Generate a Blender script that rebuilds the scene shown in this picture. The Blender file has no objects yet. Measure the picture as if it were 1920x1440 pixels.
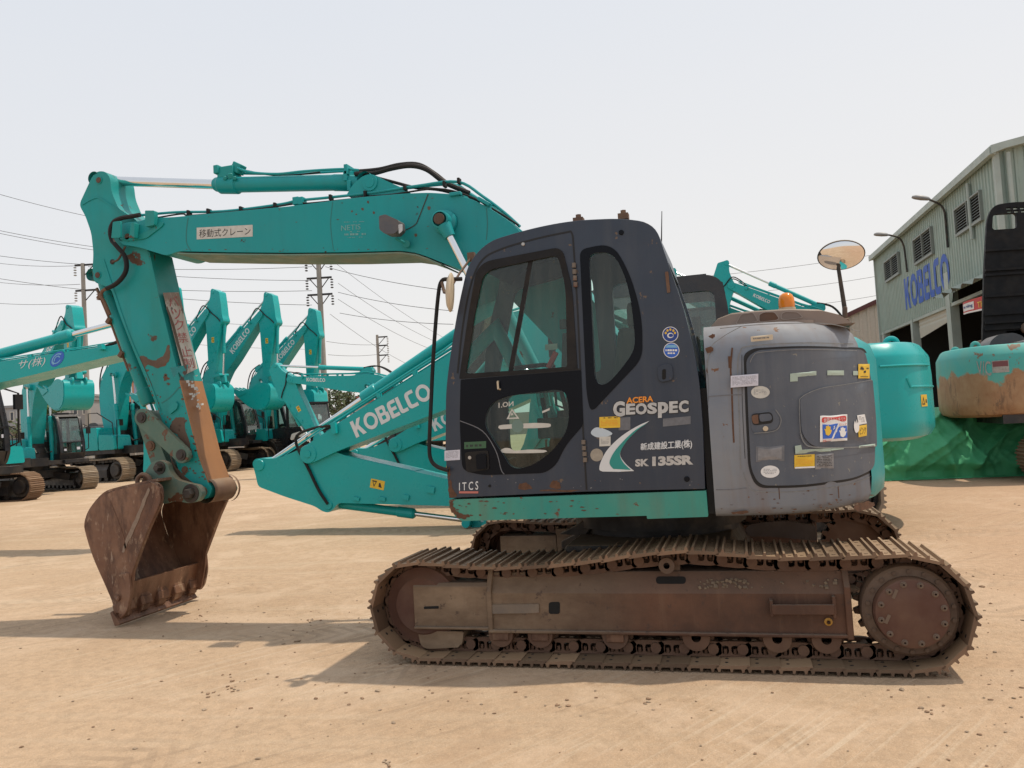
import bpy, bmesh, math, random
from mathutils import Vector, Matrix, geometry, noise
random.seed(7)
SC = bpy.context.scene
COL = SC.collection
R = math.radians

# ------------------------------------------------------------------ camera, sky, sun
CAM = Vector((0.7327, -5.1085, 1.6112))
YAW, PIT, ROL, FPX = -0.273771582, 0.0462520945, -0.0584820678, 1502.97331
FW = Vector((math.sin(YAW)*math.cos(PIT), math.cos(YAW)*math.cos(PIT), math.sin(PIT)))
_r0 = Vector((math.cos(YAW), -math.sin(YAW), 0)); _u0 = _r0.cross(FW)
RT = math.cos(ROL)*_r0 + math.sin(ROL)*_u0
UP = -math.sin(ROL)*_r0 + math.cos(ROL)*_u0
cd = bpy.data.cameras.new('camera'); cam = bpy.data.objects.new('camera', cd); COL.objects.link(cam)
cd.sensor_fit = 'HORIZONTAL'; cd.sensor_width = 36; cd.lens = FPX/1920*36
cd.clip_start = 0.1; cd.clip_end = 3000
M = Matrix(((RT.x, UP.x, -FW.x), (RT.y, UP.y, -FW.y), (RT.z, UP.z, -FW.z)))
cam.matrix_world = Matrix.Translation(CAM) @ M.to_4x4()
SC.camera = cam

SUN = Vector((0.41, 0.175, 1.0)).normalized()
w = bpy.data.worlds.new("World"); SC.world = w; w.use_nodes = True
nt = w.node_tree; bg = nt.nodes['Background']
sky = nt.nodes.new('ShaderNodeTexSky'); sky.sky_type = 'NISHITA'; sky.sun_disc = False
sky.sun_elevation = math.asin(SUN.z); sky.sun_rotation = math.atan2(SUN.x, SUN.y)
sky.air_density = 1.0; sky.dust_density = 4.0; sky.ozone_density = 1.0
mx = nt.nodes.new('ShaderNodeMix'); mx.data_type = 'RGBA'; mx.inputs[0].default_value = 0.86
# the white veil of a hazy day: warm and bright low down and towards the sun, bluer overhead, faintly uneven
tc = nt.nodes.new('ShaderNodeTexCoord'); dt = nt.nodes.new('ShaderNodeVectorMath'); dt.operation = 'DOT_PRODUCT'; dt.inputs[1].default_value = (0.10, 0.16, -0.98)
nt.links.new(tc.outputs['Generated'], dt.inputs[0])
nz = nt.nodes.new('ShaderNodeTexNoise'); nz.inputs['Scale'].default_value = 2.2; nz.inputs['Detail'].default_value = 4
mp_ = nt.nodes.new('ShaderNodeMapping'); mp_.inputs[3].default_value = (1, 1, 3.5); nt.links.new(tc.outputs['Generated'], mp_.inputs[0]); nt.links.new(mp_.outputs[0], nz.inputs[0])
ad = nt.nodes.new('ShaderNodeMath'); ad.operation = 'MULTIPLY_ADD'; ad.inputs[1].default_value = 0.12; nt.links.new(nz.outputs[0], ad.inputs[0]); nt.links.new(dt.outputs['Value'], ad.inputs[2])
cr = nt.nodes.new('ShaderNodeMapRange'); cr.inputs[1].default_value = -0.50; cr.inputs[2].default_value = 0.20; nt.links.new(ad.outputs[0], cr.inputs[0])
vm = nt.nodes.new('ShaderNodeMix'); vm.data_type = 'RGBA'; vm.inputs[6].default_value = (7.45, 7.9, 8.6, 1); vm.inputs[7].default_value = (9.3, 8.95, 8.5, 1)
nt.links.new(cr.outputs[0], vm.inputs[0]); nt.links.new(vm.outputs[2], mx.inputs[7])
nt.links.new(sky.outputs[0], mx.inputs[6]); nt.links.new(mx.outputs[2], bg.inputs[0])
bg.inputs[1].default_value = 0.1
sl = bpy.data.lights.new('sun', 'SUN'); sl.energy = 2.9; sl.angle = R(0.7); sl.color = (1.0, 0.91, 0.77)
so = bpy.data.objects.new('sun', sl); COL.objects.link(so)
so.rotation_euler = SUN.to_track_quat('Z', 'Y').to_euler()
SC.view_settings.view_transform = 'Standard'; SC.view_settings.look = 'None'
SC.view_settings.exposure = 0.10; SC.view_settings.gamma = 1.0
SC.cycles.max_bounces = 8; SC.cycles.transparent_max_bounces = 16
try: SC.cycles.use_denoising = True
except Exception: pass

# ------------------------------------------------------------------ helpers: pixels of the photograph (1920 wide) to places
def ray(u, v): return FW + RT*((u-960)/FPX) - UP*((v-720)/FPX)
def uY(u, v, Y):
    d = ray(u, v); return CAM + d*((Y-CAM.y)/d.y)
def uZ(u, v, Z=0.0):
    d = ray(u, v); return CAM + d*((Z-CAM.z)/d.z)
def uN(u, v, p0, n):
    d = ray(u, v); return CAM + d*((p0-CAM).dot(n)/d.dot(n))
def uD(u, v, dist): return CAM + ray(u, v)*dist
def planeY(Y):
    return lambda u, v, off=0.0: uY(u, v, Y) + Vector((0, -off, 0))
def planeN(p0, n):
    return lambda u, v, off=0.0: uN(u, v, p0, n) + n*off
def pxz(pts, Y): return [(p.x, p.z) for p in (uY(u, v, Y) for u, v in pts)]

def rounded(pts, r, n=5):
    out = []; N = len(pts)
    for i in range(N):
        q = pts[i]; p = Vector(q[:2]); rr = q[2] if len(q) > 2 else r
        a = Vector(pts[i-1][:2])-p; b = Vector(pts[(i+1) % N][:2])-p
        la, lb = a.length, b.length
        if rr <= 0 or la < 1e-6 or lb < 1e-6: out.append((p.x, p.y)); continue
        k = min(rr, la*.48, lb*.48); A = p+a*(k/la); B = p+b*(k/lb)
        for j in range(n+1):
            t = j/n; z = A*(1-t)**2 + p*(2*t*(1-t)) + B*t*t; out.append((z.x, z.y))
    return out
def smooth(pts, n=6, closed=False):
    P = [Vector(p) for p in pts]; N = len(P); out = []
    for i in range(N if closed else N-1):
        if closed: a, b, c, d = P[i-1], P[i], P[(i+1) % N], P[(i+2) % N]
        else: a, b, c, d = P[max(i-1, 0)], P[i], P[i+1], P[min(i+2, N-1)]
        for j in range(n):
            t = j/n
            out.append(.5*((2*b)+(c-a)*t+(2*a-5*b+4*c-d)*t*t+(3*b-a-3*c+d)*t**3))
    if not closed: out.append(P[-1])
    return [tuple(p) for p in out]
def ellipse(cx, cy, rx, ry, n=28, rot=0):
    c, s = math.cos(rot), math.sin(rot); o = []
    for i in range(n):
        a = 2*math.pi*i/n; x, y = rx*math.cos(a), ry*math.sin(a); o.append((cx+x*c-y*s, cy+x*s+y*c))
    return o
def inside(p, loops):
    x, y = p; c = False
    for L in loops:
        j = len(L)-1
        for i in range(len(L)):
            xi, yi = L[i]; xj, yj = L[j]
            if (yi > y) != (yj > y) and x < (xj-xi)*(y-yi)/(yj-yi)+xi: c = not c
            j = i
    return c
def tri2d(loops, extra=()):
    vs = []; ed = []
    for L in loops:
        b = len(vs); vs += [Vector(p[:2]) for p in L]
        ed += [(b+i, b+(i+1) % len(L)) for i in range(len(L))]
    vs += [Vector(p) for p in extra]
    ov, oe, of, *_ = geometry.delaunay_2d_cdt(vs, ed, [], 0, 1e-7)
    tr = []
    for f in of:
        c = sum((ov[i] for i in f), Vector((0, 0)))/len(f)
        if inside((c.x, c.y), loops): tr.append(tuple(f))
    return [(p.x, p.y) for p in ov], tr

def frames(pts):
    T = []
    for i in range(len(pts)):
        t = (pts[min(i+1, len(pts)-1)]-pts[max(i-1, 0)]); T.append(t.normalized() if t.length > 1e-9 else Vector((0, 0, 1)))
    up = Vector((0, 0, 1)) if abs(T[0].z) < .9 else Vector((1, 0, 0))
    n = T[0].cross(up).normalized(); F = []
    for i, t in enumerate(T):
        n = (n - t*n.dot(t)).normalized(); F.append((t, n, t.cross(n)))
    return F

class MB:
    def __init__(s): s.v = []; s.f = []; s.m = []
    def add(s, vs, fs, mi=0):
        b = len(s.v); s.v += [tuple(v) for v in vs]
        for f in fs: s.f.append(tuple(b+i for i in f)); s.m.append(mi)
    def box(s, c, d, mi=0, rot=None):
        c = Vector(c); hx, hy, hz = d[0]/2, d[1]/2, d[2]/2
        vs = [Vector((x, y, z)) for x in (-hx, hx) for y in (-hy, hy) for z in (-hz, hz)]
        if rot is not None: vs = [rot @ v for v in vs]
        s.add([c+v for v in vs], [(0, 1, 3, 2), (4, 6, 7, 5), (0, 4, 5, 1), (2, 3, 7, 6), (0, 2, 6, 4), (1, 5, 7, 3)], mi)
    def bar(s, a, b, wy, hz, mi=0):
        a, b = Vector(a), Vector(b); t = (b-a); L = t.length; t.normalize()
        up = Vector((0, 0, 1)) if abs(t.z) < .99 else Vector((0, 1, 0))
        y = up.cross(t).normalized(); z = t.cross(y)
        s.box((a+b)/2, (L, wy, hz), mi, Matrix((t, y, z)).transposed())
    def prism(s, loops, y0, y1, mi=0, f=None, mside=None, caps=(1, 1), extra=()):
        """2-D loops (even-odd) pushed from y0 to y1; f maps (a, b, y) to 3-D."""
        if loops and not hasattr(loops[0][0], '__len__'): loops = [loops]
        f = f or (lambda a, b, y: (a, y, b)); mside = mi if mside is None else mside
        V, T = tri2d(loops, extra)
        if caps[0]: s.add([f(a, b, y0) for a, b in V], T, mi)
        if caps[1]: s.add([f(a, b, y1) for a, b in V], [t[::-1] for t in T], mi)
        for L in loops:
            n = len(L); vs = [f(p[0], p[1], y0) for p in L]+[f(p[0], p[1], y1) for p in L]
            s.add(vs, [(i, (i+1) % n, n+(i+1) % n, n+i) for i in range(n)], mside)
    def surf(s, loops, fn, off, mi=0, step=0, thick=0):
        """loops in photograph pixels laid on a surface fn(u, v, off)."""
        if loops and not hasattr(loops[0][0], '__len__'): loops = [loops]
        ex = []
        if step:
            xs = [p[0] for L in loops for p in L]; ys = [p[1] for L in loops for p in L]
            x = min(xs)+step/2
            while x < max(xs):
                y = min(ys)+step/2
                while y < max(ys):
                    if inside((x, y), loops): ex.append((x, y))
                    y += step*1.7
                x += step
        V, T = tri2d(loops, ex)
        s.add([fn(a, b, off) for a, b in V], T, mi)
        if thick:
            for L in loops:
                n = len(L); s.add([fn(a, b, off) for a, b in L]+[fn(a, b, off-thick) for a, b in L],
                                  [(i, (i+1) % n, n+(i+1) % n, n+i) for i in range(n)], mi)
    def tube(s, pts, r, n=8, mi=0, caps=True):
        P = [Vector(p) for p in pts]; rs = r if hasattr(r, '__len__') else [r]*len(P)
        F = frames(P); vs = []; fs = []
        for (t, a, b), p, q in zip(F, P, rs):
            vs += [p+(a*math.cos(2*math.pi*k/n)+b*math.sin(2*math.pi*k/n))*q for k in range(n)]
        for i in range(len(P)-1):
            fs += [(i*n+k, i*n+(k+1) % n, (i+1)*n+(k+1) % n, (i+1)*n+k) for k in range(n)]
        if caps: fs += [tuple(range(n)), tuple((len(P)-1)*n+k for k in reversed(range(n)))]
        s.add(vs, fs, mi)
    def cyl(s, a, b, r, n=20, mi=0, r1=None): s.tube([a, b], [r, r if r1 is None else r1], n, mi)
    def lathe(s, prof, o, ax, n=32, mi=0):
        """prof = (distance along ax, radius)."""
        o = Vector(o); ax = Vector(ax).normalized()
        up = Vector((0, 0, 1)) if abs(ax.z) < .9 else Vector((1, 0, 0))
        a = ax.cross(up).normalized(); b = ax.cross(a); vs = []; fs = []
        for h, r in prof:
            vs += [o+ax*h+(a*math.cos(2*math.pi*k/n)+b*math.sin(2*math.pi*k/n))*max(r, 1e-5) for k in range(n)]
        for i in range(len(prof)-1):
            fs += [(i*n+k, i*n+(k+1) % n, (i+1)*n+(k+1) % n, (i+1)*n+k) for k in range(n)]
        s.add(vs, fs, mi)
    def grid(s, rows, mi=0, closed=False):
        m = len(rows[0]); vs = [p for r in rows for p in r]; fs = []
        for i in range(len(rows)-1):
            for j in range(m if closed else m-1):
                k = (j+1) % m; fs.append((i*m+j, i*m+k, (i+1)*m+k, (i+1)*m+j))
        s.add(vs, fs, mi)
    def mesh(s, name, mats, smooth_deg=35, weld=True):
        me = bpy.data.meshes.new(name); me.from_pydata(s.v, [], s.f)
        for m in (mats if isinstance(mats, (list, tuple)) else [mats]): me.materials.append(m)
        me.polygons.foreach_set('material_index', s.m)
        bm = bmesh.new(); bm.from_mesh(me)
        if weld: bmesh.ops.remove_doubles(bm, verts=bm.verts, dist=1e-5)
        bmesh.ops.recalc_face_normals(bm, faces=bm.faces); bm.to_mesh(me); bm.free()
        if smooth_deg:
            me.polygons.foreach_set('use_smooth', [True]*len(me.polygons)); me.set_sharp_from_angle(angle=R(smooth_deg))
        me.update(); return me
    def build(s, name, mats, parent=None, smooth_deg=35, bevel=0, weld=True):
        return link(name, s.mesh(name, mats, smooth_deg, weld), parent, bevel)

def link(name, me, parent=None, bevel=0):
    o = bpy.data.objects.new(name, me); COL.objects.link(o)
    if parent is not None:
        o.parent = parent
        rt = parent
        while rt.parent: rt = rt.parent
        if parent is rt and rt.get('worldkids'): o.matrix_parent_inverse = Matrix.Translation(rt.location).inverted()
    if bevel:
        b = o.modifiers.new('bevel', 'BEVEL'); b.width = bevel; b.segments = 2; b.limit_method = 'ANGLE'; b.angle_limit = R(40)
        b.harden_normals = False
    return o
def empty(name, loc, rz=0, world=False):
    o = bpy.data.objects.new(name, None); COL.objects.link(o); o.location = loc; o.rotation_euler = (0, 0, rz)
    o.empty_display_size = .2
    if world: o['worldkids'] = 1
    return o
def tag(o, label=None, cat=None, group=None, kind=None):
    if label: o['label'] = label
    if cat: o['category'] = cat
    if group: o['group'] = group
    if kind: o['kind'] = kind
    return o
def copy_tree(o, parent=None):
    c = o.copy(); COL.objects.link(c)
    if parent is not None: c.parent = parent
    for ch in list(o.children): copy_tree(ch, c)
    return c

# ------------------------------------------------------------------ lettering
_tx = {}
def text2d(s, bold=0.0):
    k = (s, bold)
    if k not in _tx:
        c = bpy.data.curves.new('t', 'FONT'); c.body = s; c.offset = bold; c.resolution_u = 3
        o = bpy.data.objects.new('t', c); COL.objects.link(o)
        dg = bpy.context.evaluated_depsgraph_get(); me = bpy.data.meshes.new_from_object(o.evaluated_get(dg))
        V = [(v.co.x, v.co.y) for v in me.vertices]; F = [tuple(p.vertices) for p in me.polygons]
        bpy.data.objects.remove(o); bpy.data.curves.remove(c); bpy.data.meshes.remove(me)
        x0, x1 = min(v[0] for v in V), max(v[0] for v in V); y0, y1 = min(v[1] for v in V), max(v[1] for v in V)
        _tx[k] = ([((x-x0)/(x1-x0), (y-y0)/(y1-y0)) for x, y in V], F)
    return _tx[k]
def quadmap(tl, tr, br, bl):
    def f(a, b):
        t = (tl[0]+(tr[0]-tl[0])*a, tl[1]+(tr[1]-tl[1])*a); q = (bl[0]+(br[0]-bl[0])*a, bl[1]+(br[1]-bl[1])*a)
        return (q[0]+(t[0]-q[0])*b, q[1]+(t[1]-q[1])*b)
    return f
def text_on(mb, s, quad, fn, off, mi, bold=0.0):
    V, F = text2d(s, bold); q = quadmap(*quad)
    mb.add([fn(*q(a, b), off) for a, b in V], F, mi)
def rect(x0, y0, x1, y1, tilt=0):
    """quad with the right side lifted by tilt pixels"""
    return ((x0, y0), (x1, y0-tilt), (x1, y1-tilt), (x0, y1))
def _ring(cx, cy, rx, ry, t): return [ellipse(cx, cy, rx, ry, 26), ellipse(cx, cy, rx-t, ry-t, 26)]
GLYPH = {
 'K': (.84, [[(0, 0), (.25, 0), (.25, .33), (.34, .44), (.56, 0), (.84, 0), (.52, .62), (.82, 1), (.53, 1), (.25, .62), (.25, 1), (0, 1)]]),
 'O': (1.0, _ring(.5, .5, .5, .5, .21)),
 'B': (.78, [rounded([(0, 0, 0), (.78, 0, .26), (.78, .53, .2), (.64, .54, .02), (.72, 1, .24), (0, 1, 0)], .1),
             rounded([(.24, .19), (.52, .19), (.52, .43), (.24, .43)], .08), rounded([(.24, .6), (.47, .6), (.47, .81), (.24, .81)], .08)]),
 'E': (.64, [rounded([(0, 0, .1), (.64, 0, 0), (.64, .2, 0), (.25, .2, .03), (.25, .4, 0), (.58, .4, 0), (.58, .6, 0), (.25, .6, 0), (.25, .8, .03), (.64, .8, 0), (.64, 1, 0), (0, 1, .3)], 0)]),
 'L': (.58, [rounded([(0, 0, .22), (.58, 0, 0), (.58, .2, 0), (.25, .2, .06), (.25, 1, 0), (0, 1, 0)], 0)]),
 'C': (.7, [rounded([(0, 0, .3), (.7, 0, 0), (.7, .2, 0), (.25, .2, .12), (.25, .8, .12), (.66, .8, 0), (.66, 1, 0), (0, 1, .3)], 0)]),
}
def logo_tris():
    x = 0; out = []
    for ch in 'KOBELCO':
        wd, L = GLYPH[ch]; V, T = tri2d(L); out.append(([(a+x, b) for a, b in V], T)); x += wd+.07
    return out, x-.07
LOGO, LOGO_W = logo_tris()
def logo_on(mb, fmap, mi):
    """fmap(a, b) with a, b in 0..1"""
    for V, T in LOGO: mb.add([fmap(a/LOGO_W, b) for a, b in V], T, mi)

# ------------------------------------------------------------------ materials
def rgb(r, g, b):
    return tuple(((c/255)/12.92 if c/255 <= .04045 else ((c/255+.055)/1.055)**2.4) for c in (r, g, b))
class NT:
    def __init__(s, name):
        s.mat = bpy.data.materials.new(name); s.mat.use_nodes = True; s.t = s.mat.node_tree
        s.p = s.t.nodes['Principled BSDF']; s.co = s.t.nodes.new('ShaderNodeTexCoord')
    def n(s, k, **kw):
        x = s.t.nodes.new(k)
        for a, b in kw.items(): setattr(x, a, b)
        return x
    def l(s, a, b): s.t.links.new(a, b)
    def noise(s, scale, detail=4, rough=.55, stretch=None, dist=0, seed=0):
        v = s.co.outputs['Object']
        mp = s.n('ShaderNodeMapping'); s.l(v, mp.inputs[0]); mp.inputs[1].default_value = (seed*3.7, seed*1.3, seed*2.1)
        if stretch: mp.inputs[3].default_value = stretch
        x = s.n('ShaderNodeTexNoise'); x.inputs['Scale'].default_value = scale; x.inputs['Detail'].default_value = detail
        x.inputs['Roughness'].default_value = rough; x.inputs['Distortion'].default_value = dist
        s.l(mp.outputs[0], x.inputs[0]); return x.outputs[0]
    def ramp(s, v, a, b, ca=0.0, cb=1.0):
        x = s.n('ShaderNodeMapRange'); x.inputs[1].default_value = a; x.inputs[2].default_value = b
        x.inputs[3].default_value = ca; x.inputs[4].default_value = cb; s.l(v, x.inputs[0]); return x.outputs[0]
    def math(s, op, a, b):
        x = s.n('ShaderNodeMath', operation=op)
        for i, q in enumerate((a, b)):
            if isinstance(q, (int, float)): x.inputs[i].default_value = q
            else: s.l(q, x.inputs[i])
        x.use_clamp = op == 'MULTIPLY'; return x.outputs[0]
    def mix(s, fac, a, b):
        x = s.n('ShaderNodeMix', data_type='RGBA')
        for i, q in ((0, fac), (6, a), (7, b)):
            if isinstance(q, (int, float)): x.inputs[i].default_value = q
            elif isinstance(q, tuple): x.inputs[i].default_value = (*q[:3], 1)
            else: s.l(q, x.inputs[i])
        return x.outputs[2]
    def bump(s, h, strength=.3, dist=.01):
        x = s.n('ShaderNodeBump'); x.inputs['Strength'].default_value = strength; x.inputs['Distance'].default_value = dist
        s.l(h, x.inputs['Height']); s.l(x.outputs[0], s.p.inputs['Normal'])
    def col(s, c):
        if isinstance(c, tuple): s.p.inputs['Base Color'].default_value = (*c[:3], 1)
        else: s.l(c, s.p.inputs['Base Color'])
    def set(s, rough=.5, metal=0, spec=.5):
        if isinstance(rough, (int, float)): s.p.inputs['Roughness'].default_value = rough
        else: s.l(rough, s.p.inputs['Roughness'])
        s.p.inputs['Metallic'].default_value = metal; s.p.inputs['Specular IOR Level'].default_value = spec
    def dust_up(s):
        g = s.n('ShaderNodeNewGeometry'); x = s.n('ShaderNodeSeparateXYZ'); s.l(g.outputs['Normal'], x.inputs[0]); return x.outputs[2]
DUST = rgb(172, 145, 112); RUST = rgb(104, 62, 38); RUSTD = rgb(62, 40, 28)
def flat(name, c, rough=.5, metal=0, var=.08, scale=6):
    k = NT(name); d = tuple(x*(1-var*2) for x in c); u = tuple(min(1, x*(1+var)) for x in c)
    k.col(k.mix(k.noise(scale), d, u)); k.set(rough, metal); return k.mat
def paint(name, c, rough=.4, chip=.0, chipc=RUSTD, stain=.0, stainc=RUST, dust=.15, scale=4.0, streak=.0, fade=None, seed=0, chips_scale=9, spec=.5):
    k = NT(name)
    c2 = fade or tuple(x*.82 for x in c)
    base = k.mix(k.ramp(k.noise(1.3, 5, .6, seed=seed), .35, .68), c, c2)
    if dust:
        up = k.ramp(k.dust_up(), .15, .9, 0, .75)
        n = k.ramp(k.noise(scale, 6, .65, seed=seed+2), .45, .8, 0, dust)
        base = k.mix(k.math('MAXIMUM', n, k.math('MULTIPLY', up, min(1, dust*2.2))), base, DUST)
    if streak:
        n = k.ramp(k.noise(9, 5, .6, (1, 1, .07), seed=seed+3), .48, .72, 0, streak); base = k.mix(n, base, stainc)
    if stain:
        n = k.ramp(k.noise(2.1, 8, .68, seed=seed+4), .66-stain*.35, .72-stain*.3, 0, .85); base = k.mix(n, base, stainc)
    r = k.ramp(k.noise(7, 4, seed=seed+1), .3, .7, rough*.8, min(1, rough*1.25))
    if chip:
        n = k.ramp(k.noise(chips_scale, 7, .62, seed=seed+6), .665-chip*.3, .68-chip*.3); base = k.mix(n, base, chipc)
        k.bump(n, .25, -.004)
    else: k.bump(k.noise(38, 2, seed=seed), .04, .004)
    k.col(base); k.set(r, 0, spec); return k.mat
def glass(name, tint, rough=.02, refl=.16, dirt=.12):
    k = NT(name); out = k.t.nodes['Material Output']
    tr = k.n('ShaderNodeBsdfTransparent'); tr.inputs[0].default_value = (*tint, 1)
    gl = k.n('ShaderNodeBsdfGlossy'); gl.inputs['Roughness'].default_value = rough; gl.inputs[0].default_value = (.9, .95, .93, 1)
    fr = k.n('ShaderNodeFresnel'); fr.inputs[0].default_value = 1.5
    m1 = k.n('ShaderNodeMixShader'); k.l(k.math('MULTIPLY', fr.outputs[0], refl/.05), m1.inputs[0]); k.l(tr.outputs[0], m1.inputs[1]); k.l(gl.outputs[0], m1.inputs[2])
    df = k.n('ShaderNodeBsdfDiffuse'); df.inputs[0].default_value = (.42, .42, .36, 1)
    m2 = k.n('ShaderNodeMixShader'); k.l(k.ramp(k.noise(9, 8, .72, (2.2, 2.2, .22)), .40, .75, dirt*.3, dirt*3.5), m2.inputs[0]); k.l(m1.outputs[0], m2.inputs[1]); k.l(df.outputs[0], m2.inputs[2])
    k.l(m2.outputs[0], out.inputs[0]); return k.mat

TEAL = (.006, .36, .358)
MT = {}
MT['teal_new'] = paint('teal_paint_new', TEAL, .3, dust=.03, fade=(.010, .335, .335), spec=.32)
MT['teal_old'] = paint('teal_paint_worn', (.006, .288, .30), .4, chip=.012, dust=.02, fade=(.014, .27, .28), chips_scale=5, spec=.3, streak=.12, stainc=(.03, .12, .11))
MT['teal_arm'] = paint('teal_paint_chipped', (.008, .282, .285), .42, chip=.17, dust=.03, fade=(.014, .24, .215), chipc=rgb(84, 60, 44), chips_scale=4.2, seed=3, spec=.3, streak=.2, stainc=(.05, .10, .075))
MT['teal_skirt'] = paint('teal_paint_rusting', (.02, .24, .20), .5, chip=.12, dust=.1, fade=(.05, .27, .20), chipc=rgb(96, 64, 42), streak=.25, seed=5)
MT['navy'] = paint('navy_paint_faded', (.017, .027, .047), .36, chip=.012, dust=.02, fade=(.025, .037, .060), streak=.22, stainc=(.085, .088, .09), chipc=rgb(96, 80, 66), chips_scale=12)
MT['navy_low'] = MT['navy']
MT['greyblue'] = paint('greyblue_paint_chalked', (.145, .172, .215), .62, chip=.03, dust=.10, fade=(.215, .235, .26), streak=.32, stainc=rgb(110, 78, 52), chipc=rgb(110, 74, 46), seed=8)
MT['greydoor'] = paint('dark_grey_paint_scuffed', (.058, .072, .098), .5, chip=.012, dust=.05, fade=(.098, .113, .138), seed=9, streak=.5, stainc=(.125, .138, .155), chipc=rgb(120, 118, 112), chips_scale=16)
MT['hood'] = paint('brown_grey_hood', (.22, .172, .145), .6, dust=.2, fade=(.26, .205, .175), chip=.03, chipc=rgb(120, 62, 40))
MT['black'] = paint('black_trim', (.0045, .006, .010), .3, dust=.0, spec=.14)
MT['rubber'] = paint('black_rubber', (.012, .012, .013), .6, dust=.05, spec=.25)
MT['seam'] = flat('dark_seam', (.006, .006, .007), .6)
MT['chrome'] = flat('chrome_rod', (.75, .75, .74), .12, 1, .03)
MT['steel'] = flat('bare_steel', (.42, .40, .37), .35, .8)
MT['rust'] = paint('rusty_steel', (.150, .074, .042), .7, dust=.22, fade=(.085, .052, .036), stain=.2, stainc=rgb(74, 46, 32), seed=11)
k = NT('muddy_shaded_track_frame'); xs_ = k.n('ShaderNodeSeparateXYZ'); k.l(k.co.outputs['Object'], xs_.inputs[0])
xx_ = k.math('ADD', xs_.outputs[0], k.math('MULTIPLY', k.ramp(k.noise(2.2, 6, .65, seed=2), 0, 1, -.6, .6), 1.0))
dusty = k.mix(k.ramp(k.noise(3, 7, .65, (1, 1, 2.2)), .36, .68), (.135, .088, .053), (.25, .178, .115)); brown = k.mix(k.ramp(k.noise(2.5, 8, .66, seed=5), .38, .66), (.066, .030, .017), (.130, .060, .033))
cc_ = k.mix(k.ramp(xx_, -.75, .1), dusty, brown); cc_ = k.mix(k.ramp(k.noise(8, 6, .7, (1, 1, .12), seed=7), .56, .72, 0, .55), cc_, (.15, .085, .05)); cc_ = k.mix(k.ramp(k.dust_up(), .2, .8, 0, .55), cc_, (.20, .155, .115))  # tan dirt to dark brown, with the right end's shade put into colour
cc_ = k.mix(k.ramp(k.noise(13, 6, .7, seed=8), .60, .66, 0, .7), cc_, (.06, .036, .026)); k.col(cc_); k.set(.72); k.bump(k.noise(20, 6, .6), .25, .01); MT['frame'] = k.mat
MT['hubred'] = paint('red_brown_hub', (.095, .040, .025), .7, dust=.12, fade=(.078, .036, .025), seed=13)
MT['hubgrey'] = paint('grey_brown_drive', (.098, .062, .042), .7, dust=.16, fade=(.07, .043, .030), seed=14)
MT['shoe'] = paint('track_shoe_steel', (.185, .115, .070), .6, dust=.24, fade=(.130, .075, .045), stain=.3, stainc=rgb(98, 58, 36), seed=15)
_t = MT['shoe'].node_tree; _p = _t.nodes['Principled BSDF']; _src = _p.inputs['Base Color'].links[0].from_socket; _oi = _t.nodes.new('ShaderNodeObjectInfo'); _mr = _t.nodes.new('ShaderNodeMapRange'); _mr.inputs[3].default_value = .62; _mr.inputs[4].default_value = 1.35; _t.links.new(_oi.outputs['Random'], _mr.inputs[0])
_hs = _t.nodes.new('ShaderNodeHueSaturation'); _t.links.new(_src, _hs.inputs['Color']); _t.links.new(_mr.outputs[0], _hs.inputs['Value']); _t.links.new(_hs.outputs[0], _p.inputs['Base Color'])
MT['chain'] = paint('track_chain_steel', (.120, .060, .034), .66, dust=.13, fade=(.08, .042, .027), seed=16)
MT['dark'] = paint('dark_underbody', (.022, .020, .019), .7, dust=.2)
MT['darkhole'] = flat('dark_opening', (.008, .008, .008), .9)
k = NT('worn_bucket_steel'); c_ = k.mix(k.ramp(k.noise(1.6, 7, .62), .36, .66), (.125, .052, .027), (.235, .128, .078)); c_ = k.mix(k.ramp(k.noise(5, 8, .7, (1, 1, .35), seed=3), .48, .62, 0, .85), c_, (.070, .031, .018)); c_ = k.mix(k.ramp(k.noise(9, 8, .72, (1, 1, .45), seed=5), .57, .66, 0, .8), c_, (.35, .235, .155)); c_ = k.mix(k.ramp(k.noise(28, 4, .6, (1, 1, .2), seed=6), .66, .70, 0, .6), c_, (.36, .27, .2))
k.col(c_); k.set(k.ramp(k.noise(4, 5), .3, .7, .38, .7)); k.bump(k.noise(12, 7, .65), .35, .012); MT['bucket'] = k.mat
MT['armface'] = paint('orange_brown_bare_steel', (.35, .155, .052), .5, dust=.08, fade=(.27, .12, .045), streak=.3, stainc=rgb(96, 66, 46), seed=19)
MT['white'] = flat('white_paint', (.72, .72, .71), .45, 0, .04)
MT['letter'] = flat('white_lettering', (.64, .66, .67), .4, 0, .03)
MT['offwhite'] = flat('worn_white_vinyl', (.56, .55, .50), .5, 0, .15, 20)
MT['sign_worn'] = paint('rust_worn_sign', (.56, .54, .48), .55, dust=.2, fade=(.46, .43, .36), streak=.85, stainc=(.20, .11, .06), stain=.35, chip=.12, chipc=(.09, .055, .035), seed=77, chips_scale=7)
MT['edge_wear_light'] = flat('worn_lit_edge', (.21, .215, .215), .6, 0, .25, 40)  # pale tone for worn edges and the highlights painted along them
MT['paper'] = flat('lilac_paper_label', (.60, .60, .68), .6, 0, .1, 60)
MT['ink'] = flat('black_ink', (.02, .02, .022), .6)
MT['inkgrey'] = flat('grey_ink', (.22, .22, .24), .6)
MT['yellow'] = flat('yellow_vinyl', (.72, .46, .03), .45, 0, .08, 14)
MT['orange'] = flat('orange_vinyl', (.80, .28, .02), .4)
MT['red'] = flat('red_vinyl', (.55, .035, .03), .45)
MT['redink'] = flat('faded_red_ink', (.38, .09, .08), .6)
MT['blue'] = flat('blue_vinyl', (.02, .11, .50), .45)
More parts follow.
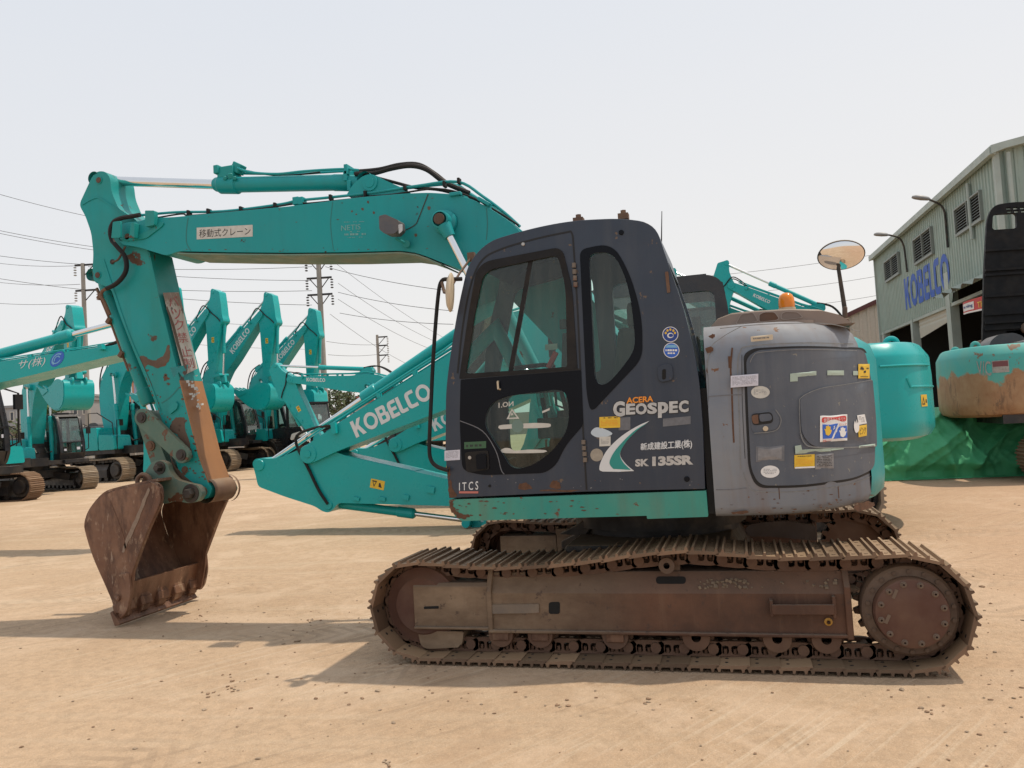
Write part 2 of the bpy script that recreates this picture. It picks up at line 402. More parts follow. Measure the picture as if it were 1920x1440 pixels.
MT['lightblue'] = flat('light_blue_vinyl', (.18, .42, .66), .45)
MT['navyblue'] = flat('navy_blue_logo', (.01, .045, .24), .45)
MT['silver'] = flat('silver_lettering', (.50, .50, .49), .3, .3, .2, 30)
MT['palegreen'] = flat('pale_green_tape', (.38, .47, .40), .6, 0, .1)
MT['greytape'] = flat('grey_sticker_residue', (.16, .165, .18), .7, 0, .25, 25)
MT['tealgfx'] = flat('teal_graphic', (.012, .25, .22), .35)
MT['glass'] = glass('green_tinted_window', (.66, .90, .82), refl=.06, dirt=.025)
MT['glass_low'] = glass('dirty_green_window', (.36, .58, .48), refl=.045, dirt=.03)
MT['glass_far'] = glass('dark_cab_window', (.42, .55, .52), refl=.12, dirt=.05)
MT['seat'] = flat('grey_seat_fabric', (.045, .05, .05), .85)
MT['inner'] = flat('dark_cab_interior', (.03, .036, .035), .7)
MT['amber'] = flat('amber_lens', (.75, .22, .01), .15)
MT['cream'] = flat('cream_plastic', (.55, .46, .33), .5)
k = NT('convex_mirror'); k.col((.8, .8, .8)); k.set(.03, 1); MT['mirror'] = k.mat
MT['boom_under'] = paint('boom_underside_dusty', (.10, .21, .17), .6, dust=.45, fade=(.14, .23, .18), seed=31)
MT['hoodrim'] = flat('hood_rim', (.30, .25, .22), .6)
MT['hoodin'] = flat('hood_recess', (.19, .148, .125), .65)
MT['teal_line'] = flat('teal_weld_line', (.012, .165, .155), .5)
MT['chipdark'] = paint('scraped_steel', (.105, .066, .044), .7, dust=.2, seed=32, stain=.2)
MT['lampgrey'] = paint('grey_plastic', (.085, .085, .095), .5, dust=.2, seed=33)
MT['teal_link'] = paint('worn_green_link', (.055, .135, .105), .5, chip=.2, dust=.2, fade=(.085, .15, .115), chipc=rgb(96, 64, 44), chips_scale=7, seed=34)
MT['teal_ear'] = paint('worn_green_ear', (.06, .15, .12), .5, chip=.25, dust=.5, fade=(.12, .16, .13), chipc=rgb(92, 62, 44), chips_scale=5, seed=35)
MT['pin_dark'] = paint('greasy_pin', (.032, .026, .023), .5, dust=.12, seed=36)
MT['mudline'] = flat('pale_mud', (.27, .20, .15), .9, 0, .2, 40)
MT['faintteal'] = flat('faded_print', (.16, .36, .34), .5)
MT['redpale'] = flat('pale_red', (.50, .16, .13), .5)
MT['paleblue'] = flat('pale_blue_vinyl', (.50, .58, .64), .5)
MT['residue'] = flat('beige_residue', (.36, .32, .26), .8, 0, .2, 30)
MT['palegreen_d'] = flat('dull_green_disc', (.14, .22, .19), .5)
MT['darkgreen'] = flat('dark_green_tape', (.035, .11, .05), .4)
MT['greymid'] = flat('grey_plate', (.24, .24, .25), .45, .2, .3, 25)
MT['lamphead'] = flat('grey_lamp_housing', (.26, .25, .24), .45)
MT['cream_sheet'] = flat('cream_shutter', (.42, .42, .36), .6)

# ================================================================== the big excavator in front
EX = tag(empty('excavator', (0.07, 1.33, 0), 0, True),
         'teal and dark grey excavator in the foreground with rust-stained brown bucket on the sand', 'excavator')
E2 = lambda *a: Vector(a)

MT['steel_dirty'] = paint('scuffed_grey_steel', (.16, .13, .105), .6, dust=.3, seed=21, stain=.2, stainc=RUST)
MT['rustrun'] = flat('rust_run', rgb(98, 66, 45), .75, 0, .4, 40)
MT['mud'] = flat('dried_mud', (.20, .155, .11), .9, 0, .2, 30)
MT['yellow_dirty'] = flat('dirty_yellow', (.42, .22, .03), .6)
MT['hubbolt'] = flat('dusty_bolt_heads', (.145, .10, .07), .6, 0, .1)
# ---------------------------------------------------------------- tracks
IDX, SPX, WZ, RI, RS = -1.485, 1.612, 0.366, 0.326, 0.333
def track_path():
    P = [(IDX+(SPX-IDX)*i/40, 0.034) for i in range(41)]
    P += [(SPX+RS*math.sin(a), WZ-(RS+.006)*math.cos(a)) for a in (R(4.5*i) for i in range(1, 40))]
    top = smooth([(SPX, .703), (1.2, .695), (.9, .694), (.6, .722), (.36, .742), (.1, .728), (-.27, .682), (-.6, .655), (-.94, .648), (-1.2, .665), (IDX, .69)], 8)
    P += top[1:-1]
    P += [(IDX-RI*math.sin(a), WZ+RI*math.cos(a)) for a in (R(4.5*i) for i in range(0, 40))]
    return [Vector(p) for p in P]
def resample(P, N):
    n = len(P); D = [0]
    for i in range(n): D.append(D[-1]+(P[(i+1) % n]-P[i]).length)
    L = D[-1]; out = []; j = 0
    for k in range(N):
        t = L*k/N
        while D[j+1] < t: j += 1
        f = (t-D[j])/(D[j+1]-D[j]); out.append(P[j].lerp(P[(j+1) % n], f))
    return out
NSH = 46
def make_shoe():
    m = MB(); g = .027
    pr = [(-.096, .002), (-.09, .012), (-.086, g), (-.074, g), (-.068, .008), (-.016, .007), (-.012, g*.96), (.0, g*.96), (.005, .007), (.05, .007),
          (.056, g), (.067, g), (.073, .006), (.098, -.004), (.102, -.016), (.092, -.018), (-.06, -.010), (-.096, -.010)]
    m.prism(pr, 0.0, .535, 0)
    for y in (.07, .15, .385, .465):
        for x in (-.035, .03): m.cyl((x, y, -.0102), (x, y, -.0125), .011, 8, 1)
    for y in (.06, .19, .35, .47):
        for x in (-.042, .028): m.cyl((x, y, .0068), (x, y, .0105), .012, 6, 0)
    return m.mesh('track_shoe', [MT['shoe'], MT['darkhole']], 30)
SHOE = make_shoe()
def make_chain(P):
    m = MB(); n = len(P)
    for i in range(n):
        a = P[i]; b = P[(i+1) % n]; t = (b-a); L = t.length; t.normalize(); z = Vector((-t.y, t.x))
        f = lambda x, h, y, a=a, t=t, z=z: Vector(((a+t*x-z*h).x, y, (a+t*x-z*h).y))
        pl = rounded([(-.012, -.016), (L*.93, -.016), (L+.03, -.03, .03), (L+.03, -.105, .035), (L*.8, -.112), (L*.3, -.112), (-.02, -.10, .03)], .012, 3)
        h1 = rounded([(.025, -.03), (.07, -.03), (.07, -.085), (.025, -.085)], .018, 3); h2 = rounded([(.085, -.03), (.13, -.03), (.13, -.085), (.085, -.085)], .018, 3)
        for y0 in (.175, .325): m.prism([pl, h1, h2], y0, y0+.032, 0, f)
        c0 = f(.155, -.065, .160); c1 = f(.155, -.065, .372); m.cyl(c0, c1, .034, 12, 0)
        for hx in (.048, .108):      # bolt shanks seen in the link windows
            m.cyl(f(hx, -.018, .19), f(hx, -.06, .19), .011, 6, 0)
    return m
def build_track(y, far):
    P0 = track_path(); P = resample(P0, NSH)
    ch = make_chain(P); vs = [(v[0], y+v[1], v[2]) for v in ch.v]; ch.v = vs
    tr = ch.build('track_chain', [MT['chain']], EX, 30)
    n = len(P)
    for i in range(n):
        a = P[i]; b = P[(i+1) % n]; t = (b-a).normalized(); nrm = Vector((t.y, -t.x)); c = (a+b)/2
        o = bpy.data.objects.new('track_shoe', SHOE); COL.objects.link(o); o.parent = tr
        jit = random.uniform(-.012, .012)
        o.matrix_basis = Matrix(((t.x, 0, nrm.x, c.x), (0, 1, 0, y), (t.y, 0, nrm.y, c.y), (0, 0, 0, 1))) @ Matrix.Rotation(jit, 4, 'Y')
    return tr
build_track(0.0, False); YF = 2.13; build_track(YF, True)

def undercarriage(y0, sgn, detail):
    Y = lambda d: y0 + sgn*d
    f = lambda a, b, x: Vector((x, Y(a), b))
    m = MB()
    cs = [(.125, .2), (.125, .455), (.19, .585), (.43, .585), (.43, .2)]
    m.prism(cs, -.985, 1.285, 0, f)
    m.prism([(.12, .215), (.12, .50), (.145, .525), (.42, .525), (.42, .215)], -1.54, -.99, 0, f)
    m.prism([(.105, .19), (.105, .47), (.175, .605), (.40, .605), (.40, .19)], -1.0, -.965, 0, f)      # weld flange
    m.prism([(.10, .185), (.10, .50), (.19, .60), (.42, .60), (.42, .185)], 1.262, 1.30, 0, f)
    m.box((.14, Y(.118), .205), (2.26, .035, .022)); m.box((-1.265, Y(.112), .222), (.545, .03, .018))
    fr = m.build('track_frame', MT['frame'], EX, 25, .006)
    if detail:
        d = MB(); fn = planeY(Y(.125)); fi = planeY(Y(.12))
        d.surf(rounded([(1029, 1129), (1050, 1128), (1050, 1151), (1029, 1151)], 5), fn, .003, 0)
        d.build('frame_opening', [MT['darkhole']], fr)
        d = MB(); d.surf(rounded([(795, 1137), (823, 1136), (823, 1141), (795, 1142)], 2), fi, .003, 0); d.build('frame_slot', [MT['darkhole']], fr)
        d = MB(); d.surf(rounded([(915, 1133), (1011, 1132), (1011, 1149), (915, 1150)], 2), fn, .012, 0, 0, .012); d.build('step_plate', [MT['steel_dirty']], fr)
        d = MB(); a = uY(1447, 1143, Y(.07)); b = uY(1565, 1143, Y(.07))
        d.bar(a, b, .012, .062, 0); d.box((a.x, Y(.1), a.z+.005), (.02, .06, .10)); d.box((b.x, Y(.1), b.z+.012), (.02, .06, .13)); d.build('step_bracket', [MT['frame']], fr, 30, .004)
        # oval slot in the sloped top
        nrm = Vector((0, -.13, .065)).normalized(); p0 = Vector((0, Y(.16), .525))
        d = MB(); d.surf(rounded([(1230, 1081), (1286, 1081), (1286, 1095), (1230, 1095)], 7), planeN(p0, nrm), .003, 0); d.build('frame_slot', [MT['darkhole']], fr)
        # dried mud and grit lying on the top
        d = MB(); rr = random.Random(3)
        for _ in range(55):
            u = rr.gauss(1365, 26) if rr.random() < .6 else rr.uniform(1300, 1570); v = rr.uniform(1086, 1103); p = uN(u, v, p0, nrm); r = rr.uniform(.004, .013)
            d.box(p, (r*2, r*1.6, r*1.3), 0, Matrix.Rotation(rr.uniform(0, 3), 3, 'Z') @ Matrix.Rotation(rr.uniform(0, 1), 3, 'X'))
        tag(d.build('dried_mud', [MT['mud']], fr, 0), kind='stuff')
        d = MB(); a = uY(1553, 1165, Y(.11)); d.lathe([(0, .022), (.012, .024), (.016, .012), (.03, .012)], a, (0, -sgn, 0), 10); d.build('grease_valve', [MT['yellow_dirty']], fr)
        # lower idler guard
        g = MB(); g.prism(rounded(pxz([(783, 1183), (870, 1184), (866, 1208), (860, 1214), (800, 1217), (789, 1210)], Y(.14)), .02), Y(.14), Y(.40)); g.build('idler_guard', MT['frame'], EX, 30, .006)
    # idler
    m = MB(); m.lathe([(0, .05), (0, .19), (.012, .205), (.02, .262), (.06, .27), (.075, .285), (.19, .285), (.205, .27), (.24, .26)], (IDX, Y(.13), WZ), (0, sgn, 0), 40)
    m.build('idler_wheel', MT['hubred'], EX)
    # sprocket
    s = MB(); pts = []
    for i in range(21):
        a0 = 2*math.pi*i/21
        for da, r in ((-.10, .245), (-.04, .29), (.04, .29), (.10, .245)): pts.append((SPX+r*math.cos(a0+da), WZ+r*math.sin(a0+da)))
    s.prism(pts, Y(.235), Y(.29)); sp = s.build('sprocket', MT['chain'], EX)
    h = MB(); h.lathe([(.235, .262), (.13, .268), (.085, .262), (.07, .245), (.066, .208), (.075, .203)], (SPX, Y(0), WZ), (0, sgn, 0), 48)
    hb = h.build('drive_hub', MT['hubgrey'], sp)
    b = MB(); c = Vector((0, 0, 0)); b.cyl(c, c+Vector((0, -sgn*.012, 0)), .013, 7); hbm = b.mesh('hub_bolt', [MT['hubgrey']])
    for i in range(18):
        a = R(8+20*i); o = link('hub_bolt', hbm, sp); o.location = (SPX+.232*math.cos(a), Y(.07), WZ+.232*math.sin(a))
    c = MB(); c.lathe([(.08, .205), (.03, .203), (.012, .197), (.008, .185), (.008, .0)], (SPX, Y(0), WZ), (0, sgn, 0), 48); c.build('hub_cover', MT['hubred'], sp)
    if detail:
        for i in range(12):
            b = MB(); a = R(12+30*i); c = Vector((SPX+.172*math.cos(a), Y(.008), WZ+.172*math.sin(a)))
            b.lathe([(0, .019), (-.003, .019), (-.004, .013), (-.013, .012), (-.014, .007), (-.010, .006)], c, (0, sgn, 0), 10); b.build('cover_bolt', [MT['hubbolt']], sp)
        for x, z in ((-.085, .115), (-.135, -.03)):
            b = MB(); b.box((SPX+x, Y(.007), WZ+z), (.018, .004, .055), 0, Matrix.Rotation(.45, 3, 'Y')); b.build('maker_tag', [MT['hubbolt']], sp)
    # rollers
    for u in (945, 1018, 1157, 1307, 1457, 1548):
        x = uY(u, 1200, Y(.2)).x
        m = MB(); m.lathe([(0, .03), (0, .085), (.03, .09), (.07, .09), (.08, .11), (.1, .11), (.11, .075), (.2, .075), (.21, .11), (.23, .11), (.24, .09), (.3, .03)], (x, Y(.13), .178), (0, sgn, 0), 20)
        m.build('track_roller', MT['chain'], EX)
        if detail and u < 1200:
            k2 = MB(); k2.box((x, Y(.135), .175), (.115, .035, .07)); k2.build('roller_bracket', MT['rust'], EX, 30, .006)
    m = MB(); m.lathe([(0, .02), (0, .05), (.012, .052), (.02, .045), (.1, .045), (.11, .055), (.2, .055)], (.22, Y(.10), .635), (0, sgn, 0), 24); m.box((.26, Y(.26), .60), (.07, .12, .08))
    m.build('carrier_roller', MT['hubgrey'], EX)
undercarriage(0.0, 1, True); undercarriage(YF+.535, -1, False)

m = MB()                                     # centre frame under the turntable
m.prism([(-.62, .42), (-.5, .72), (.62, .72), (.78, .42)], .42, 2.24); m.box((.07, 1.33, .5), (.9, 1.9, .22))
m.prism([(-.62, .36), (-.9, .36), (-.9, .5), (-.55, .66), (-.3, .66)], .42, .62); m.prism([(-.62, .36), (-.9, .36), (-.9, .5), (-.55, .66), (-.3, .66)], 2.04, 2.24)
m.prism(pxz([(1050, 1000), (1080, 985), (1112, 962), (1120, 975), (1100, 1003)], 1.0), .95, 1.1)
m.build('centre_frame', MT['dark'], EX, 30, .01)
m = MB(); m.lathe([(0, .60), (.06, .60), (.06, .66), (.2, .66), (.2, .55)], (.07, 1.33, .71), (0, 0, 1), 48); m.build('swing_ring', MT['dark'], EX)
m = MB(); m.prism(rounded(pxz([(1396, 998), (1402, 985), (1425, 980), (1470, 976), (1530, 986), (1532, 1014), (1440, 1006), (1405, 1006)], .80), .02), .80, .84); m.build('motor_guard', MT['hubgrey'], EX, 30, .006)

# ---------------------------------------------------------------- revolving frame and skirt
m = MB(); m.prism(rounded([(-1.0, .25), (.9, .25), (1.2, .5), (1.42, 1.0), (1.42, 1.66), (1.2, 2.16), (.9, 2.42), (-1.0, 2.42)], .1), .95, 1.07, 0, lambda a, b, y: Vector((a, b, y))); m.box((-.2, 1.33, 1.12), (1.9, .7, .14)); m.build('deck_frame', MT['dark'], EX, 30, .01)
m = MB(); m.prism(rounded(pxz([(841, 937), (1324, 920), (1328, 969), (1213, 973), (1213, 967), (866, 977), (855, 970), (843, 952)], .1), .008), .1, .3); m.build('skirt_panel', MT['teal_skirt'], EX, 35, .008)
m = MB(); m.box((.525, .3, 1.35), (.05, .25, .8)); m.build('body_gap', MT['seam'], EX)
# body on the far side: tank, tool box, pump house
m = MB(); m.box((.15, 2.22, 1.45), (1.5, .75, .8)); m.box((-.75, 2.25, 1.25), (.4, .7, .4)); m.build('tank_housing', MT['teal_old'], EX, 35, .04)
m = MB(); m.box((.85, 1.35, 1.42), (.8, .9, .7)); m.build('engine_bulkhead', MT['dark'], EX, 35, .03)

def patch(name, pts, fn, off, mt, par, jag=2.2, n=4):
    P = smooth(pts, n, True); rr = random.Random(len(pts)*7+int(pts[0][0])); P = [(x+rr.uniform(-jag, jag), y+rr.uniform(-jag, jag)) for x, y in P]
    b = MB(); b.surf(P, fn, off, 0); return b.build(name, mt, par)
SK = [o for o in EX.children if o.name.startswith('skirt')][0]; fsk = planeY(.1); rk = random.Random(8)
patch('rust_patch', [(843, 940), (849, 941), (850, 950), (857, 958), (866, 964), (880, 966), (876, 971), (862, 973), (852, 965), (845, 955)], fsk, .0015, MT['rustrun'], SK, 1.6)
for i in range(34):
    t = rk.random()**1.8; u = 848+t*330; v = rk.uniform(942, 966) if rk.random() < .6 else rk.choice((940, 965))+rk.uniform(-2, 2); r = rk.uniform(.8, 3.6)*(1-.5*t); el = rk.uniform(.7, 2.6)
    patch('rust_patch', [(u-r*el, v), (u-r*.3*el, v-r*.6), (u+r*.5*el, v-r*.4), (u+r*el, v+r*.1), (u+r*.2*el, v+r*.5), (u-r*.6*el, v+r*.4)], fsk, .0015, MT['rustrun'] if rk.random() < .6 else MT['chipdark'], SK, .5, 3)
# ---------------------------------------------------------------- cab
CY = .10
out_px = [(842, 934, 0), (1100, 922, 0), (1322, 917, 0), (1318, 800, 0), (1310, 695, 60), (1280, 570, 60), (1252, 492, 60), (1228, 418, 60), (1165, 409, 30), (1075, 413, 40), (1000, 427, 40), (915, 452, 45), (878, 492, 50), (858, 580, 40), (845, 660, 40), (836, 730, 30), (835, 850, 10)]
OUT = rounded(out_px, 40, 6)
W_UP = rounded([(870, 704, 5), (877, 660, 20), (887, 590, 20), (905, 505, 26), (1048, 474, 16), (1064, 540, 20), (1067, 691, 4)], 8, 6)
W_LOW = smooth([(911, 800), (912, 776), (926, 755), (958, 742), (1010, 735), (1045, 731), (1060, 738), (1066, 760), (1066, 790), (1058, 815), (1035, 845), (1005, 868), (975, 878), (957, 873), (945, 855), (925, 825)], 4, True)
W_REAR = smooth([(1105, 490), (1108, 479), (1120, 474), (1140, 475), (1156, 487), (1170, 515), (1181, 555), (1188, 605), (1190, 645), (1182, 668), (1160, 697), (1142, 716), (1128, 721), (1118, 713), (1114, 690), (1110, 600), (1107, 540)], 4, True)
FRONT_X = .9
m = MB(); cabs = planeY(CY)
m.prism([pxz(OUT, CY), pxz(W_UP, CY), pxz(W_LOW, CY), pxz(W_REAR, CY)], CY, CY+.05)
O2 = pxz(OUT, CY)
FW_ = rounded([(-1.12, 1.95), (-1.05, 2.2), (-.93, 2.66), (-.42, 2.74), (-.3, 2.70), (-.27, 1.95)], .06)
RW_ = rounded([(-.15, 1.75), (-.15, 2.62), (.05, 2.62), (.18, 2.3), (.24, 1.95), (.05, 1.75)], .07)
LW_ = rounded([(-1.05, 1.35), (-1.05, 1.82), (-.35, 1.82), (-.35, 1.45)], .08)
m.prism([O2, FW_, RW_, LW_], CY+.95, CY+1.0)
def strip(mb, pts, y0, y1, t=.025, mi=0):
    """a bent sheet of thickness t following 2-D points"""
    n = len(pts); q = []
    for i in range(n):
        a = Vector(pts[max(i-1, 0)]); b = Vector(pts[min(i+1, n-1)]); d = (b-a).normalized(); q.append((pts[i][0]-d.y*t, pts[i][1]+d.x*t))
    mb.prism(list(pts)+q[::-1], y0, y1, mi)
Zs = [p for p in O2]
iF = min(range(len(O2)), key=lambda i: (O2[i][0]-uY(878, 492, CY).x)**2+(O2[i][1]-uY(878, 492, CY).z)**2)
iFb = min(range(len(O2)), key=lambda i: (O2[i][0]-uY(836, 735, CY).x)**2+(O2[i][1]-uY(836, 735, CY).z)**2)
iR = min(range(len(O2)), key=lambda i: (O2[i][0]-uY(1250, 492, CY).x)**2+(O2[i][1]-uY(1250, 492, CY).z)**2)
iRb = min(range(len(O2)), key=lambda i: (O2[i][0]-uY(1312, 700, CY).x)**2+(O2[i][1]-uY(1312, 700, CY).z)**2)
roof = O2[iR:iF+1] if iR < iF else O2[iF:iR+1]
strip(m, roof, CY+.05, CY+.95)
strip(m, O2[iFb:], CY+.05, CY+.95)
strip(m, [O2[0], O2[1], O2[2]], CY+.05, CY+.95)
rear = O2[2:iRb+1]; strip(m, rear, CY+.05, CY+.95)
CAB = m.build('cab', MT['navy'], EX, 35, .022)
def pane(name, loops, fn, off, mt, parent, step=0):
    b = MB(); b.surf(loops, fn, off, 0, step); return b.build(name, mt, parent, 35)
# glass
wu = pane('door_window', W_UP, cabs, -.012, MT['glass'], CAB); wl = pane('lower_window', W_LOW, cabs, -.012, MT['glass_low'], CAB); wr = pane('rear_quarter_window', W_REAR, cabs, -.012, MT['glass'], CAB)
b = MB(); fr = O2[iF:iFb+1]; b.grid([[(x+.012, CY+.05, z) for x, z in fr], [(x+.012, CY+.95, z) for x, z in fr]]); b.build('windscreen', MT['glass'], CAB)
b = MB(); rr_ = O2[iRb:iR+1]; b.grid([[(x-.012, CY+.05, z) for x, z in rr_], [(x-.012, CY+.95, z) for x, z in rr_]]); b.build('rear_window', MT['glass'], CAB)
# door trims
UPF = rounded([(862, 710, 3), (868, 665, 20), (879, 590, 20), (896, 493, 30), (1054, 463, 18), (1073, 540, 20), (1083, 692, 2)], 8, 6)
b = MB(); b.surf([UPF, rounded([(873, 701, 5), (880, 660, 20), (890, 590, 20), (907, 508, 24), (1046, 478, 14), (1061, 540, 20), (1064, 688, 4)], 8, 6)], cabs, .010, 0, 0, .022); b.build('window_seal', MT['rubber'], CAB)
LOWB = rounded([(864, 712, 3), (862, 790, 30), (867, 882, 14), (905, 891, 14), (1022, 887, 26), (1043, 872, 20), (1060, 836, 20), (1094, 797, 8), (1090, 694, 3)], 8, 6)
b = MB(); b.surf([LOWB, W_LOW], cabs, .004, 0, 0, .004); b.build('door_black_panel', MT['black'], CAB)
RB = rounded([(1087, 468, 14), (1148, 455, 30), (1180, 510, 40), (1204, 590, 40), (1205, 672, 22), (1108, 775, 16), (1100, 740, 20)], 10, 6)
b = MB(); b.surf([RB, W_REAR], cabs, .004, 0, 0, .004); b.build('quarter_black_panel', MT['black'], CAB)
def seam(pts, fn, off, wd, parent, mt='seam', n=5, name='panel_gap'):
    P = [Vector(p) for p in smooth(pts, n)]; L = []; Q = []
    for i, p in enumerate(P):
        d = (P[min(i+1, len(P)-1)]-P[max(i-1, 0)]).normalized(); nn = Vector((-d.y, d.x))*wd/2; L.append(p+nn); Q.append(p-nn)
    b = MB(); b.grid([[fn(p.x, p.y, off) for p in L], [fn(p.x, p.y, off) for p in Q]]); return b.build(name, MT[mt], parent, 35)
seam([(858, 700), (868, 610), (884, 530), (905, 487), (940, 467), (1000, 449), (1060, 436), (1072, 437), (1076, 470), (1084, 600), (1092, 780), (1100, 919)], cabs, .0025, 3.2, CAB)
seam([(863, 789), (905, 808), (930, 845), (940, 880), (946, 889)], cabs, .0065, 1.6, CAB, 'greytape')
seam([(862, 709), (960, 702), (1090, 692)], cabs, .0068, 3, CAB)
# window divider bar with wiper-like post, seen inside the upper glass
b = MB(); a = uY(996, 486, CY+.02); c = uY(957, 700, CY+.02); b.bar(a, c, .02, .03); b.build('window_divider', MT['rubber'], CAB)
# hinges
for (u, v0, v1) in ((1076, 492, 540), (1094, 824, 868)):
    b = MB()
    for k2 in range(4):
        va = v0+(v1-v0)*k2/4; p = uY(u+k2, va+1, CY-.014); q = uY(u+k2, va+(v1-v0)/4-2, CY-.014); b.cyl(p, q, .014, 10)
    b.build('door_hinge', MT['steel_dirty'], CAB)
# door handle, pull, lock
b = MB(); b.surf(rounded([(872, 848, 6), (916, 844, 6), (919, 880, 6), (876, 886, 6)], 6), cabs, .012, 0, 0, .012); b.build('handle_recess', MT['rubber'], CAB)
b = MB(); b.surf(rounded([(894, 852), (913, 850), (914, 878), (896, 880)], 4), cabs, .026, 0, 0, .014); b.build('door_handle', MT['black'], CAB)
b = MB(); p = uY(881, 858, CY-.012); b.cyl(p, p+E2(0, -.006, 0), .012, 14); b.build('key_lock', MT['steel'], CAB)
b = MB(); b.tube([uY(934, 715, CY), uY(933, 716, CY-.03), uY(934, 729, CY-.03), uY(938, 730, CY)], .007, 8); b.build('pull_handle', MT['cream'], CAB)
# bumps, vents, bolts on the navy side
b = MB(); b.surf(rounded([(1232, 686, 12), (1260, 681, 10), (1263, 712, 8), (1236, 718, 10)], 8), cabs, .016, 0, 0, .016); b.build('lock_boss', MT['navy'], CAB, 35, .006)
b = MB(); b.surf(rounded([(1242, 693), (1249, 692), (1249, 711), (1242, 712)], 3), cabs, .018, 0); b.build('lock_slot', MT['darkhole'], CAB)
b = MB(); b.surf(rounded([(1247, 510), (1253, 509), (1257, 548), (1251, 550)], 2), cabs, .008, 0, 0, .008); b.build('hook_plate', MT['rust'], CAB)
for (u, v, r, mt) in ((981, 458, .013, 'steel'), (1165, 436, .017, 'black'), (1288, 898, .018, 'black'), (918, 911, .009, 'darkhole')):
    b = MB(); p = uY(u, v, CY); b.lathe([(0, r), (.006, r), (.009, r*.8), (.009, 0)], p, (0, -1, 0), 14); b.build('cab_bolt', MT[mt], CAB)
for (u, v) in ((1085, 412), (1169, 404)):
    b = MB(); p = uY(u, v, CY+.25); b.box(p+E2(0, 0, -.01), (.07, .07, .04)); b.cyl(p, p+E2(0, 0, .035), .02, 6); b.build('roof_bolt', MT['rust'], CAB)
b = MB(); p = uY(1240, 470, .9); b.tube([p, uY(1241, 396, .9)], [.006, .003], 6); b.build('antenna', MT['dark'], CAB)
# inside the cab
b = MB(); b.box((-.32, .62, 1.42), (.5, .5, .14)); b.box((-.02, .62, 1.85), (.14, .48, .72), 0, Matrix.Rotation(.16, 3, 'Y')); b.box((.07, .62, 2.30), (.10, .28, .2)); b.box((-.32, .62, 1.25), (.4, .36, .24)); b.build('operator_seat', MT['seat'], CAB, 35, .04)
b = MB(); b.box((-.3, .28, 1.55), (.6, .14, .14)); b.box((-.3, .96, 1.52), (.62, .14, .3)); b.box((-1.0, .6, 1.25), (.12, .5, .16)); b.tube([(-.55, .28, 1.6), (-.57, .28, 1.76)], .018, 8); b.tube([(-.55, .96, 1.66), (-.58, .96, 1.82)], .018, 8); b.box((-.35, .62, 1.13), (1.5, .85, .03)); b.build('control_console', MT['inner'], CAB, 35, .015)
b = MB(); b.tube([uY(965, 690, .85), uY(1020, 684, .85), uY(1040, 688, .9)], .017, 8); b.build('grab_rail', MT['rubber'], CAB)
b = MB(); b.bar(uY(1043, 660, .8), uY(1028, 690, .8), .03, .04); b.build('red_lever', MT['red'], CAB, 30, .006)
b = MB(); b.surf(rounded([(1022, 646), (1045, 644), (1045, 655), (1022, 657)], 1), planeY(.98), 0, 0); b.build('switch_plate', MT['offwhite'], CAB)
b = MB(); b.bar(uY(1062, 625, .5), uY(1060, 690, .5), .05, .05); b.box(uY(1056, 608, .5), (.05, .03, .07)); b.build('seat_belt_post', MT['inner'], CAB, 30, .006)
for pts in ([(974, 917), (973, 909), (984, 905), (994, 909), (996, 917)], [(1031, 914), (1032, 905), (1042, 901), (1050, 906), (1052, 914), (1044, 917)], [(842, 930), (842, 905), (846, 900), (848, 912), (853, 922), (856, 930)], [(841, 900), (840, 880), (843, 876), (845, 890)], [(1012, 919), (1060, 918), (1090, 920), (1040, 922)]): patch('rust_patch', pts, cabs, .0016, MT['rustrun'], CAB, 1.3)
for i in range(26):
    u, v = rk.uniform(850, 1310), rk.uniform(895, 918) if rk.random() < .5 else rk.uniform(730, 915); r = rk.uniform(.5, 1.2)
    if u < 1095 and v < 893: continue
    patch('paint_chip', [(u-r, v), (u, v-r), (u+r, v), (u, v+r)], cabs, .0014, MT['greymid'] if rk.random() < .6 else MT['rustrun'], CAB, .3, 2)
# handrail and front mirror
b = MB(); b.tube([uY(*p, .06) for p in smooth([(866, 523), (845, 524), (828, 527), (821, 560), (813, 660), (808, 760), (805, 835), (808, 862), (820, 875), (841, 882)], 5)], .0145, 8); rail = b.build('handrail', MT['rubber'], EX)
b = MB(); c = uY(845, 548, .0); ax = Vector((-1, -.12, .08)).normalized()
rows = []; s1 = ax.cross(E2(0, 0, 1)).normalized(); s2 = s1.cross(ax)
for h, r in ((-.012, .0), (-.012, .9), (-.004, 1), (.004, 1), (.022, .75), (.03, .4), (.032, .02)):
    rows.append([c+ax*h*1.0+(s1*.07*math.cos(t)+s2*.135*math.sin(t))*r for t in (2*math.pi*i/28 for i in range(28))])
b.grid(rows, 0, True); mi_ = b.build('front_mirror', MT['cream'], rail)
b = MB(); b.tube([uY(828, 528, .06), uY(833, 548, .03), uY(842, 550, .0)], .012, 8); b.tube([uY(842, 545, .0), uY(862, 512, .1), uY(886, 480, .2)], .008, 6); b.box(uY(884, 482, .2), (.05, .04, .06)); b.build('mirror_bracket', MT['rust'], rail)

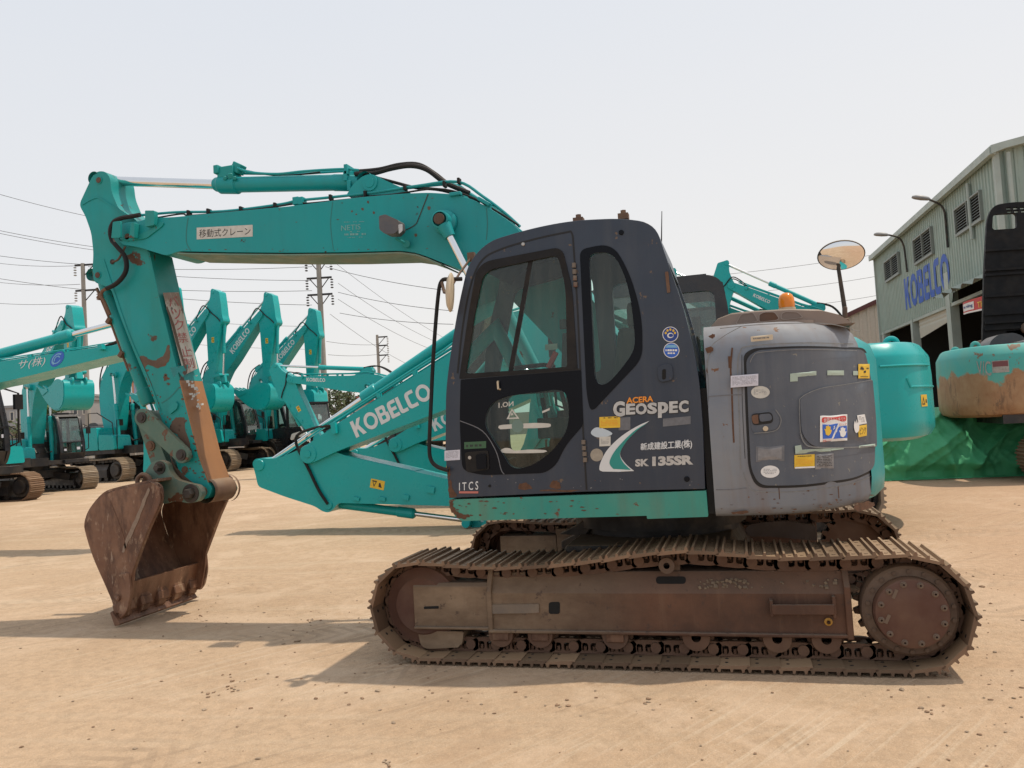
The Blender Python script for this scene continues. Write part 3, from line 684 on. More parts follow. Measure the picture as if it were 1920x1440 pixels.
# ---------------------------------------------------------------- engine side panel, counterweight, hood
PL = [(.545, .10), (.70, .10), (.88, .105), (1.04, .15), (1.19, .24), (1.33, .38), (1.47, .56), (1.59, .78), (1.67, 1.02), (1.705, 1.33)]
PLS = [Vector(p) for p in smooth(PL, 10)]
MIRR = [Vector((p.x, 2.66-p.y)) for p in reversed(PLS)]
ALL = PLS+MIRR[1:]
def plan_hit(u, v):
    d = ray(u, v); o = CAM; best = None
    for i in range(len(ALL)-1):
        a, b = ALL[i], ALL[i+1]; ex, ey = b.x-a.x, b.y-a.y
        den = d.x*ey-d.y*ex
        if abs(den) < 1e-9: continue
        t = ((a.x-o.x)*ey-(a.y-o.y)*ex)/den; s = ((a.x-o.x)*d.y-(a.y-o.y)*d.x)/den
        if -1e-6 <= s <= 1+1e-6 and t > 0 and (best is None or t < best[0]): best = (t, i, Vector((ey, -ex, 0)).normalized())
    return best
def side(u, v, off=0.0):
    h = plan_hit(u, v)
    if h is None:                      # past the silhouette: fall back on the plane that ends it
        q = uN(u, v, Vector((1.6, .95, 0)), Vector((.45, -.9, 0)).normalized()); return q
    return CAM+ray(u, v)*h[0]+h[2]*off
SEC = [(.16, .935), (.06, .935), (.02, .955), (0, 1.0), (0, 1.5), (0, 1.9), (.012, 1.99), (.04, 2.06), (.09, 2.115), (.17, 2.15), (.45, 2.165)]
def body_rows(P, sec, lift=0.0):
    rows = []
    for i, p in enumerate(P):
        a = P[max(i-1, 0)]; b = P[min(i+1, len(P)-1)]; d = (b-a).normalized(); n = Vector((-d.y, d.x))
        rows.append([Vector((p.x+n.x*o, p.y+n.y*o, z)) for o, z in sec])
    return rows
ns = next(i for i, p in enumerate(ALL) if p.x > 1.53)
m = MB(); m.grid(body_rows(ALL[:ns+1], SEC)); r0 = body_rows(ALL[:1], SEC); 
m.add([Vector((ALL[0].x, ALL[0].y+o, z)) for o, z in SEC]+[Vector((ALL[0].x, .6, .935)), Vector((ALL[0].x, .6, 2.165))], [tuple(range(len(SEC)))+(len(SEC)+1, len(SEC))])
SIDEP = m.build('engine_side_panel', MT['greyblue'], EX, 40)
SECW = [(.2, .95), (.05, .95), (.0, 1.0), (-.012, 1.1), (-.012, 1.9), (.02, 2.0), (.10, 2.06), (.3, 2.08), (.7, 2.08)]
m = MB(); m.grid(body_rows(ALL[ns:len(ALL)-ns], SECW)); m.build('counterweight', MT['teal_old'], EX, 40)
m = MB(); m.grid(body_rows(ALL[len(ALL)-ns-1:], SEC)); m.build('far_side_panel', MT['greyblue'], EX, 40)
m = MB(); m.prism(rounded([(.56, .4), (1.2, .42), (1.5, .9), (1.56, 1.33), (1.5, 1.76), (1.2, 2.2), (.56, 2.2)], .1), 2.12, 2.16, 0, lambda a, b, y: Vector((a, b, y))); m.build('deck_top', MT['hood'], EX, 35)
# rear door
DO = rounded([(1394, 664, 16), (1412, 653, 14), (1500, 648, 60), (1622, 652, 12), (1634, 705, 40), (1643, 790, 60), (1641, 882, 14), (1600, 901, 30), (1500, 915, 60), (1418, 915, 20), (1403, 880, 30), (1398, 780, 60)], 12, 6)
DI = rounded([(1399, 672, 18), (1418, 657, 14), (1500, 652, 60), (1617, 656, 12), (1629, 705, 40), (1638, 790, 60), (1636, 878, 14), (1600, 896, 30), (1500, 910, 60), (1424, 910, 20), (1408, 880, 30), (1403, 780, 60)], 12, 6)
b = MB(); b.surf(DO, side, .003, 0, 14); b.build('door_gap', MT['seam'], SIDEP)
b = MB(); b.surf(DI, side, .014, 0, 12, .014); RD = b.build('engine_door', MT['greydoor'], EX, 30)
b = MB(); b.surf(rounded([(1496, 745, 14), (1532, 728, 30), (1630, 712, 4), (1637, 790, 40), (1638, 838, 4), (1520, 838, 14), (1500, 815, 20)], 10, 6), side, .022, 0, 12, .008); b.build('door_embossing', MT['greydoor'], RD, 30, .003)
b = MB(); b.surf(rounded([(1406, 775, 14), (1452, 768, 18), (1461, 785, 12), (1456, 805, 14), (1410, 812, 10)], 10, 6), side, .019, 0, 8, .006); b.build('handle_boss', MT['greydoor'], RD, 30, .003)
b = MB(); b.surf(rounded([(1408, 776, 8), (1446, 772, 9), (1449, 793, 9), (1411, 798, 8)], 8, 6), side, .022, 0, 8); b.build('handle_recess', MT['seam'], RD)
b = MB(); b.surf(rounded([(1422, 777, 5), (1443, 775, 7), (1446, 788, 7), (1424, 791, 5)], 6, 5), side, .034, 0, 8, .012); b.surf(rounded([(1408, 779, 6), (1421, 777, 2), (1422, 794, 2), (1412, 795, 6)], 6, 5), side, .025, 1, 8); b.build('paddle_latch', [MT['greydoor'], MT['rust']], RD)
b = MB(); p = side(1434, 803.5, .02); b.lathe([(0, .016), (.008, .016), (.01, .008), (.008, 0)], p, (.2, -1, 0), 14); b.build('key_lock', MT['cream'], RD)
# pale lines: worn edges plus painted highlights round the door gap and bevel
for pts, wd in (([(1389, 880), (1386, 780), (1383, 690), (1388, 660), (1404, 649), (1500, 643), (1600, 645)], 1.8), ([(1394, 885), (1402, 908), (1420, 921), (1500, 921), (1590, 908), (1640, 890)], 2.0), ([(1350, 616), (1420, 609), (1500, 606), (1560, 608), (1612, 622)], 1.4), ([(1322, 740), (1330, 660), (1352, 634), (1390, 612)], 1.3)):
    seam(pts, side, .0016, wd, SIDEP, 'edge_wear_light', 7, 'worn_lit_line')
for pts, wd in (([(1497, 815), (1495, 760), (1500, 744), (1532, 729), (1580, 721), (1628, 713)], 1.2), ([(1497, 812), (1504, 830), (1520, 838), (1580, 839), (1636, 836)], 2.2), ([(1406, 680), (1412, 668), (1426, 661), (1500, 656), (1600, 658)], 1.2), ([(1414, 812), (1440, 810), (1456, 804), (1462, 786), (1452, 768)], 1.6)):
    seam(pts, side, .0245, wd, RD, 'edge_wear_light', 7, 'worn_lit_line')
# panel step lines
seam([(1338, 918), (1370, 918), (1400, 915)], side, .002, 1.6, SIDEP, 'greytape'); seam([(1322, 744), (1360, 741), (1392, 740)], side, .002, 1.6, SIDEP, 'greytape')
for pts, wd in (([(1391, 665), (1392, 760), (1397, 860)], 1.0),): seam(pts, side, .0017, wd, SIDEP, 'seam', 6, 'groove')
# rust runs
for pts, wd in (([(1373, 652), (1370, 690), (1372, 730), (1374, 790), (1376, 830)], 3.2), ([(1323, 675), (1325, 720), (1326, 765)], 5), ([(1368, 668), (1369, 690)], 6)):
    seam(pts, side, .0018, wd, SIDEP, 'rustrun', 5, 'rust_run')
for i in range(30):
    u = rk.uniform(1345, 1640); v = 962-(u-1345)*.05+rk.gauss(0, 5) if rk.random() < .55 else rk.uniform(920, 955); r = rk.uniform(.7, 2.2); el = rk.uniform(.8, 3)
    if u > 1560: v -= (u-1560)*.18
    patch('rust_patch', [(u-r*el, v), (u, v-r*.6), (u+r*el, v+r*.1), (u, v+r*.5)], side, .0018, MT['rustrun'], SIDEP, .5, 3)
for pts in ([(1322, 655), (1330, 650), (1338, 655), (1330, 662)], [(1328, 630), (1336, 626), (1341, 630), (1334, 635)], [(1324, 690), (1328, 700), (1329, 740), (1325, 760), (1322, 730)], [(1600, 950), (1615, 942), (1632, 940), (1640, 946), (1628, 955), (1608, 958)], [(1372, 960), (1400, 957), (1402, 962), (1380, 964)]): patch('rust_patch', pts, side, .0018, MT['rustrun'], SIDEP, 1.2)
for v0 in (918, 916): u = rk.uniform(1420, 1620); seam([(u, v0-4), (u+1, v0+8), (u+1.5, v0+18)], side, .0019, 1.6, SIDEP, 'rustrun', 4, 'rust_run')
# hood
m = MB()
hp = [(1331, 614), (1346, 597), (1372, 587), (1410, 583), (1480, 579), (1535, 580), (1572, 589), (1600, 607)]
hz = pxz(hp, .50); m.prism(hz+[(hz[-1][0]+.02, 2.12), (hz[0][0], 2.12)], .50, 2.0); HOOD = m.build('engine_hood', MT['hood'], EX, 40, .03)
hf = planeY(.50)
for i, L in enumerate(([(1381, 606), (1390, 590), (1412, 587), (1420, 601), (1416, 603), (1384, 607)], [(1424, 603), (1424, 590), (1434, 586), (1452, 586), (1460, 597), (1456, 600), (1430, 603)], [(1465, 597), (1466, 588), (1474, 585), (1495, 586), (1504, 594), (1500, 596), (1470, 599)])):
    L2 = rounded([(x, y, 4) for x, y in L], 4)
    cx = sum(p[0] for p in L2)/len(L2); cy = sum(p[1] for p in L2)/len(L2)
    b = MB(); b.surf([[(cx+(x-cx)*1.10, cy+(y-cy)*1.18) for x, y in L2], L2], hf, .006, 0, 0, .006); b.surf(L2, hf, .002, 1); b.build('hood_recess', [MT['hoodrim'], MT['rust'] if i == 1 else MT['hoodin']], HOOD)
# beacon, rear mirror
b = MB(); p = uY(1476, 585, 1.15); b.lathe([(-.1, .058), (0, .058), (.012, .062), (.03, .062)], p, (0, 0, 1), 24, 0); b.lathe([(.03, .056), (.06, .058), (.10, .055), (.125, .045), (.14, .025), (.145, 0)], p, (0, 0, 1), 24, 1); b.build('beacon_light', [MT['cream'], MT['amber']], EX)
b = MB(); base = uY(1584, 606, .9); top = uY(1572, 503, .9); b.bar(base+E2(0, 0, -.12), base+E2(0, 0, .03), .05, .11); b.bar(base, uY(1584, 575, .9), .03, .06); b.build('mirror_base', MT['hubgrey'], EX, 30, .01)
b = MB(); b.tube([uY(1584, 580, .9), top, uY(1576, 482, .95)], [.016, .013, .012], 10); ms = b.build('mirror_stalk', MT['dark'], EX)
b = MB(); c = uY(1577, 478.5, .9); vd = (CAM-c).normalized(); ax = (vd+E2(.10, .02, -.42)).normalized(); s1 = ax.cross(E2(0, 0, 1)).normalized(); s2 = s1.cross(ax)
def disc(prof, rx, rz): return [[c+ax*h+(s1*rx*math.cos(t)+s2*rz*math.sin(t))*r for t in (2*math.pi*i/36 for i in range(36))] for h, r in prof]
b.grid(disc([(-.03, .0), (-.03, .6), (-.012, .98), (.0, 1.0), (.006, .99), (.006, .95)], .158, .110), 0, True); b.build('rear_mirror', MT['dark'], ms)
b = MB(); b.grid(disc([(.0065, .95), (.020, .8), (.031, .55), (.038, .3), (.04, .001)], .158, .110), 0, True); b.build('mirror_face', MT['mirror'], ms)

# ---------------------------------------------------------------- boom
BY0, BY1 = 1.10, 1.56; BC = 1.33
boom_px = [(226, 458), (220, 437), (230, 417), (262, 415), (277, 409), (325, 407), (540, 387), (674, 370), (756, 363), (803, 361), (851, 364), (887, 374), (923, 393), (962, 419), (1000, 462)]
bz = pxz(boom_px, BY0)+[(-.45, 2.75), (-.12, 2.2), (.1, 1.7), (.08, 1.5), (-.06, 1.42), (-.22, 1.5), (-.6, 2.15), (-1.0, 2.62)]+pxz([(859, 503), (827, 492), (803, 482), (780, 474), (751, 470), (648, 473), (540, 474), (430, 473), (333, 471), (313, 480), (258, 463)], BY0)
bz = rounded([(x, z, .06) for x, z in bz], .06, 4)
m = MB(); m.prism(bz, BY0+.012, BY1-.012)
BOOM = m.build('boom', MT['teal_old'], EX, 28, .012)
# welded flanges along the lower and upper edge of the near and far plates
for y0, y1 in ((BY0, BY0+.014), (BY1-.014, BY1)):
    b = MB(); b.prism(bz, y0, y1); b.build('side_plate', MT['teal_old'], BOOM, 28, .003)
b = MB(); up = pxz([(333, 474), (430, 475.5), (540, 476.5), (648, 475.5), (751, 472.5), (780, 476.5), (803, 484.5), (827, 495)], BY0)
strip(b, [(x, z-.012) for x, z in up], BY0-.004, BY1+.004, .012); b.build('bottom_plate', MT['boom_under'], BOOM, 30)
b = MB(); b.prism(rounded(pxz([(648, 368), (662, 345), (680, 330), (694, 326), (708, 330), (722, 338), (756, 353), (770, 362)], BY0+.06), .03), BY0+.06, BY1-.06); b.build('cylinder_lug', MT['teal_old'], BOOM, 30, .01)
fnb = planeY(BY0)
b = MB(); p = uY(694, 343, BY0+.06); b.lathe([(.0, .072), (-.012, .07), (-.012, .045), (-.018, .042), (-.018, 0)], p, (0, 1, 0), 24); b.build('pin_boss', MT['teal_old'], BOOM)
# nose brackets
b = MB(); b.surf(rounded([(279, 397), (296, 397), (296, 424), (279, 427)], 2), fnb, .05, 0, 0, .05); b.build('pipe_clamp', MT['teal_arm'], BOOM, 30, .004); b = MB(); b.surf(rounded([(225, 420), (239, 418), (239, 449), (222, 450)], 2), fnb, .09, 0, 0, .02); b.surf(rounded([(256, 421), (262, 420), (262, 449), (252, 449)], 2), fnb, .07, 0, 0, .07); b.build('nose_bracket', MT['teal_arm'], BOOM, 30, .004)
b = MB(); b.surf(rounded([(225, 450, 3), (250, 452, 3), (276, 447, 4), (305, 425, 3), (309, 418, 3), (302, 416, 3), (285, 430, 3), (262, 440, 3)], 3), fnb, .012, 0, 0, .012); b.build('nose_gusset', MT['teal_arm'], BOOM, 30, .004)
seam([(353, 408), (350, 430), (350, 455), (358, 470)], fnb, .001, 2.0, BOOM, 'teal_line', 5, 'weld_line'); seam([(624, 378), (620, 420), (625, 468)], fnb, .001, 1.4, BOOM, 'teal_line', 5, 'weld_line'); seam([(912, 390), (914, 420), (912, 450)], fnb, .001, 2, BOOM, 'teal_line', 5, 'weld_line')
seam([(803, 364), (785, 410), (778, 422), (760, 432)], fnb, .004, 1.8, BOOM, 'dark', 5, 'lamp_cable')
# chipped spots
for u, v, r in ((660, 396, 2), (680, 392, 2.6), (701, 399, 3.2), (690, 379, 2.6), (804, 390, 3.6), (779, 441, 3.2), (668, 402, 1.5)):
    b = MB(); b.surf([(u+math.cos(a)*r*random.uniform(.6, 1.2), v+math.sin(a)*r*random.uniform(.7, 1.3)) for a in (i*.8 for i in range(8))], fnb, .0012, 0); b.build('paint_chip', MT['chipdark'], BOOM)
rp = random.Random(5)
for i in range(46):
    if rp.random() < .5: u = rp.uniform(330, 760); v = 471+rp.uniform(-4, 0)
    elif rp.random() < .5: u = rp.uniform(330, 900); v = (407-(u-330)*.098 if u < 750 else 365)+3+rp.uniform(0, 4)
    else: u, v = rp.uniform(300, 930), rp.uniform(400, 470)
    if v > 503 or (u > 860 and v < 385): continue
    r = rp.uniform(.4, 1.3); el = rp.uniform(.8, 2.5); patch('paint_chip', [(u-r*el, v), (u, v-r*.7), (u+r*el, v), (u, v+r*.6)], fnb, .0012, MT['chipdark'], BOOM, .3, 2)
# boom cylinders
for yy, nm in ((BY0-.10, 1), (BY1+.10, 0)):
    top = uY(828, 413, BY0-.10); top.y = yy; d = (uY(882, 520, BY0-.10)-uY(828, 413, BY0-.10)); d.y = 0; d.normalize()
    sg = -1 if nm else 1
    b = MB(); b.lathe([(-.085, .105), (-.06, .10), (-.045, .072), (.045, .072), (.05, .06)], E2(top.x, yy, top.z), (0, -sg*-1, 0), 26)
    b.tube([top+d*.05, top+d*.16], [.062, .046], 16); bo = b.build('boom_cylinder', MT['teal_old'], EX)
    b = MB(); b.cyl(top+d*.15, top+d*.62, .033, 18); b.build('piston_rod', MT['chrome'], bo)
    b = MB(); b.cyl(top+d*.62, top+d*1.55, .055, 18); b.cyl(top+d*.60, top+d*.70, .066, 18); b.build('cylinder_barrel', MT['teal_old'], bo)
    b = MB(); c = E2(top.x, yy+sg*.055, top.z); b.lathe([(0, .045), (sg*.012, .045), (sg*.016, .03), (sg*.016, 0)], c, (0, 1, 0), 20); b.build('pin_cap', MT['hubgrey'], bo)
# work lamp
b = MB(); b.tube([uY(765, 455, BY0), uY(762, 457, BY0-.05), uY(742, 447, BY0-.12)], .012, 8); b.cyl(uY(762, 457, BY0-.0), uY(762, 457, BY0-.06), .03, 12); wl_ = b.build('lamp_bracket', MT['teal_arm'], EX)
b = MB(); b.prism(rounded(pxz([(718, 409, ), (730, 406), (754, 417), (756, 433), (747, 442), (729, 442), (719, 434)], BY0-.14), .015), BY0-.22, BY0-.09); b.build('work_lamp', MT['lampgrey'], wl_, 30, .012)
b = MB(); fl = planeY(BY0-.22); b.surf(rounded([(747, 421, 2), (755, 420, 2), (755, 433, 2), (748, 439, 2)], 2), fl, .002, 0); b.build('lamp_stripe', MT['silver'], wl_)

# ---------------------------------------------------------------- pipes and hoses along the boom
def pipe(pts, Y, r, mt, nm='hydraulic_pipe', par=BOOM, n=5, dy=None):
    P = [uY(p[0], p[1], p[2] if len(p) > 2 else Y) for p in pts]
    b = MB(); b.tube([Vector(p) for p in smooth(P, n)], r, 8); return b.build(nm, MT[mt], par)
pipe([(245, 404), (270, 403), (330, 398), (420, 396), (520, 384), (560, 376), (620, 370), (700, 361), (780, 349), (858, 341), (905, 368), (945, 398), (975, 425)], 1.16, .0125, 'teal_old')
pipe([(290, 409), (340, 401), (355, 404), (420, 399), (500, 390), (560, 381), (580, 381), (660, 373), (740, 364), (820, 354), (880, 368), (930, 395), (972, 422)], 1.13, .008, 'rubber', 'hydraulic_hose')
pipe([(690, 362), (760, 352), (840, 345), (866, 356), (925, 390), (966, 420)], 1.3, .0125, 'teal_old')
pipe([(704, 361), (780, 351), (850, 346), (880, 362), (935, 397)], 1.45, .0125, 'teal_old')
pipe([(666, 326), (700, 325), (735, 316), (770, 311), (800, 318), (830, 340), (848, 349), (880, 362)], 1.28, .021, 'rubber', 'hydraulic_hose')
pipe([(668, 322), (710, 318), (750, 309), (785, 309), (815, 326), (840, 345), (872, 358)], 1.40, .021, 'rubber', 'hydraulic_hose')
pipe([(690, 329), (740, 342), (780, 352), (830, 357), (900, 378)], 1.33, .014, 'rubber', 'hydraulic_hose')
pipe([(445, 315), (470, 323), (520, 326), (570, 321), (640, 317), (672, 319)], 1.28, .0115, 'teal_old')
pipe([(440, 325), (500, 326), (560, 326), (610, 323), (650, 321), (672, 323)], 1.38, .0115, 'teal_old')
pipe([(452, 318), (500, 327), (540, 329), (600, 323)], 1.33, .008, 'rubber', 'hydraulic_hose')
b = MB()
for u, v in ((355, 400), (392, 397), (453, 393), (517, 386), (621, 371), (686, 364), (760, 352), (834, 346), (861, 340)): b = MB(); b.box(uY(u, v, 1.15), (.022, .06, .05)); b.build('cable_tie', MT['rubber'], BOOM, 30, .004)
b = MB()
for u, v, s in ((558, 378, 1), (567, 378, .8)): b.box(uY(u, v, 1.16), (.06*s, .08, .07))
b.build('pipe_clamp', MT['teal_old'], BOOM, 30, .006); b = MB(); b.box(uY(862, 380-10, 1.2), (.10, .25, .03)); b.box(uY(915, 384, 1.2), (.12, .25, .03), 0, Matrix.Rotation(.6, 3, 'Y')); b.box(uY(915, 391, 1.12), (.06, .03, .05)); b.build('pipe_bracket', MT['teal_old'], BOOM, 30, .006)
seamP = [(925, 394, 1.12), (940, 408, 1.12), (960, 425, 1.12), (975, 440, 1.12)]
for k2 in range(4): pipe([(922, 388+4*k2, 1.14+.05*k2), (942, 404+4*k2, 1.14+.05*k2), (962, 421+3*k2, 1.14+.05*k2), (985, 440, 1.14+.05*k2)], 1.12, .009, 'rubber' if k2 % 2 else 'teal_old', 'hydraulic_hose')

# ---------------------------------------------------------------- arm
AY0, AY1 = 1.17, 1.49
arm_l = [(258, 414), (222, 391), (209, 359), (206, 332), (197, 321), (182, 321), (172, 332), (148, 384), (160, 405), (171, 437), (175, 473), (173, 515), (178, 530), (188, 533), (208, 541), (222, 585), (243, 640), (270, 705), (298, 772), (322, 842), (340, 898), (352, 924), (368, 938), (392, 934), (398, 915)]
arm_r = [(390, 905), (372, 855), (349, 763), (323, 663), (300, 570), (277, 471)]
az = rounded([(x, z, .05) for x, z in pxz(arm_l+arm_r, AY0)], .05, 4)
m = MB(); m.prism(az, AY0+.012, AY1-.012); ARM = m.build('arm', MT['teal_arm'], EX, 28, .010)
for y0, y1 in ((AY0, AY0+.014), (AY1-.014, AY1)):
    b = MB(); b.prism(az, y0, y1); b.build('side_plate', MT['teal_arm'], ARM, 28, .003)
fna = planeY(AY0)
# front cover plate of the arm (paint worn away low down)
fp = pxz([(279, 471), (301, 570), (324, 663), (350, 763), (373, 855), (391, 904)], AY0)
def strip2(name, pts, mt, t=.012, ya=AY0+.0, yb=AY1-.0): 
    b = MB(); strip(b, [(x+.003, z) for x, z in pts], ya, yb, -t); return b.build(name, mt, ARM, 30, .002)
strip2('front_plate', fp[:3]+[((fp[2][0]+fp[3][0])/2, (fp[2][1]+fp[3][1])/2)], MT['teal_arm'])
strip2('worn_front_plate', [((fp[2][0]+fp[3][0])/2+.001, (fp[2][1]+fp[3][1])/2)]+fp[3:], MT['armface'])
# bare patches: shapes scraped off the side
patch('bare_patch', [(262, 670), (272, 668), (282, 675), (296, 674), (308, 664), (314, 648), (318, 650), (318, 670), (311, 684), (296, 690), (280, 684), (273, 690), (279, 706), (286, 724), (280, 722), (270, 696)], fna, .0014, MT['chipdark'], ARM, 1.2)
patch('bare_patch', [(322, 790), (334, 782), (346, 786), (349, 806), (358, 838), (362, 858), (350, 850), (338, 826), (330, 812), (318, 806)], fna, .0014, MT['chipdark'], ARM, 1.6)
patch('bare_patch', [(317, 848), (328, 870), (344, 890), (360, 905), (372, 930), (350, 920), (332, 895)], fna, .0014, MT['chipdark'], ARM, 1.4)
patch('bare_patch', [(306, 706), (312, 704), (315, 710), (309, 714)], fna, .0014, MT['chipdark'], ARM, .8)
rp = random.Random(12)
for i in range(70):
    v = 690+210*rp.random()**.8; l0 = 205+(v-541)*.385 if v < 772 else 298+(v-772)*.36; r0_ = 323+(v-663)*.277; e = rp.random(); u = l0+4+rp.random()**2*18 if e < .4 else (r0_-3-rp.random()**2*22 if e < .85 else rp.uniform(l0+4, r0_-3)); r = rp.uniform(.6, 2.6); el = rp.uniform(.6, 1.6)
    patch('bare_patch', [(u-r*el, v), (u-r*.3, v-r*.9), (u+r*.6, v-r*.7), (u+r*el, v+r*.3), (u, v+r), (u-r*.7, v+r*.5)], fna, .0014, MT['chipdark'], ARM, .6, 3)
b = MB(); b.surf(rounded([(316, 766), (331, 752), (336, 758), (334, 766), (321, 777)], 2), fna, .02, 0, 0, .02); b.build('lug_plate', MT['teal_arm'], ARM, 30, .004)
seam([(303, 756), (320, 744), (336, 726)], fna, .002, 2.2, ARM, 'teal_line', 5, 'weld_line'); seam([(194, 486), (212, 541), (243, 630), (278, 710), (301, 770)], fna, .006, 3, ARM, 'teal_arm', 5, 'weld_line'); seam([(154, 384), (176, 372), (190, 373), (222, 394), (250, 411)], fna, .008, 2.4, ARM, 'teal_arm', 5, 'weld_line')
# pins
def pin(u, v, Y, r, par, mt='hubred', mt2='teal_arm', h=.012, big=1.55):
    b = MB(); p = uY(u, v, Y); b.lathe([(0, r*big), (h*.6, r*big*.97), (h*.6, r*1.02)], p, (0, -1, 0), 26, 0); b.lathe([(h*.2, r), (h, r*.95), (h, 0)], p, (0, -1, 0), 22, 1); return b.build('pin_boss', [MT[mt2], MT[mt]], par)
pin(186, 338, AY0, .028, ARM, big=1.35); pin(184, 516, AY0, .028, ARM, big=1.3); pin(347, 881, AY0, .022, ARM, 'rust', 'rust'); 
pin(240, 444, BY0, .030, BOOM, 'hubgrey', 'teal_arm')
# scar and sticker on the front face: frame of the face
pa, pb = uY(279, 471, AY0), uY(391, 904, AY0); ta = (pb-pa).normalized(); nf = Vector((-ta.z, 0, ta.x)); nf = nf if nf.x > 0 else -nf
fnf = planeN(pa+nf*.016, nf)
# ---------------------------------------------------------------- arm cylinder on top of the boom
a = uY(190, 339, BC); c = uY(694, 343, BC); d = (c-a).normalized()
g0 = uY(403, 346, BC)
b = MB(); b.cyl(a-d*.0, a+d*.0+d*.10, .06, 18); b.lathe([(-.10, .065), (.10, .065)], a, (0, 1, 0), 22); ac = b.build('arm_cylinder', MT['teal_arm'], EX)
b = MB(); b.cyl(a+d*.08, g0+d*.05, .045, 24); b.build('piston_rod', MT['chrome'], ac)
b = MB(); b.tube([g0, g0+d*.02, g0+d*.03, g0+d*.06, g0+d*.07, g0+d*.25, g0+d*.26, c-d*.36, c-d*.35, c-d*.22, c-d*.21, c-d*.05], [.055, .066, .066, .078, .086, .086, .0715, .0715, .075, .075, .07, .06], 28); b.lathe([(-.12, .07), (.12, .07)], c, (0, 1, 0), 22); b.build('cylinder_barrel', MT['teal_old'], ac, 30)
b = MB(); q = uY(430, 325, BC); b.box(q, (.17, .14, .10)); b.box(uY(447, 316, BC), (.09, .10, .09), 0, Matrix.Rotation(.5, 3, 'Y')); b.box(uY(415, 322, BC), (.05, .18, .08)); b.cyl(uY(432, 330, BC-.09), uY(432, 330, BC+.09), .028, 12); b.tube([uY(436, 310, BC), uY(447, 313, BC), uY(456, 322, BC)], .018, 8); b.cyl(uY(422, 334, BC-.1), uY(422, 334, BC), .02, 8); b.cyl(uY(440, 334, BC-.1), uY(440, 334, BC), .02, 8); b.build('valve_block', MT['teal_arm'], ac, 30, .008)
b = MB()
for u, v in ((655, 334), (656, 322), (662, 352)): b = MB(); b.box(uY(u, v, BC), (.035, .17, .09)); b.build('pipe_bracket', MT['teal_old'], ac, 30, .004)
# bucket hose curling round the arm head
pipe([(262, 403), (245, 406), (228, 409), (214, 416), (207, 432), (210, 450), (220, 463), (232, 477), (237, 492), (236, 508), (228, 522), (215, 534), (200, 541)], 1.10, .022, 'rubber', 'hydraulic_hose', ARM)
pipe([(202, 540), (192, 546), (190, 556), (196, 567), (206, 590)], 1.2, .016, 'rust', 'hydraulic_pipe', ARM)
pipe([(211, 491), (221, 487), (229, 474), (235, 462)], 1.12, .010, 'hubgrey', 'hose_guide', ARM); pin(211, 491, AY0, .016, ARM, 'dark', 'dark')
# ---------------------------------------------------------------- bucket cylinder and linkage
a = uY(181, 517, BC); pin_l = uY(268, 784, BC); d = (pin_l-a).normalized()
b = MB(); g1 = uY(283, 757, BC); dd = (uY(285, 772, BC)-uY(196, 530, BC)); dd = dd.normalized(); s0 = uY(196, 530, BC)
b.lathe([(-.07, .06), (.07, .06)], a, (0, 1, 0), 20); bc_ = b.build('bucket_cylinder', MT['teal_arm'], EX)
L0 = (g1-s0).length
b = MB(); b.tube([s0-dd*.05, s0+dd*.02, s0+dd*(L0-.16), s0+dd*(L0-.15), s0+dd*(L0-.02), s0+dd*L0], [.05, .062, .062, .072, .072, .06], 22); b.build('cylinder_barrel', MT['teal_arm'], bc_)
b = MB(); b.cyl(s0+dd*(L0-.02), s0+dd*(L0+.18), .036, 16); b.build('piston_rod', MT['chrome'], bc_)
b = MB()
for q in (.16, .42, .78): b = MB(); b.box(uY(196, 530, BC)+dd*q+E2(-.05, -.05, 0), (.06, .08, .04), 0, Matrix.Rotation(-.9, 3, 'Y')); b.build('pipe_clip', MT['rust'], bc_, 30, .004)
b = MB()
b.tube([s0+E2(-.075, -.02, -.05), s0+dd*.4+E2(-.075, -.02, 0), s0+dd*.95+E2(-.075, -.02, 0)], .014, 8); b.build('steel_pipe', MT['rust'], bc_, 30)
def link_bar(name, p0, p1, r0, r1, Y0, Y1, mt, par):
    q0, q1 = uY(*p0, Y0), uY(*p1, Y0); ax = Vector((q1.x-q0.x, q1.z-q0.z)); an = math.atan2(ax.y, ax.x); L = []
    for k2 in range(13): t = an+math.pi/2+math.pi*k2/12; L.append((q0.x+r0*math.cos(t), q0.z+r0*math.sin(t)))
    for k2 in range(13): t = an-math.pi/2+math.pi*k2/12; L.append((q1.x+r1*math.cos(t), q1.z+r1*math.sin(t)))
    b = MB(); b.prism(L, Y0, Y1); return b.build(name, mt, par, 35, .008)
for Ya in (1.08, 1.53):
    ln = link_bar('idler_link', (266, 783), (340, 853), .082, .076, Ya, Ya+.05, MT['teal_link'], EX)
    if Ya < 1.3:
        for u, v in ((266, 783), (340, 853)):
            b = MB(); p = uY(u, v, Ya); b.lathe([(0, .052), (.012, .05), (.012, .03), (.022, .028), (.022, 0)], p, (0, -1, 0), 22); b.build('link_pin', MT['pin_dark'], ln)
bl = link_bar('bucket_link', (268, 784), (301, 877), .075, .085, 1.20, 1.46, MT['teal_link'], EX)
b = MB(); p = uY(283, 836, 1.20); b.lathe([(0, .05), (.012, .048), (.012, .03), (.02, .028), (.02, 0)], p, (0, -1, 0), 20); b.build('link_pin', MT['rust'], bl)

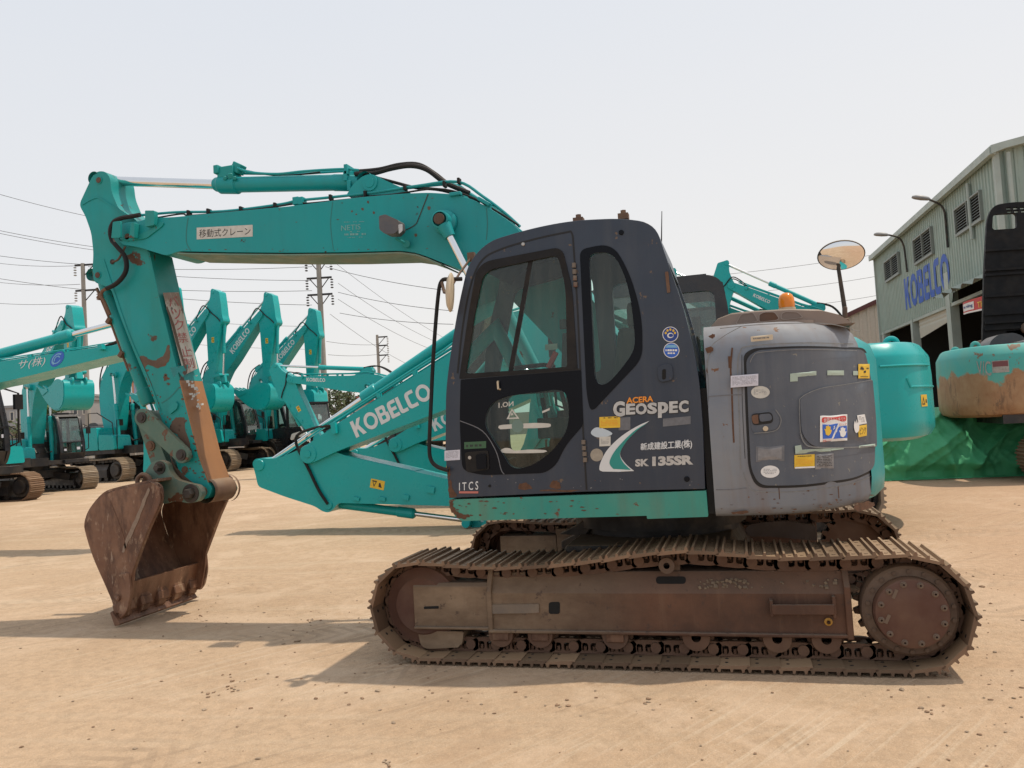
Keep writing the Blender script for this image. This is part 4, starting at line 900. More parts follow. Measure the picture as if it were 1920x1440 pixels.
# ---------------------------------------------------------------- bucket
KY0, KY1 = .83, 1.85
MT_B = MT['bucket']
side_px = [(217, 919), (258, 910), (292, 903), (303, 912), (305, 938), (279, 995), (256, 1050), (250, 1075), (248, 1105), (240, 1150), (228, 1152), (217, 1141), (199, 1099), (175, 1044), (161, 999), (159, 981), (168, 957), (192, 929)]
sz = pxz(side_px, KY0); szr = rounded([(x, z, .05) for x, z in sz], .05, 4)
m = MB()
back = pxz([(224, 1154), (217, 1141), (199, 1099), (175, 1044), (161, 999), (159, 981), (168, 957), (192, 929), (217, 919), (258, 910), (290, 903)], KY0)
bs = smooth(back, 4); strip(m, bs, KY0+.02, KY1-.02, .024)
m.prism(szr, KY0, KY0+.024); m.prism(szr, KY1-.024, KY1)
BU = m.build('bucket', MT_B, EX, 30, .004)
# edge bar on the mouth of each side plate, side cutters
for Ya in (KY0-.016, KY1-.026):
    b = MB(); mo = pxz([(236, 1140), (246, 1085), (279, 995), (303, 940), (302, 914), (290, 905)], KY0); n_ = len(mo)
    off = [(x-.055, z+.02) for x, z in mo]; b.prism(mo+off[::-1], Ya, Ya+.042); b.build('edge_bar', MT_B, BU, 30, .004)
    b = MB(); b.prism(rounded([(x, z, .03) for x, z in pxz([(222, 1078), (246, 1072), (249, 1110), (243, 1142), (234, 1155), (226, 1148), (216, 1105)], KY0)], .03), Ya-.012 if Ya < 1 else Ya+.03, Ya+.012 if Ya < 1 else Ya+.056); cu = b.build('side_cutter', MT_B, BU, 30, .006)
    if Ya < 1:
        b = MB(); p = uY(221, 1121, Ya-.012); b.lathe([(0, .03), (.02, .028), (.02, .016), (.028, 0)], p, (0, -1, 0), 10); b.build('cutter_bolt', MT_B, BU)
# the far cutter sticks out in front
b = MB(); fc = [uY(u, v, KY1) for u, v in ((352, 1096), (366, 1045), (381, 1076), (379, 1094), (372, 1106), (364, 1107))]; b.prism(rounded([(p.x, p.z) for p in fc], .03), KY1-.02, KY1+.02); b.build('side_cutter', MT_B, BU, 30, .006)
seam([(205, 939), (220, 975), (232, 1010), (236, 1030)], planeY(KY0), .003, 3, BU, 'bucket', 5, 'weld_line'); patch('mud_streak', [(281, 918), (272, 946), (262, 972), (248, 1002), (238, 1024), (232, 1036), (229, 1032), (236, 1014), (246, 990), (257, 964), (268, 938), (277, 917)], planeY(KY0), .003, MT['mudline'], BU, 1.2, 3)
# lip, teeth and the flat scraping plate welded over them
lipA, lipB = uY(224, 1152, KY0), uY(250, 1085, KY0)
b = MB(); lf = uY(240, 1120, KY0); tip = uY(221, 1172, KY0)
b.prism([(lipA.x, lipA.z), (lipA.x-.02, lipA.z+.03), (lf.x-.06, lf.z+.12), (lf.x-.02, lf.z+.12)], KY0+.02, KY1-.02); b.build('cutting_lip', MT_B, BU, 30, .004)
xt, zt = lipA.x, lipA.z
for i in range(5):
    y = KY0+.06+i*(KY1-KY0-.12)/4
    b = MB()
    f = lambda a, h, yy: Vector((xt+a, yy, zt+h))
    b.prism([(-.09, .13), (.035, .15), (.05, .06), (.03, -.02), (-.03, -.075), (-.06, -.06), (-.055, .02)], y-.055, y+.055, 0, lambda a, h, yy: f(a, h, yy)); b.prism([(-.07, .08), (.05, .11), (.062, .03), (-.05, .0)], y-.07, y+.07, 0, lambda a, h, yy: f(a, h, yy)); b.build('bucket_tooth', MT_B, BU, 30, .008)
b = MB(); b.prism([(-.075, .02), (-.055, .035), (.03, -.075), (.012, -.09), (-.03, -.095)], KY0-.03, KY1+.0, 0, lambda a, h, yy: f(a, h, yy)); b.build('scraper_plate', MT['bucket'], BU, 30, .004)
# ears with pins
for Ya in (1.05, 1.52):
    ez = pxz([(262, 912), (272, 885), (283, 868), (298, 862), (313, 868), (318, 884), (330, 899), (352, 906), (372, 910), (380, 926), (372, 940), (354, 944), (340, 941), (322, 940), (306, 946), (296, 930)], 1.05)
    b = MB(); b.prism(rounded([(x, z, .03) for x, z in ez], .03, 4), Ya, Ya+.06); er = b.build('bucket_ear', MT['teal_ear'], BU, 35, .008)
    if Ya < 1.2:
        for u, v, r in ((300, 877, .06), (358, 925, .085)):
            b = MB(); p = uY(u, v, Ya); b.lathe([(0, r), (.01, r*.98), (.01, r*.62)], p, (0, -1, 0), 24); b.lathe([(.006, r*.6), (.05, r*.56), (.06, r*.45), (.06, 0)], p, (0, -1, 0), 6); b.build('ear_pin', MT['pin_dark'], BU)
p = uY(358, 925, 1.0); b = MB(); b.cyl(E2(p.x, 1.11, p.z), E2(p.x, 1.58, p.z), .045, 16); b.lathe([(0, .11), (.32, .11)], E2(p.x+.02, 1.17, p.z+.0), (0, 1, 0), 24); b.lathe([(.0, .13), (.03, .13)], E2(p.x+.02, 1.49, p.z), (0, 1, 0), 24); b.build('pin_tube', MT['rust'], BU)
# lifting hook on the bucket's back
b = MB(); hk = [uY(u, v, 1.0) for u, v in smooth([(259, 912), (258, 898), (266, 890), (276, 892), (282, 900), (281, 910)], 5)]; b.tube(hk, .020, 8); b.build('lifting_hook', MT['rust'], BU)

# ---------------------------------------------------------------- writing and stickers on the big excavator
def sticker(name, parent, fn, items, mats, step=0):
    """items: (pixel loops | text tuple, layer, material index)"""
    b = MB()
    for it in items:
        if it[0] == 'poly': b.surf(it[1], fn, it[2], it[3], step)
        elif it[0] == 'text': text_on(b, it[1], it[2], fn, it[3], it[4], it[5] if len(it) > 5 else 0)
    return b.build(name, [MT[x] for x in mats], parent, 0, 0, False)
def Q(x0, y0, x1, y1, t=0): return [(x0, y0), (x1, y0-t), (x1, y1-t), (x0, y1)]
def scribble(x0, y0, x1, y1, rows, off, mi, tilt=0, rr=random.Random(5), h=.5):
    """rows of small print too fine to read"""
    out = []; dy = (y1-y0)/rows
    for r in range(rows):
        x = x0
        while x < x1-1:
            wd = rr.uniform(1.2, 4.5); xe = min(x+wd, x1); yy = y0+dy*r-tilt*(x-x0)/(x1-x0)
            if rr.random() < .85: out.append(('poly', Q(x, yy, xe, yy+dy*h, 0), off, mi))
            x = xe+rr.uniform(.5, 1.5)
    return out
sticker('crane_sign', BOOM, fnb, [('poly', Q(369, 427, 474, 449, 5.5), .002, 0), ('text', '移動式クレーン', ((374, 430.5), (470, 425.5), (470, 440.5), (374, 446)), .003, 1, .0)], ['offwhite', 'ink'])
sticker('faded_boom_sticker', BOOM, fnb, [('text', 'NETIS', ((640, 423), (676, 420), (676, 430), (640, 433)), .002, 0)]+scribble(645, 416, 685, 418, 1, .002, 0, 1)+scribble(656, 434, 676, 437, 1, .002, 0, 1)+scribble(646, 438, 686, 442, 1, .002, 0, 1, h=.9)+scribble(652, 445, 680, 447, 1, .002, 0, 1), ['faintteal'])
# arm: white sign down the front face
def face_q(v0, v1, a0=.08, a1=.92):
    """pixel quad on the arm's front face between picture heights v0 and v1"""
    def lr(v):
        t = (v-471)/(904-471); l = 279+(391-279)*t; wd = 36-4*t; return (l+wd*a0+3, l+wd*a1+3)
    a = lr(v0); c = lr(v1); return ((a[0], v0), (a[1], v0-1), (c[1], v1-1), (c[0], v1))
it = [('poly', [face_q(549, 549)[0], face_q(549, 549)[1], face_q(700, 692)[2], (340, 706), (336, 694), face_q(690, 700)[3]], .002, 0)]
for ch, v0 in (('バ', 556), ('ッ', 580), ('ク', 600), ('禁', 624), ('止', 650), ('制', 672)): it.append(('text', ch, face_q(v0, v0+19, .25, .78), .004, 1))
sticker('arm_sign', ARM, fnf, it, ['sign_worn', 'redink'])
rr = random.Random(11)
for i in range(20):
    v = rr.uniform(702, 762); q = face_q(v, v+rr.uniform(2, 6), rr.uniform(.1, .5), rr.uniform(.55, .8)); u = rr.uniform(-3, 9); q = [(x*.35+q[0][0]*.65+u+rr.uniform(-1, 1), y) for x, y in q]; sticker('peeled_vinyl', ARM, fnf, [('poly', q, .002, 0)], ['offwhite'])
sticker('rust_scratch', ARM, fnf, [('poly', [(313, 575), (319, 590), (327, 612), (334, 640), (342, 668), (348, 690), (345, 690), (338, 668), (330, 642), (323, 616), (316, 594), (310, 577)], .006, 0), ('poly', [(318, 690), (352, 684), (350, 700), (342, 708), (334, 698), (325, 708)], .005, 1)], ['chipdark', 'teal_arm'])
# cab: logo, swoosh, names
it = [('text', 'ACERA', ((1175, 745.5), (1225, 742), (1225, 753), (1175, 757)), .0075, 0, .03)]
for ch, x0, x1, t, bt in (('G', 1150, 1172, 752.5, 781), ('E', 1174, 1191, 757, 777), ('O', 1192, 1213, 756, 777), ('S', 1214, 1232, 755, 776), ('p', 1234, 1253, 754, 783), ('E', 1255, 1271, 752.5, 774), ('C', 1273, 1291, 751, 773)):
    for q, (o, of, mi, bd) in enumerate(((1.5, .0042, 1, .09), (.2, .0055, 2, .05))): it.append(('text', ch, ((x0-o, t-o+.4), (x1+o, t-o-.5), (x1+o, bt+o-.5), (x0-o, bt+o+.4)), of+.0002*(x0 % 3), mi, bd))
sticker('cab_logo', CAB, cabs, it, ['orange', 'ink', 'silver'])
sw = smooth([(1218, 789), (1195, 799), (1165, 818), (1140, 842), (1127, 865), (1124, 880), (1130, 884)], 6)+smooth([(1160, 884.5), (1189, 883)], 2)+smooth([(1189, 883), (1172, 868), (1163, 850), (1176, 826), (1196, 806), (1218, 789)], 6)
swt = smooth([(1216, 792), (1192, 806), (1168, 828), (1150, 850), (1143, 868), (1150, 879)], 6)+[(1183, 881)]+smooth([(1183, 881), (1168, 866), (1163, 849), (1176, 826), (1196, 806), (1216, 792)], 6)
sticker('swoosh_decal', CAB, cabs, [('poly', sw[:-1], .003, 0), ('poly', swt[:-1], .0045, 1)], ['letter', 'tealgfx'])
sticker('company_name', CAB, cabs, [('text', '新成建設工業(株)', ((1201+dx, 831+dy), (1297+dx, 823.5+dy), (1297+dx, 841+dy), (1201+dx, 846+dy)), .003+.0004*q, 0) for q, (dx, dy) in enumerate(((0, 0), (.7, 0), (.35, .5), (.7, .6)))], ['letter'])
sticker('model_name', CAB, cabs, [('text', 'SK', ((1191, 861), (1217, 860), (1217, 874), (1191, 875)), .003, 0, .05), ('text', '135SR', ((1223, 856), (1300, 853), (1300, 871), (1223, 874)), .003, 0, .06)], ['silver'])
sticker('club_letters', CAB, cabs, [('text', 'I T C S', ((861, 905), (897, 902), (897, 918), (861, 920)), .003, 0, .01), ('poly', Q(861, 921, 897, 925, 0), .003, 1)], ['letter', 'redpale'])
sticker('yellow_caution', CAB, cabs, [('poly', Q(1124, 782, 1163, 803, 1.5), .003, 0)]+scribble(1130, 783, 1158, 786, 1, .0045, 1, 1)+scribble(1127, 789, 1160, 800, 4, .0045, 2, 1, h=.3), ['yellow', 'ink', 'orange'])
sticker('torn_sticker', CAB, cabs, [('poly', smooth([(1108, 812), (1116, 802), (1130, 803), (1148, 812), (1140, 818), (1120, 820)], 4, True), .003, 0), ('poly', Q(1124, 819, 1145, 837, 1), .0038, 1), ('poly', ellipse(1119, 853, 12, 12), .0025, 2)]+scribble(1127, 823, 1142, 833, 5, .005, 3, 0, h=.3), ['paleblue', 'offwhite', 'residue', 'inkgrey'])
sticker('tape_patch', CAB, cabs, [('poly', Q(1243, 785, 1295, 800, 5), .003, 0)], ['greytape'])
sticker('sticker_residue', CAB, cabs, [('poly', Q(1160, 783, 1182, 807, 1), .0022, 0)], ['greytape'])
for cy_, a_, b_ in ((627, 'navyblue', 'yellow'), (657, 'blue', 'lightblue')):
    cx_ = 1257 if cy_ < 640 else 1259
    it = [('poly', ellipse(cx_, cy_, 15, 14.5), .002, 0), ('poly', ellipse(cx_, cy_, 13.6, 13.2), .003, 1)]
    if cy_ < 640: it += [('poly', ellipse(cx_+9*math.cos(t), cy_-9*math.sin(t), 2.2, 2.4, 8), .0042, 2) for t in (.3, .9, 1.57, 2.2, 2.85)]+[('poly', ellipse(cx_, cy_+2, 6, 5), .0042, 0), ('poly', ellipse(cx_+1, cy_+2, 4.2, 3.2), .0052, 1)]
    else: it += [('poly', [(cx_-12, cy_-5), (cx_-7, cy_-10.5), (cx_+7, cy_-10.5), (cx_+12, cy_-5)], .0042, 2)]+scribble(cx_-11, cy_-2, cx_+11, cy_+2, 1, .0042, 0, h=.9)+scribble(cx_-7, cy_+4, cx_+7, cy_+7, 1, .0042, 0, h=.9)
    sticker('round_badge', CAB, cabs, it, ['white', a_, b_])
sticker('paper_label', CAB, cabs, [('poly', Q(834, 845, 863, 864, 2), .006, 0)]+scribble(837, 847, 860, 860, 6, .0075, 1, 1, h=.25), ['paper', 'inkgrey'])
sticker('window_letters', CAB, cabs, [('text', 'NO.1', ((962, 752), (934, 755), (934, 765), (962, 761)), -.010, 0, .02), ('poly', [[(959, 766), (949, 786), (973, 785)], [(959, 770), (953.5, 783.5), (968.5, 782.5)]], -.010, 1), ('poly', [(959, 773), (956.5, 779), (962, 778)], -.010, 1),
    ('poly', smooth([(935, 798), (950, 796), (970, 795), (1000, 793), (1028, 794), (1032, 797), (1029, 801), (1000, 803), (965, 803), (937, 805)], 2, True), -.009, 0), ('poly', ellipse(970, 799, 11, 12), -.0075, 2), ('poly', smooth([(937, 845), (946, 840), (956, 841), (965, 845), (990, 843), (1022, 844), (1018, 849), (960, 850), (942, 849)], 2, True), -.009, 0), ('poly', Q(1016, 771, 1030, 775, 6), -.009, 0)], ['offwhite', 'offwhite', 'palegreen_d'])
sticker('green_dymo_label', CAB, cabs, [('poly', Q(871, 829, 912, 842, 2), .0065, 0)]+scribble(875, 834, 907, 839, 1, .0075, 1, 1.5, h=.8), ['darkgreen', 'ink'])
# engine door stickers
S = lambda n, it, mt, st=8: sticker(n, RD, side, it, mt, st)
S('paper_label', [('poly', Q(1370, 705, 1421, 727, 4), .024, 0)]+scribble(1373, 708, 1418, 724, 7, .0255, 1, 4, h=.25), ['paper', 'inkgrey'])
S('oval_sticker', [('poly', ellipse(1425, 735.5, 17, 11.5), .017, 0)]+scribble(1413, 731, 1436, 741, 4, .0185, 1, 0, h=.3), ['offwhite', 'inkgrey'])
S('oval_sticker', [('poly', ellipse(1443, 884, 17, 11.5), .017, 0)]+scribble(1431, 879, 1455, 890, 4, .0185, 1, 0, h=.3), ['white', 'inkgrey'])
for q_ in [('poly', [(1479, 701), (1527, 696), (1527, 704), (1493, 707), (1493, 715), (1479, 716)], .017, 0), ('poly', Q(1547, 695, 1578, 704, 0), .017, 0), ('poly', Q(1595, 696, 1606, 704, 0), .017, 0), ('poly', [(1487, 836), (1498, 834), (1500, 843), (1552, 840), (1552, 846), (1488, 851)], .024, 0), ('poly', [(1552, 841), (1575, 839), (1576, 842), (1553, 845)], .024, 0), ('poly', [(1604, 836), (1634, 832), (1634, 837), (1604, 840)], .0245, 0)]: S('tape_strip', [q_], ['palegreen'])
S('yellow_mark', [('poly', Q(1604, 683, 1625, 710, 0), .019, 0), ('poly', [(1607, 693), (1609, 687), (1612, 692), (1611, 687), (1615, 693), (1613, 694)], .0205, 1), ('poly', Q(1614, 696, 1618, 700, 1), .0205, 1), ('poly', Q(1619, 690, 1623, 692, 0), .0205, 1), ('poly', Q(1608, 706, 1622, 707, 0), .0205, 1)], ['yellow', 'ink'])
it = [('poly', Q(1532, 780, 1582, 829, 3), .025, 0), ('poly', rounded([(1535, 783), (1580, 779.5), (1580, 790), (1535, 793)], 4), .0262, 1), ('text', '合図はハッキリ!!', ((1538, 784), (1577, 781.5), (1577, 789.5), (1538, 792)), .0275, 0),
      ('poly', [(1536, 796), (1565, 794), (1553, 822), (1537, 823)], .0262, 2), ('poly', [(1566, 800), (1581, 798), (1582, 821), (1556, 823)], .0262, 2), ('poly', [(1567, 794), (1580, 793), (1580, 797), (1566, 798)], .0262, 0), ('text', 'ロック', ((1567, 794), (1580, 793), (1580, 797), (1567, 798)), .0275, 1), ('text', '移動レバー', ((1537, 824.5), (1552, 823.5), (1552, 828), (1537, 829)), .0275, 1)]
for cx, cy, mi in ((1546, 808, 3), (1573, 811, 0)):
    hand = [(cx-5, cy+1), (cx-7, cy-4), (cx-4, cy-3), (cx-4, cy-9), (cx-1, cy-9), (cx, cy-11), (cx+2, cy-8), (cx+5, cy-8), (cx+4, cy-2), (cx+7, cy-2), (cx+5, cy+5), (cx+1, cy+9), (cx-4, cy+7)]
    it += [('poly', hand, .0275, mi)]
for x, y in ((1556, 800), (1560, 806), (1563, 798)): it.append(('poly', [(x, y), (x+3, y-2), (x+1, y+3), (x+4, y+1), (x-1, y+7), (x+.5, y+2)], .0278, 0))
S('safety_sticker', it, ['white', 'red', 'blue', 'yellow'])
it = [('poly', smooth([(1594, 797), (1596, 789), (1598, 795), (1599, 786), (1601, 794), (1603, 788), (1604, 798), (1603, 808), (1598, 812), (1595, 806)], 2, True), .0262, 0), ('poly', [(1600, 779), (1614, 777), (1618, 794), (1603, 797)], .0255, 0), ('poly', [(1602, 799), (1618, 796), (1618, 817), (1603, 820)], .0255, 1), ('text', 'ピンク', ((1605, 802), (1616, 800), (1616, 813), (1605, 815)), .027, 2)]+scribble(1603, 781, 1614, 793, 5, .027, 3, 1, h=.3)
S('glove_sticker', it, ['white', 'yellow', 'ink', 'inkgrey'])
S('worn_plate', [('poly', Q(1417, 837, 1469, 866, 2), .0165, 0), ('poly', Q(1421, 840, 1464, 863, 2), .0178, 1)], ['greytape', 'greymid'])
S('yellow_caution', [('poly', Q(1487, 853, 1524, 878, 1.5), .017, 0), ('poly', Q(1488, 875.5, 1524, 878.5, 1.5), .0185, 1)]+scribble(1493, 855, 1519, 857.5, 1, .0185, 2, 1)+scribble(1490, 861, 1521, 872, 5, .0185, 3, 1, h=.2), ['yellow', 'white', 'ink', 'orange'])
S('grey_data_plate', [('poly', Q(1525, 852, 1559, 880, 2), .017, 0)]+scribble(1528, 855, 1556, 876, 7, .0185, 1, 1, h=.35), ['greymid', 'ink'])
S('number_plate', [('poly', rounded([(1407.5, 631), (1449, 627), (1449, 637), (1408, 641)], 2), .003, 0)]+scribble(1412, 634, 1445, 637, 1, .0045, 1, 3, h=.8), ['cream', 'greytape'])

# ================================================================== the other excavators: one set of parts, posed
MT['shoe_pale'] = paint('pale_track_steel', (.24, .19, .14), .6, dust=.4, fade=(.19, .15, .11), seed=41)
MT['shoe_brown'] = paint('brown_track_steel', (.20, .115, .065), .65, dust=.2, fade=(.15, .085, .05), seed=42)
MT['under_new'] = paint('black_undercarriage', (.014, .014, .017), .45, dust=.12, seed=43)
MT['cab_new'] = paint('black_cab_paint', (.016, .017, .022), .3, dust=.06, seed=44)
MT['grille'] = paint('grey_engine_cover', (.055, .058, .064), .4, dust=.1, seed=45)
MT['rustcw'] = None
ARMP = [(-.94, .31), (-.9, .24), (-.8, .21), (-.68, .2), (-.5, .15), (-.21, -.02), (-.1, -.12), (.1, -.14), (.58, -.075), (2.23, -.04), (2.7, -.09), (2.9, -.13), (3.05, -.06), (3.07, .06), (2.98, .15), (2.33, .31), (.56, .62), (.51, .72), (.44, .79), (.34, .79), (.2, .74), (-.3, .7), (-.78, .64), (-.85, .48)]
BOOMP = [(-.12, .17), (.1, .4), (.5, .78), (1.0, 1.13), (1.5, 1.36), (2.0, 1.42), (2.5, 1.28), (3.03, 1.02), (4.7, .42), (5.41, .15), (5.52, .10), (5.57, 0), (5.52, -.11), (5.40, -.14), (5.0, -.04), (3.15, .28), (2.6, .42), (2.1, .44), (1.6, .33), (1.0, .05), (.5, -.15), (.15, -.22), (-.05, -.2), (-.16, -.02)]
BOOML = 5.43
BKT = [(.10, .10), (.38, .02), (.50, -.12), (.50, -.35), (.48, -.62), (.36, -.86), (.12, -1.0), (-.18, -1.0), (-.55, -.86), (-1.0, -.52), (-1.36, -.18), (-1.34, -.12), (-.9, -.22), (-.42, -.12), (-.10, .08)]
_gm = {}
def gmesh(key, fn):
    if key not in _gm: _gm[key] = fn()
    return _gm[key]
XZ = lambda a, b, y: Vector((a, y, b))
def g_boom(mt):
    def mk():
        m = MB(); P = rounded([(x, z, .12) for x, z in BOOMP], .1, 4); m.prism(P, -.25, .25)
        for s in (-1, 1): m.prism(P, s*.25, s*.262)
        m.prism(rounded([(2.35, 1.3), (2.3, 1.5), (2.42, 1.62), (2.6, 1.55), (3.0, 1.0)], .05), -.16, .16)
        for s in (-1, 1):
            m.lathe([(0, .14), (.015, .13), (.015, .05), (.03, .05), (.03, 0)], (BOOML, s*.262, 0), (0, s, 0), 20); m.lathe([(0, .12), (.1, .12), (.1, .07), (.16, .07), (.16, 0)], (2.22, s*.262, .82), (0, s, 0), 18)
            m.box((4.93, s*.30, .30), (.07, .07, .16)); m.tube([(5.35, s*.24, .30), (4.6, s*.2, .56), (3.1, s*.2, 1.11), (2.45, s*.22, 1.40), (1.7, s*.22, 1.47), (1.0, s*.2, 1.22), (.4, s*.2, .8)], .018, 6)
        m.tube([(5.1, .1, .36), (4.4, .12, .62), (3.0, .1, 1.13), (2.5, .1, 1.36)], .022, 6); m.tube([(5.1, -.1, .36), (4.4, -.12, .62), (3.0, -.1, 1.13), (2.5, -.1, 1.36)], .022, 6)
        for q in ((3.6, .84), (4.2, .63)): m.box((q[0], -.2, q[1]+.02), (.05, .09, .07)); m.box((q[0], .2, q[1]+.02), (.05, .09, .07))
        return m.mesh('boom', mt, 28)
    return mk
def g_logo(side_):
    def mk():
        m = MB(); a = Vector((4.66, .225)); b = Vector((3.40, .585)); d = (b-a).normalized(); n = Vector((-d.y, d.x)); h = .25
        up = n if n.y > 0 else -n; a0 = a-up*h/2; b0 = b-up*h/2
        if side_ > 0: logo_on(m, lambda s, t: Vector(((a0+(b0-a0)*s+up*h*t).x, .2655, (a0+(b0-a0)*s+up*h*t).y)), 0)
        else: logo_on(m, lambda s, t: Vector(((b0+(a0-b0)*s+up*h*t).x, -.2655, (b0+(a0-b0)*s+up*h*t).y)), 0)
        return m.mesh('boom_lettering', MT['letter'], 0, False)
    return mk
def g_arm(mt):
    def mk():
        m = MB(); P = rounded([(x, z, .06) for x, z in ARMP], .06, 3); m.prism(P, -.19, .19)
        for s in (-1, 1):
            m.prism(P, s*.19, s*.20); m.lathe([(0, .09), (.02, .08), (.02, 0)], (-.81, s*.2, .32), (0, s, 0), 16); m.lathe([(0, .08), (.02, .07), (.02, 0)], (2.97, s*.2, 0), (0, s, 0), 14); m.lathe([(0, .07), (.02, .06), (.02, 0)], (.42, s*.2, .68), (0, s, 0), 14)
            m.box((1.6, s*.21, .33), (.09, .03, .07)); m.box((.85, s*.21, .50), (.09, .03, .05)); m.box((1.25, s*.21, .42), (.09, .03, .05)); m.box((1.95, s*.21, .15), (.11, .03, .09))
        m.box((.9, 0, -.065), (1.5, .36, .02), 0, Matrix.Rotation(-.02, 3, 'Y'))
        return m.mesh('arm', mt, 28)
    return mk
def g_warn(s):
    m = MB()
    if 1:
        y = s*.2025; f = lambda a, b: Vector((1.02+a*.22, y, .17+b*.13)); m.add([f(0, 0), f(1, 0), f(1, 1), f(0, 1)], [(0, 1, 2, 3)], 0)
        g = lambda a, b: Vector((1.02+a*.22, y+s*.0015, .17+b*.13)); m.add([g(.1, .15), g(.45, .15), g(.28, .85), g(.18, .28), g(.37, .28), g(.28, .65)], [(0, 1, 4, 3), (1, 2, 5, 4), (2, 0, 3, 5)], 1); m.add([g(.6, .3), g(.7, .3), g(.85, .8), g(.6, .75)], [(0, 1, 2, 3)], 1)
    return m.mesh('warning_label', [MT['yellow'], MT['ink']], 0, False)
def g_bucket(mt):
    def mk():
        m = MB(); P = rounded([(x, z, .12) for x, z in BKT], .1, 4)
        for y in (-.56, .53): m.prism(P, y, y+.03)
        strip(m, smooth([(.38, .02), (.5, -.12), (.5, -.35), (.48, -.62), (.36, -.86), (.12, -1.0), (-.18, -1.0), (-.55, -.86), (-1.0, -.52), (-1.3, -.24)], 4), -.54, .54, .03)
        for i in range(5): y = -.48+.24*i; m.prism([(-1.12, -.42), (-1.2, -.28), (-1.62, -.06), (-1.6, -.02), (-1.16, -.2)], y-.05, y+.05)
        for y in (-.27, .21): m.prism(rounded([(-.12, -.1), (-.1, .1), (.05, .14), (.3, .1), (.55, .14), (.6, .02), (.5, -.2), (.3, -.25)], .06), y, y+.06)
        for s in (-1, 1): m.prism([(-1.05, -.45), (-1.25, -.2), (-.7, -.2), (-.62, -.3)], s*.57, s*.585)
        return m.mesh('bucket', mt, 30)
    return mk
def g_track(mshoe, mdark):
    def mk():
        m = MB(); r = .44; xf, xr = 1.72, -1.5
        P = [(xr+(xf-xr)*i/24, .0) for i in range(25)]+[(xf+r*math.sin(a), r-r*math.cos(a)) for a in (R(10*i) for i in range(1, 18))]+[(xf-(xf-xr)*i/24, .88-.03*math.sin(math.pi*2*i/24)**2) for i in range(25)]+[(xr-r*math.sin(a), r+r*math.cos(a)) for a in (R(10*i) for i in range(1, 18))]
        Pv = resample([Vector(p) for p in P], 47); n = len(Pv); out = []; inn = []
        for i in range(n):
            a = Pv[i]; b = Pv[(i+1) % n]; t = (b-a).normalized(); o = Vector((t.y, -t.x)); L = (b-a).length
            f = lambda x, h, y, a=a, t=t, o=o: Vector(((a+t*x+o*h).x, y, (a+t*x+o*h).y))
            m.prism([(0, -.03), (.005, -.005), (L*.1, .03), (L*.2, .03), (L*.26, 0), (L*.46, 0), (L*.5, .026), (L*.58, .026), (L*.62, 0), (L*.8, 0), (L*.85, .026), (L*.93, .026), (L*.99, -.01), (L, -.03)], -.30, .30, 0, f)
            m.prism([(-.02, -.03), (L+.02, -.03), (L+.02, -.13), (-.02, -.13)], -.09, .09, 1, f)
        return m.mesh('track_chain', [mshoe, mdark], 30)
    return mk
def g_trackframe(md):
    def mk():
        m = MB(); f = lambda a, b, x: Vector((x, a, b))
        m.prism([(-.24, .18), (-.24, .46), (-.12, .66), (.2, .66), (.24, .46), (.24, .18)], -1.2, 1.3, 0, f)
        for x, s in ((1.72, 1), (-1.5, 0)):
            m.lathe([(-.2, .1), (-.18, .32), (-.1, .36), (.1, .36), (.18, .32), (.2, .1)], (x, 0, .44), (0, 1, 0), 28)
            m.lathe([(-.27, .0), (-.27, .2), (-.2, .24), (.2, .24), (.27, .2), (.27, 0)], (x, 0, .44), (0, 1, 0), 20)
        for i in range(8): m.cyl((-1.2+.34*i, -.17, .15), (-1.2+.34*i, .17, .15), .1, 12)
        for x in (-.6, .6): m.cyl((x, -.16, .74), (x, .16, .74), .07, 10)
        return m.mesh('track_frame', md, 30, )
    return mk
def g_base(md):
    def mk():
        m = MB(); m.box((0, 0, .68), (1.3, 1.9, .3)); m.lathe([(0, .62), (.3, .62), (.3, .5)], (0, 0, .78), (0, 0, 1), 36)
        for sx in (-1, 1):
            for sy in (-1, 1): m.bar((sx*.4, sy*.5, .68), (sx*.95, sy*1.05, .5), .35, .26)
        return m.mesh('lower_frame', md, 30)
    return mk
def g_deck(md):
    def mk():
        m = MB(); m.box((-.25, 0, 1.13), (3.6, 2.55, .16)); m.box((.2, -.02, 1.45), (1.0, .8, .5)); m.box((1.75, -.62, 1.18), (.7, .6, .3)); m.box((-.3, -.2, 1.6), (1.6, 1.2, .7)); m.box((1.5, .9, 1.14), (.5, .9, .12))
        m.tube([(.7, -.2, 1.7), (.9, -.2, 1.5), (1.2, -.22, 1.55)], .03, 6); m.tube([(.7, .2, 1.7), (.9, .2, 1.5), (1.2, .22, 1.55)], .03, 6)
        return m.mesh('deck', md, 30)
    return mk
def cw_rows(inset=0):
    TR = 2.75; pl = [(-1.52, 1.36), (-1.9, 1.36), (-2.2, 1.30), (-2.42, 1.12), (-2.58, .84), (-2.70, .45), (-2.75, 0)]; P = smooth(pl, 6); P = P+[(x, -y) for x, y in P[-2::-1]]
    return [Vector(p) for p in P]
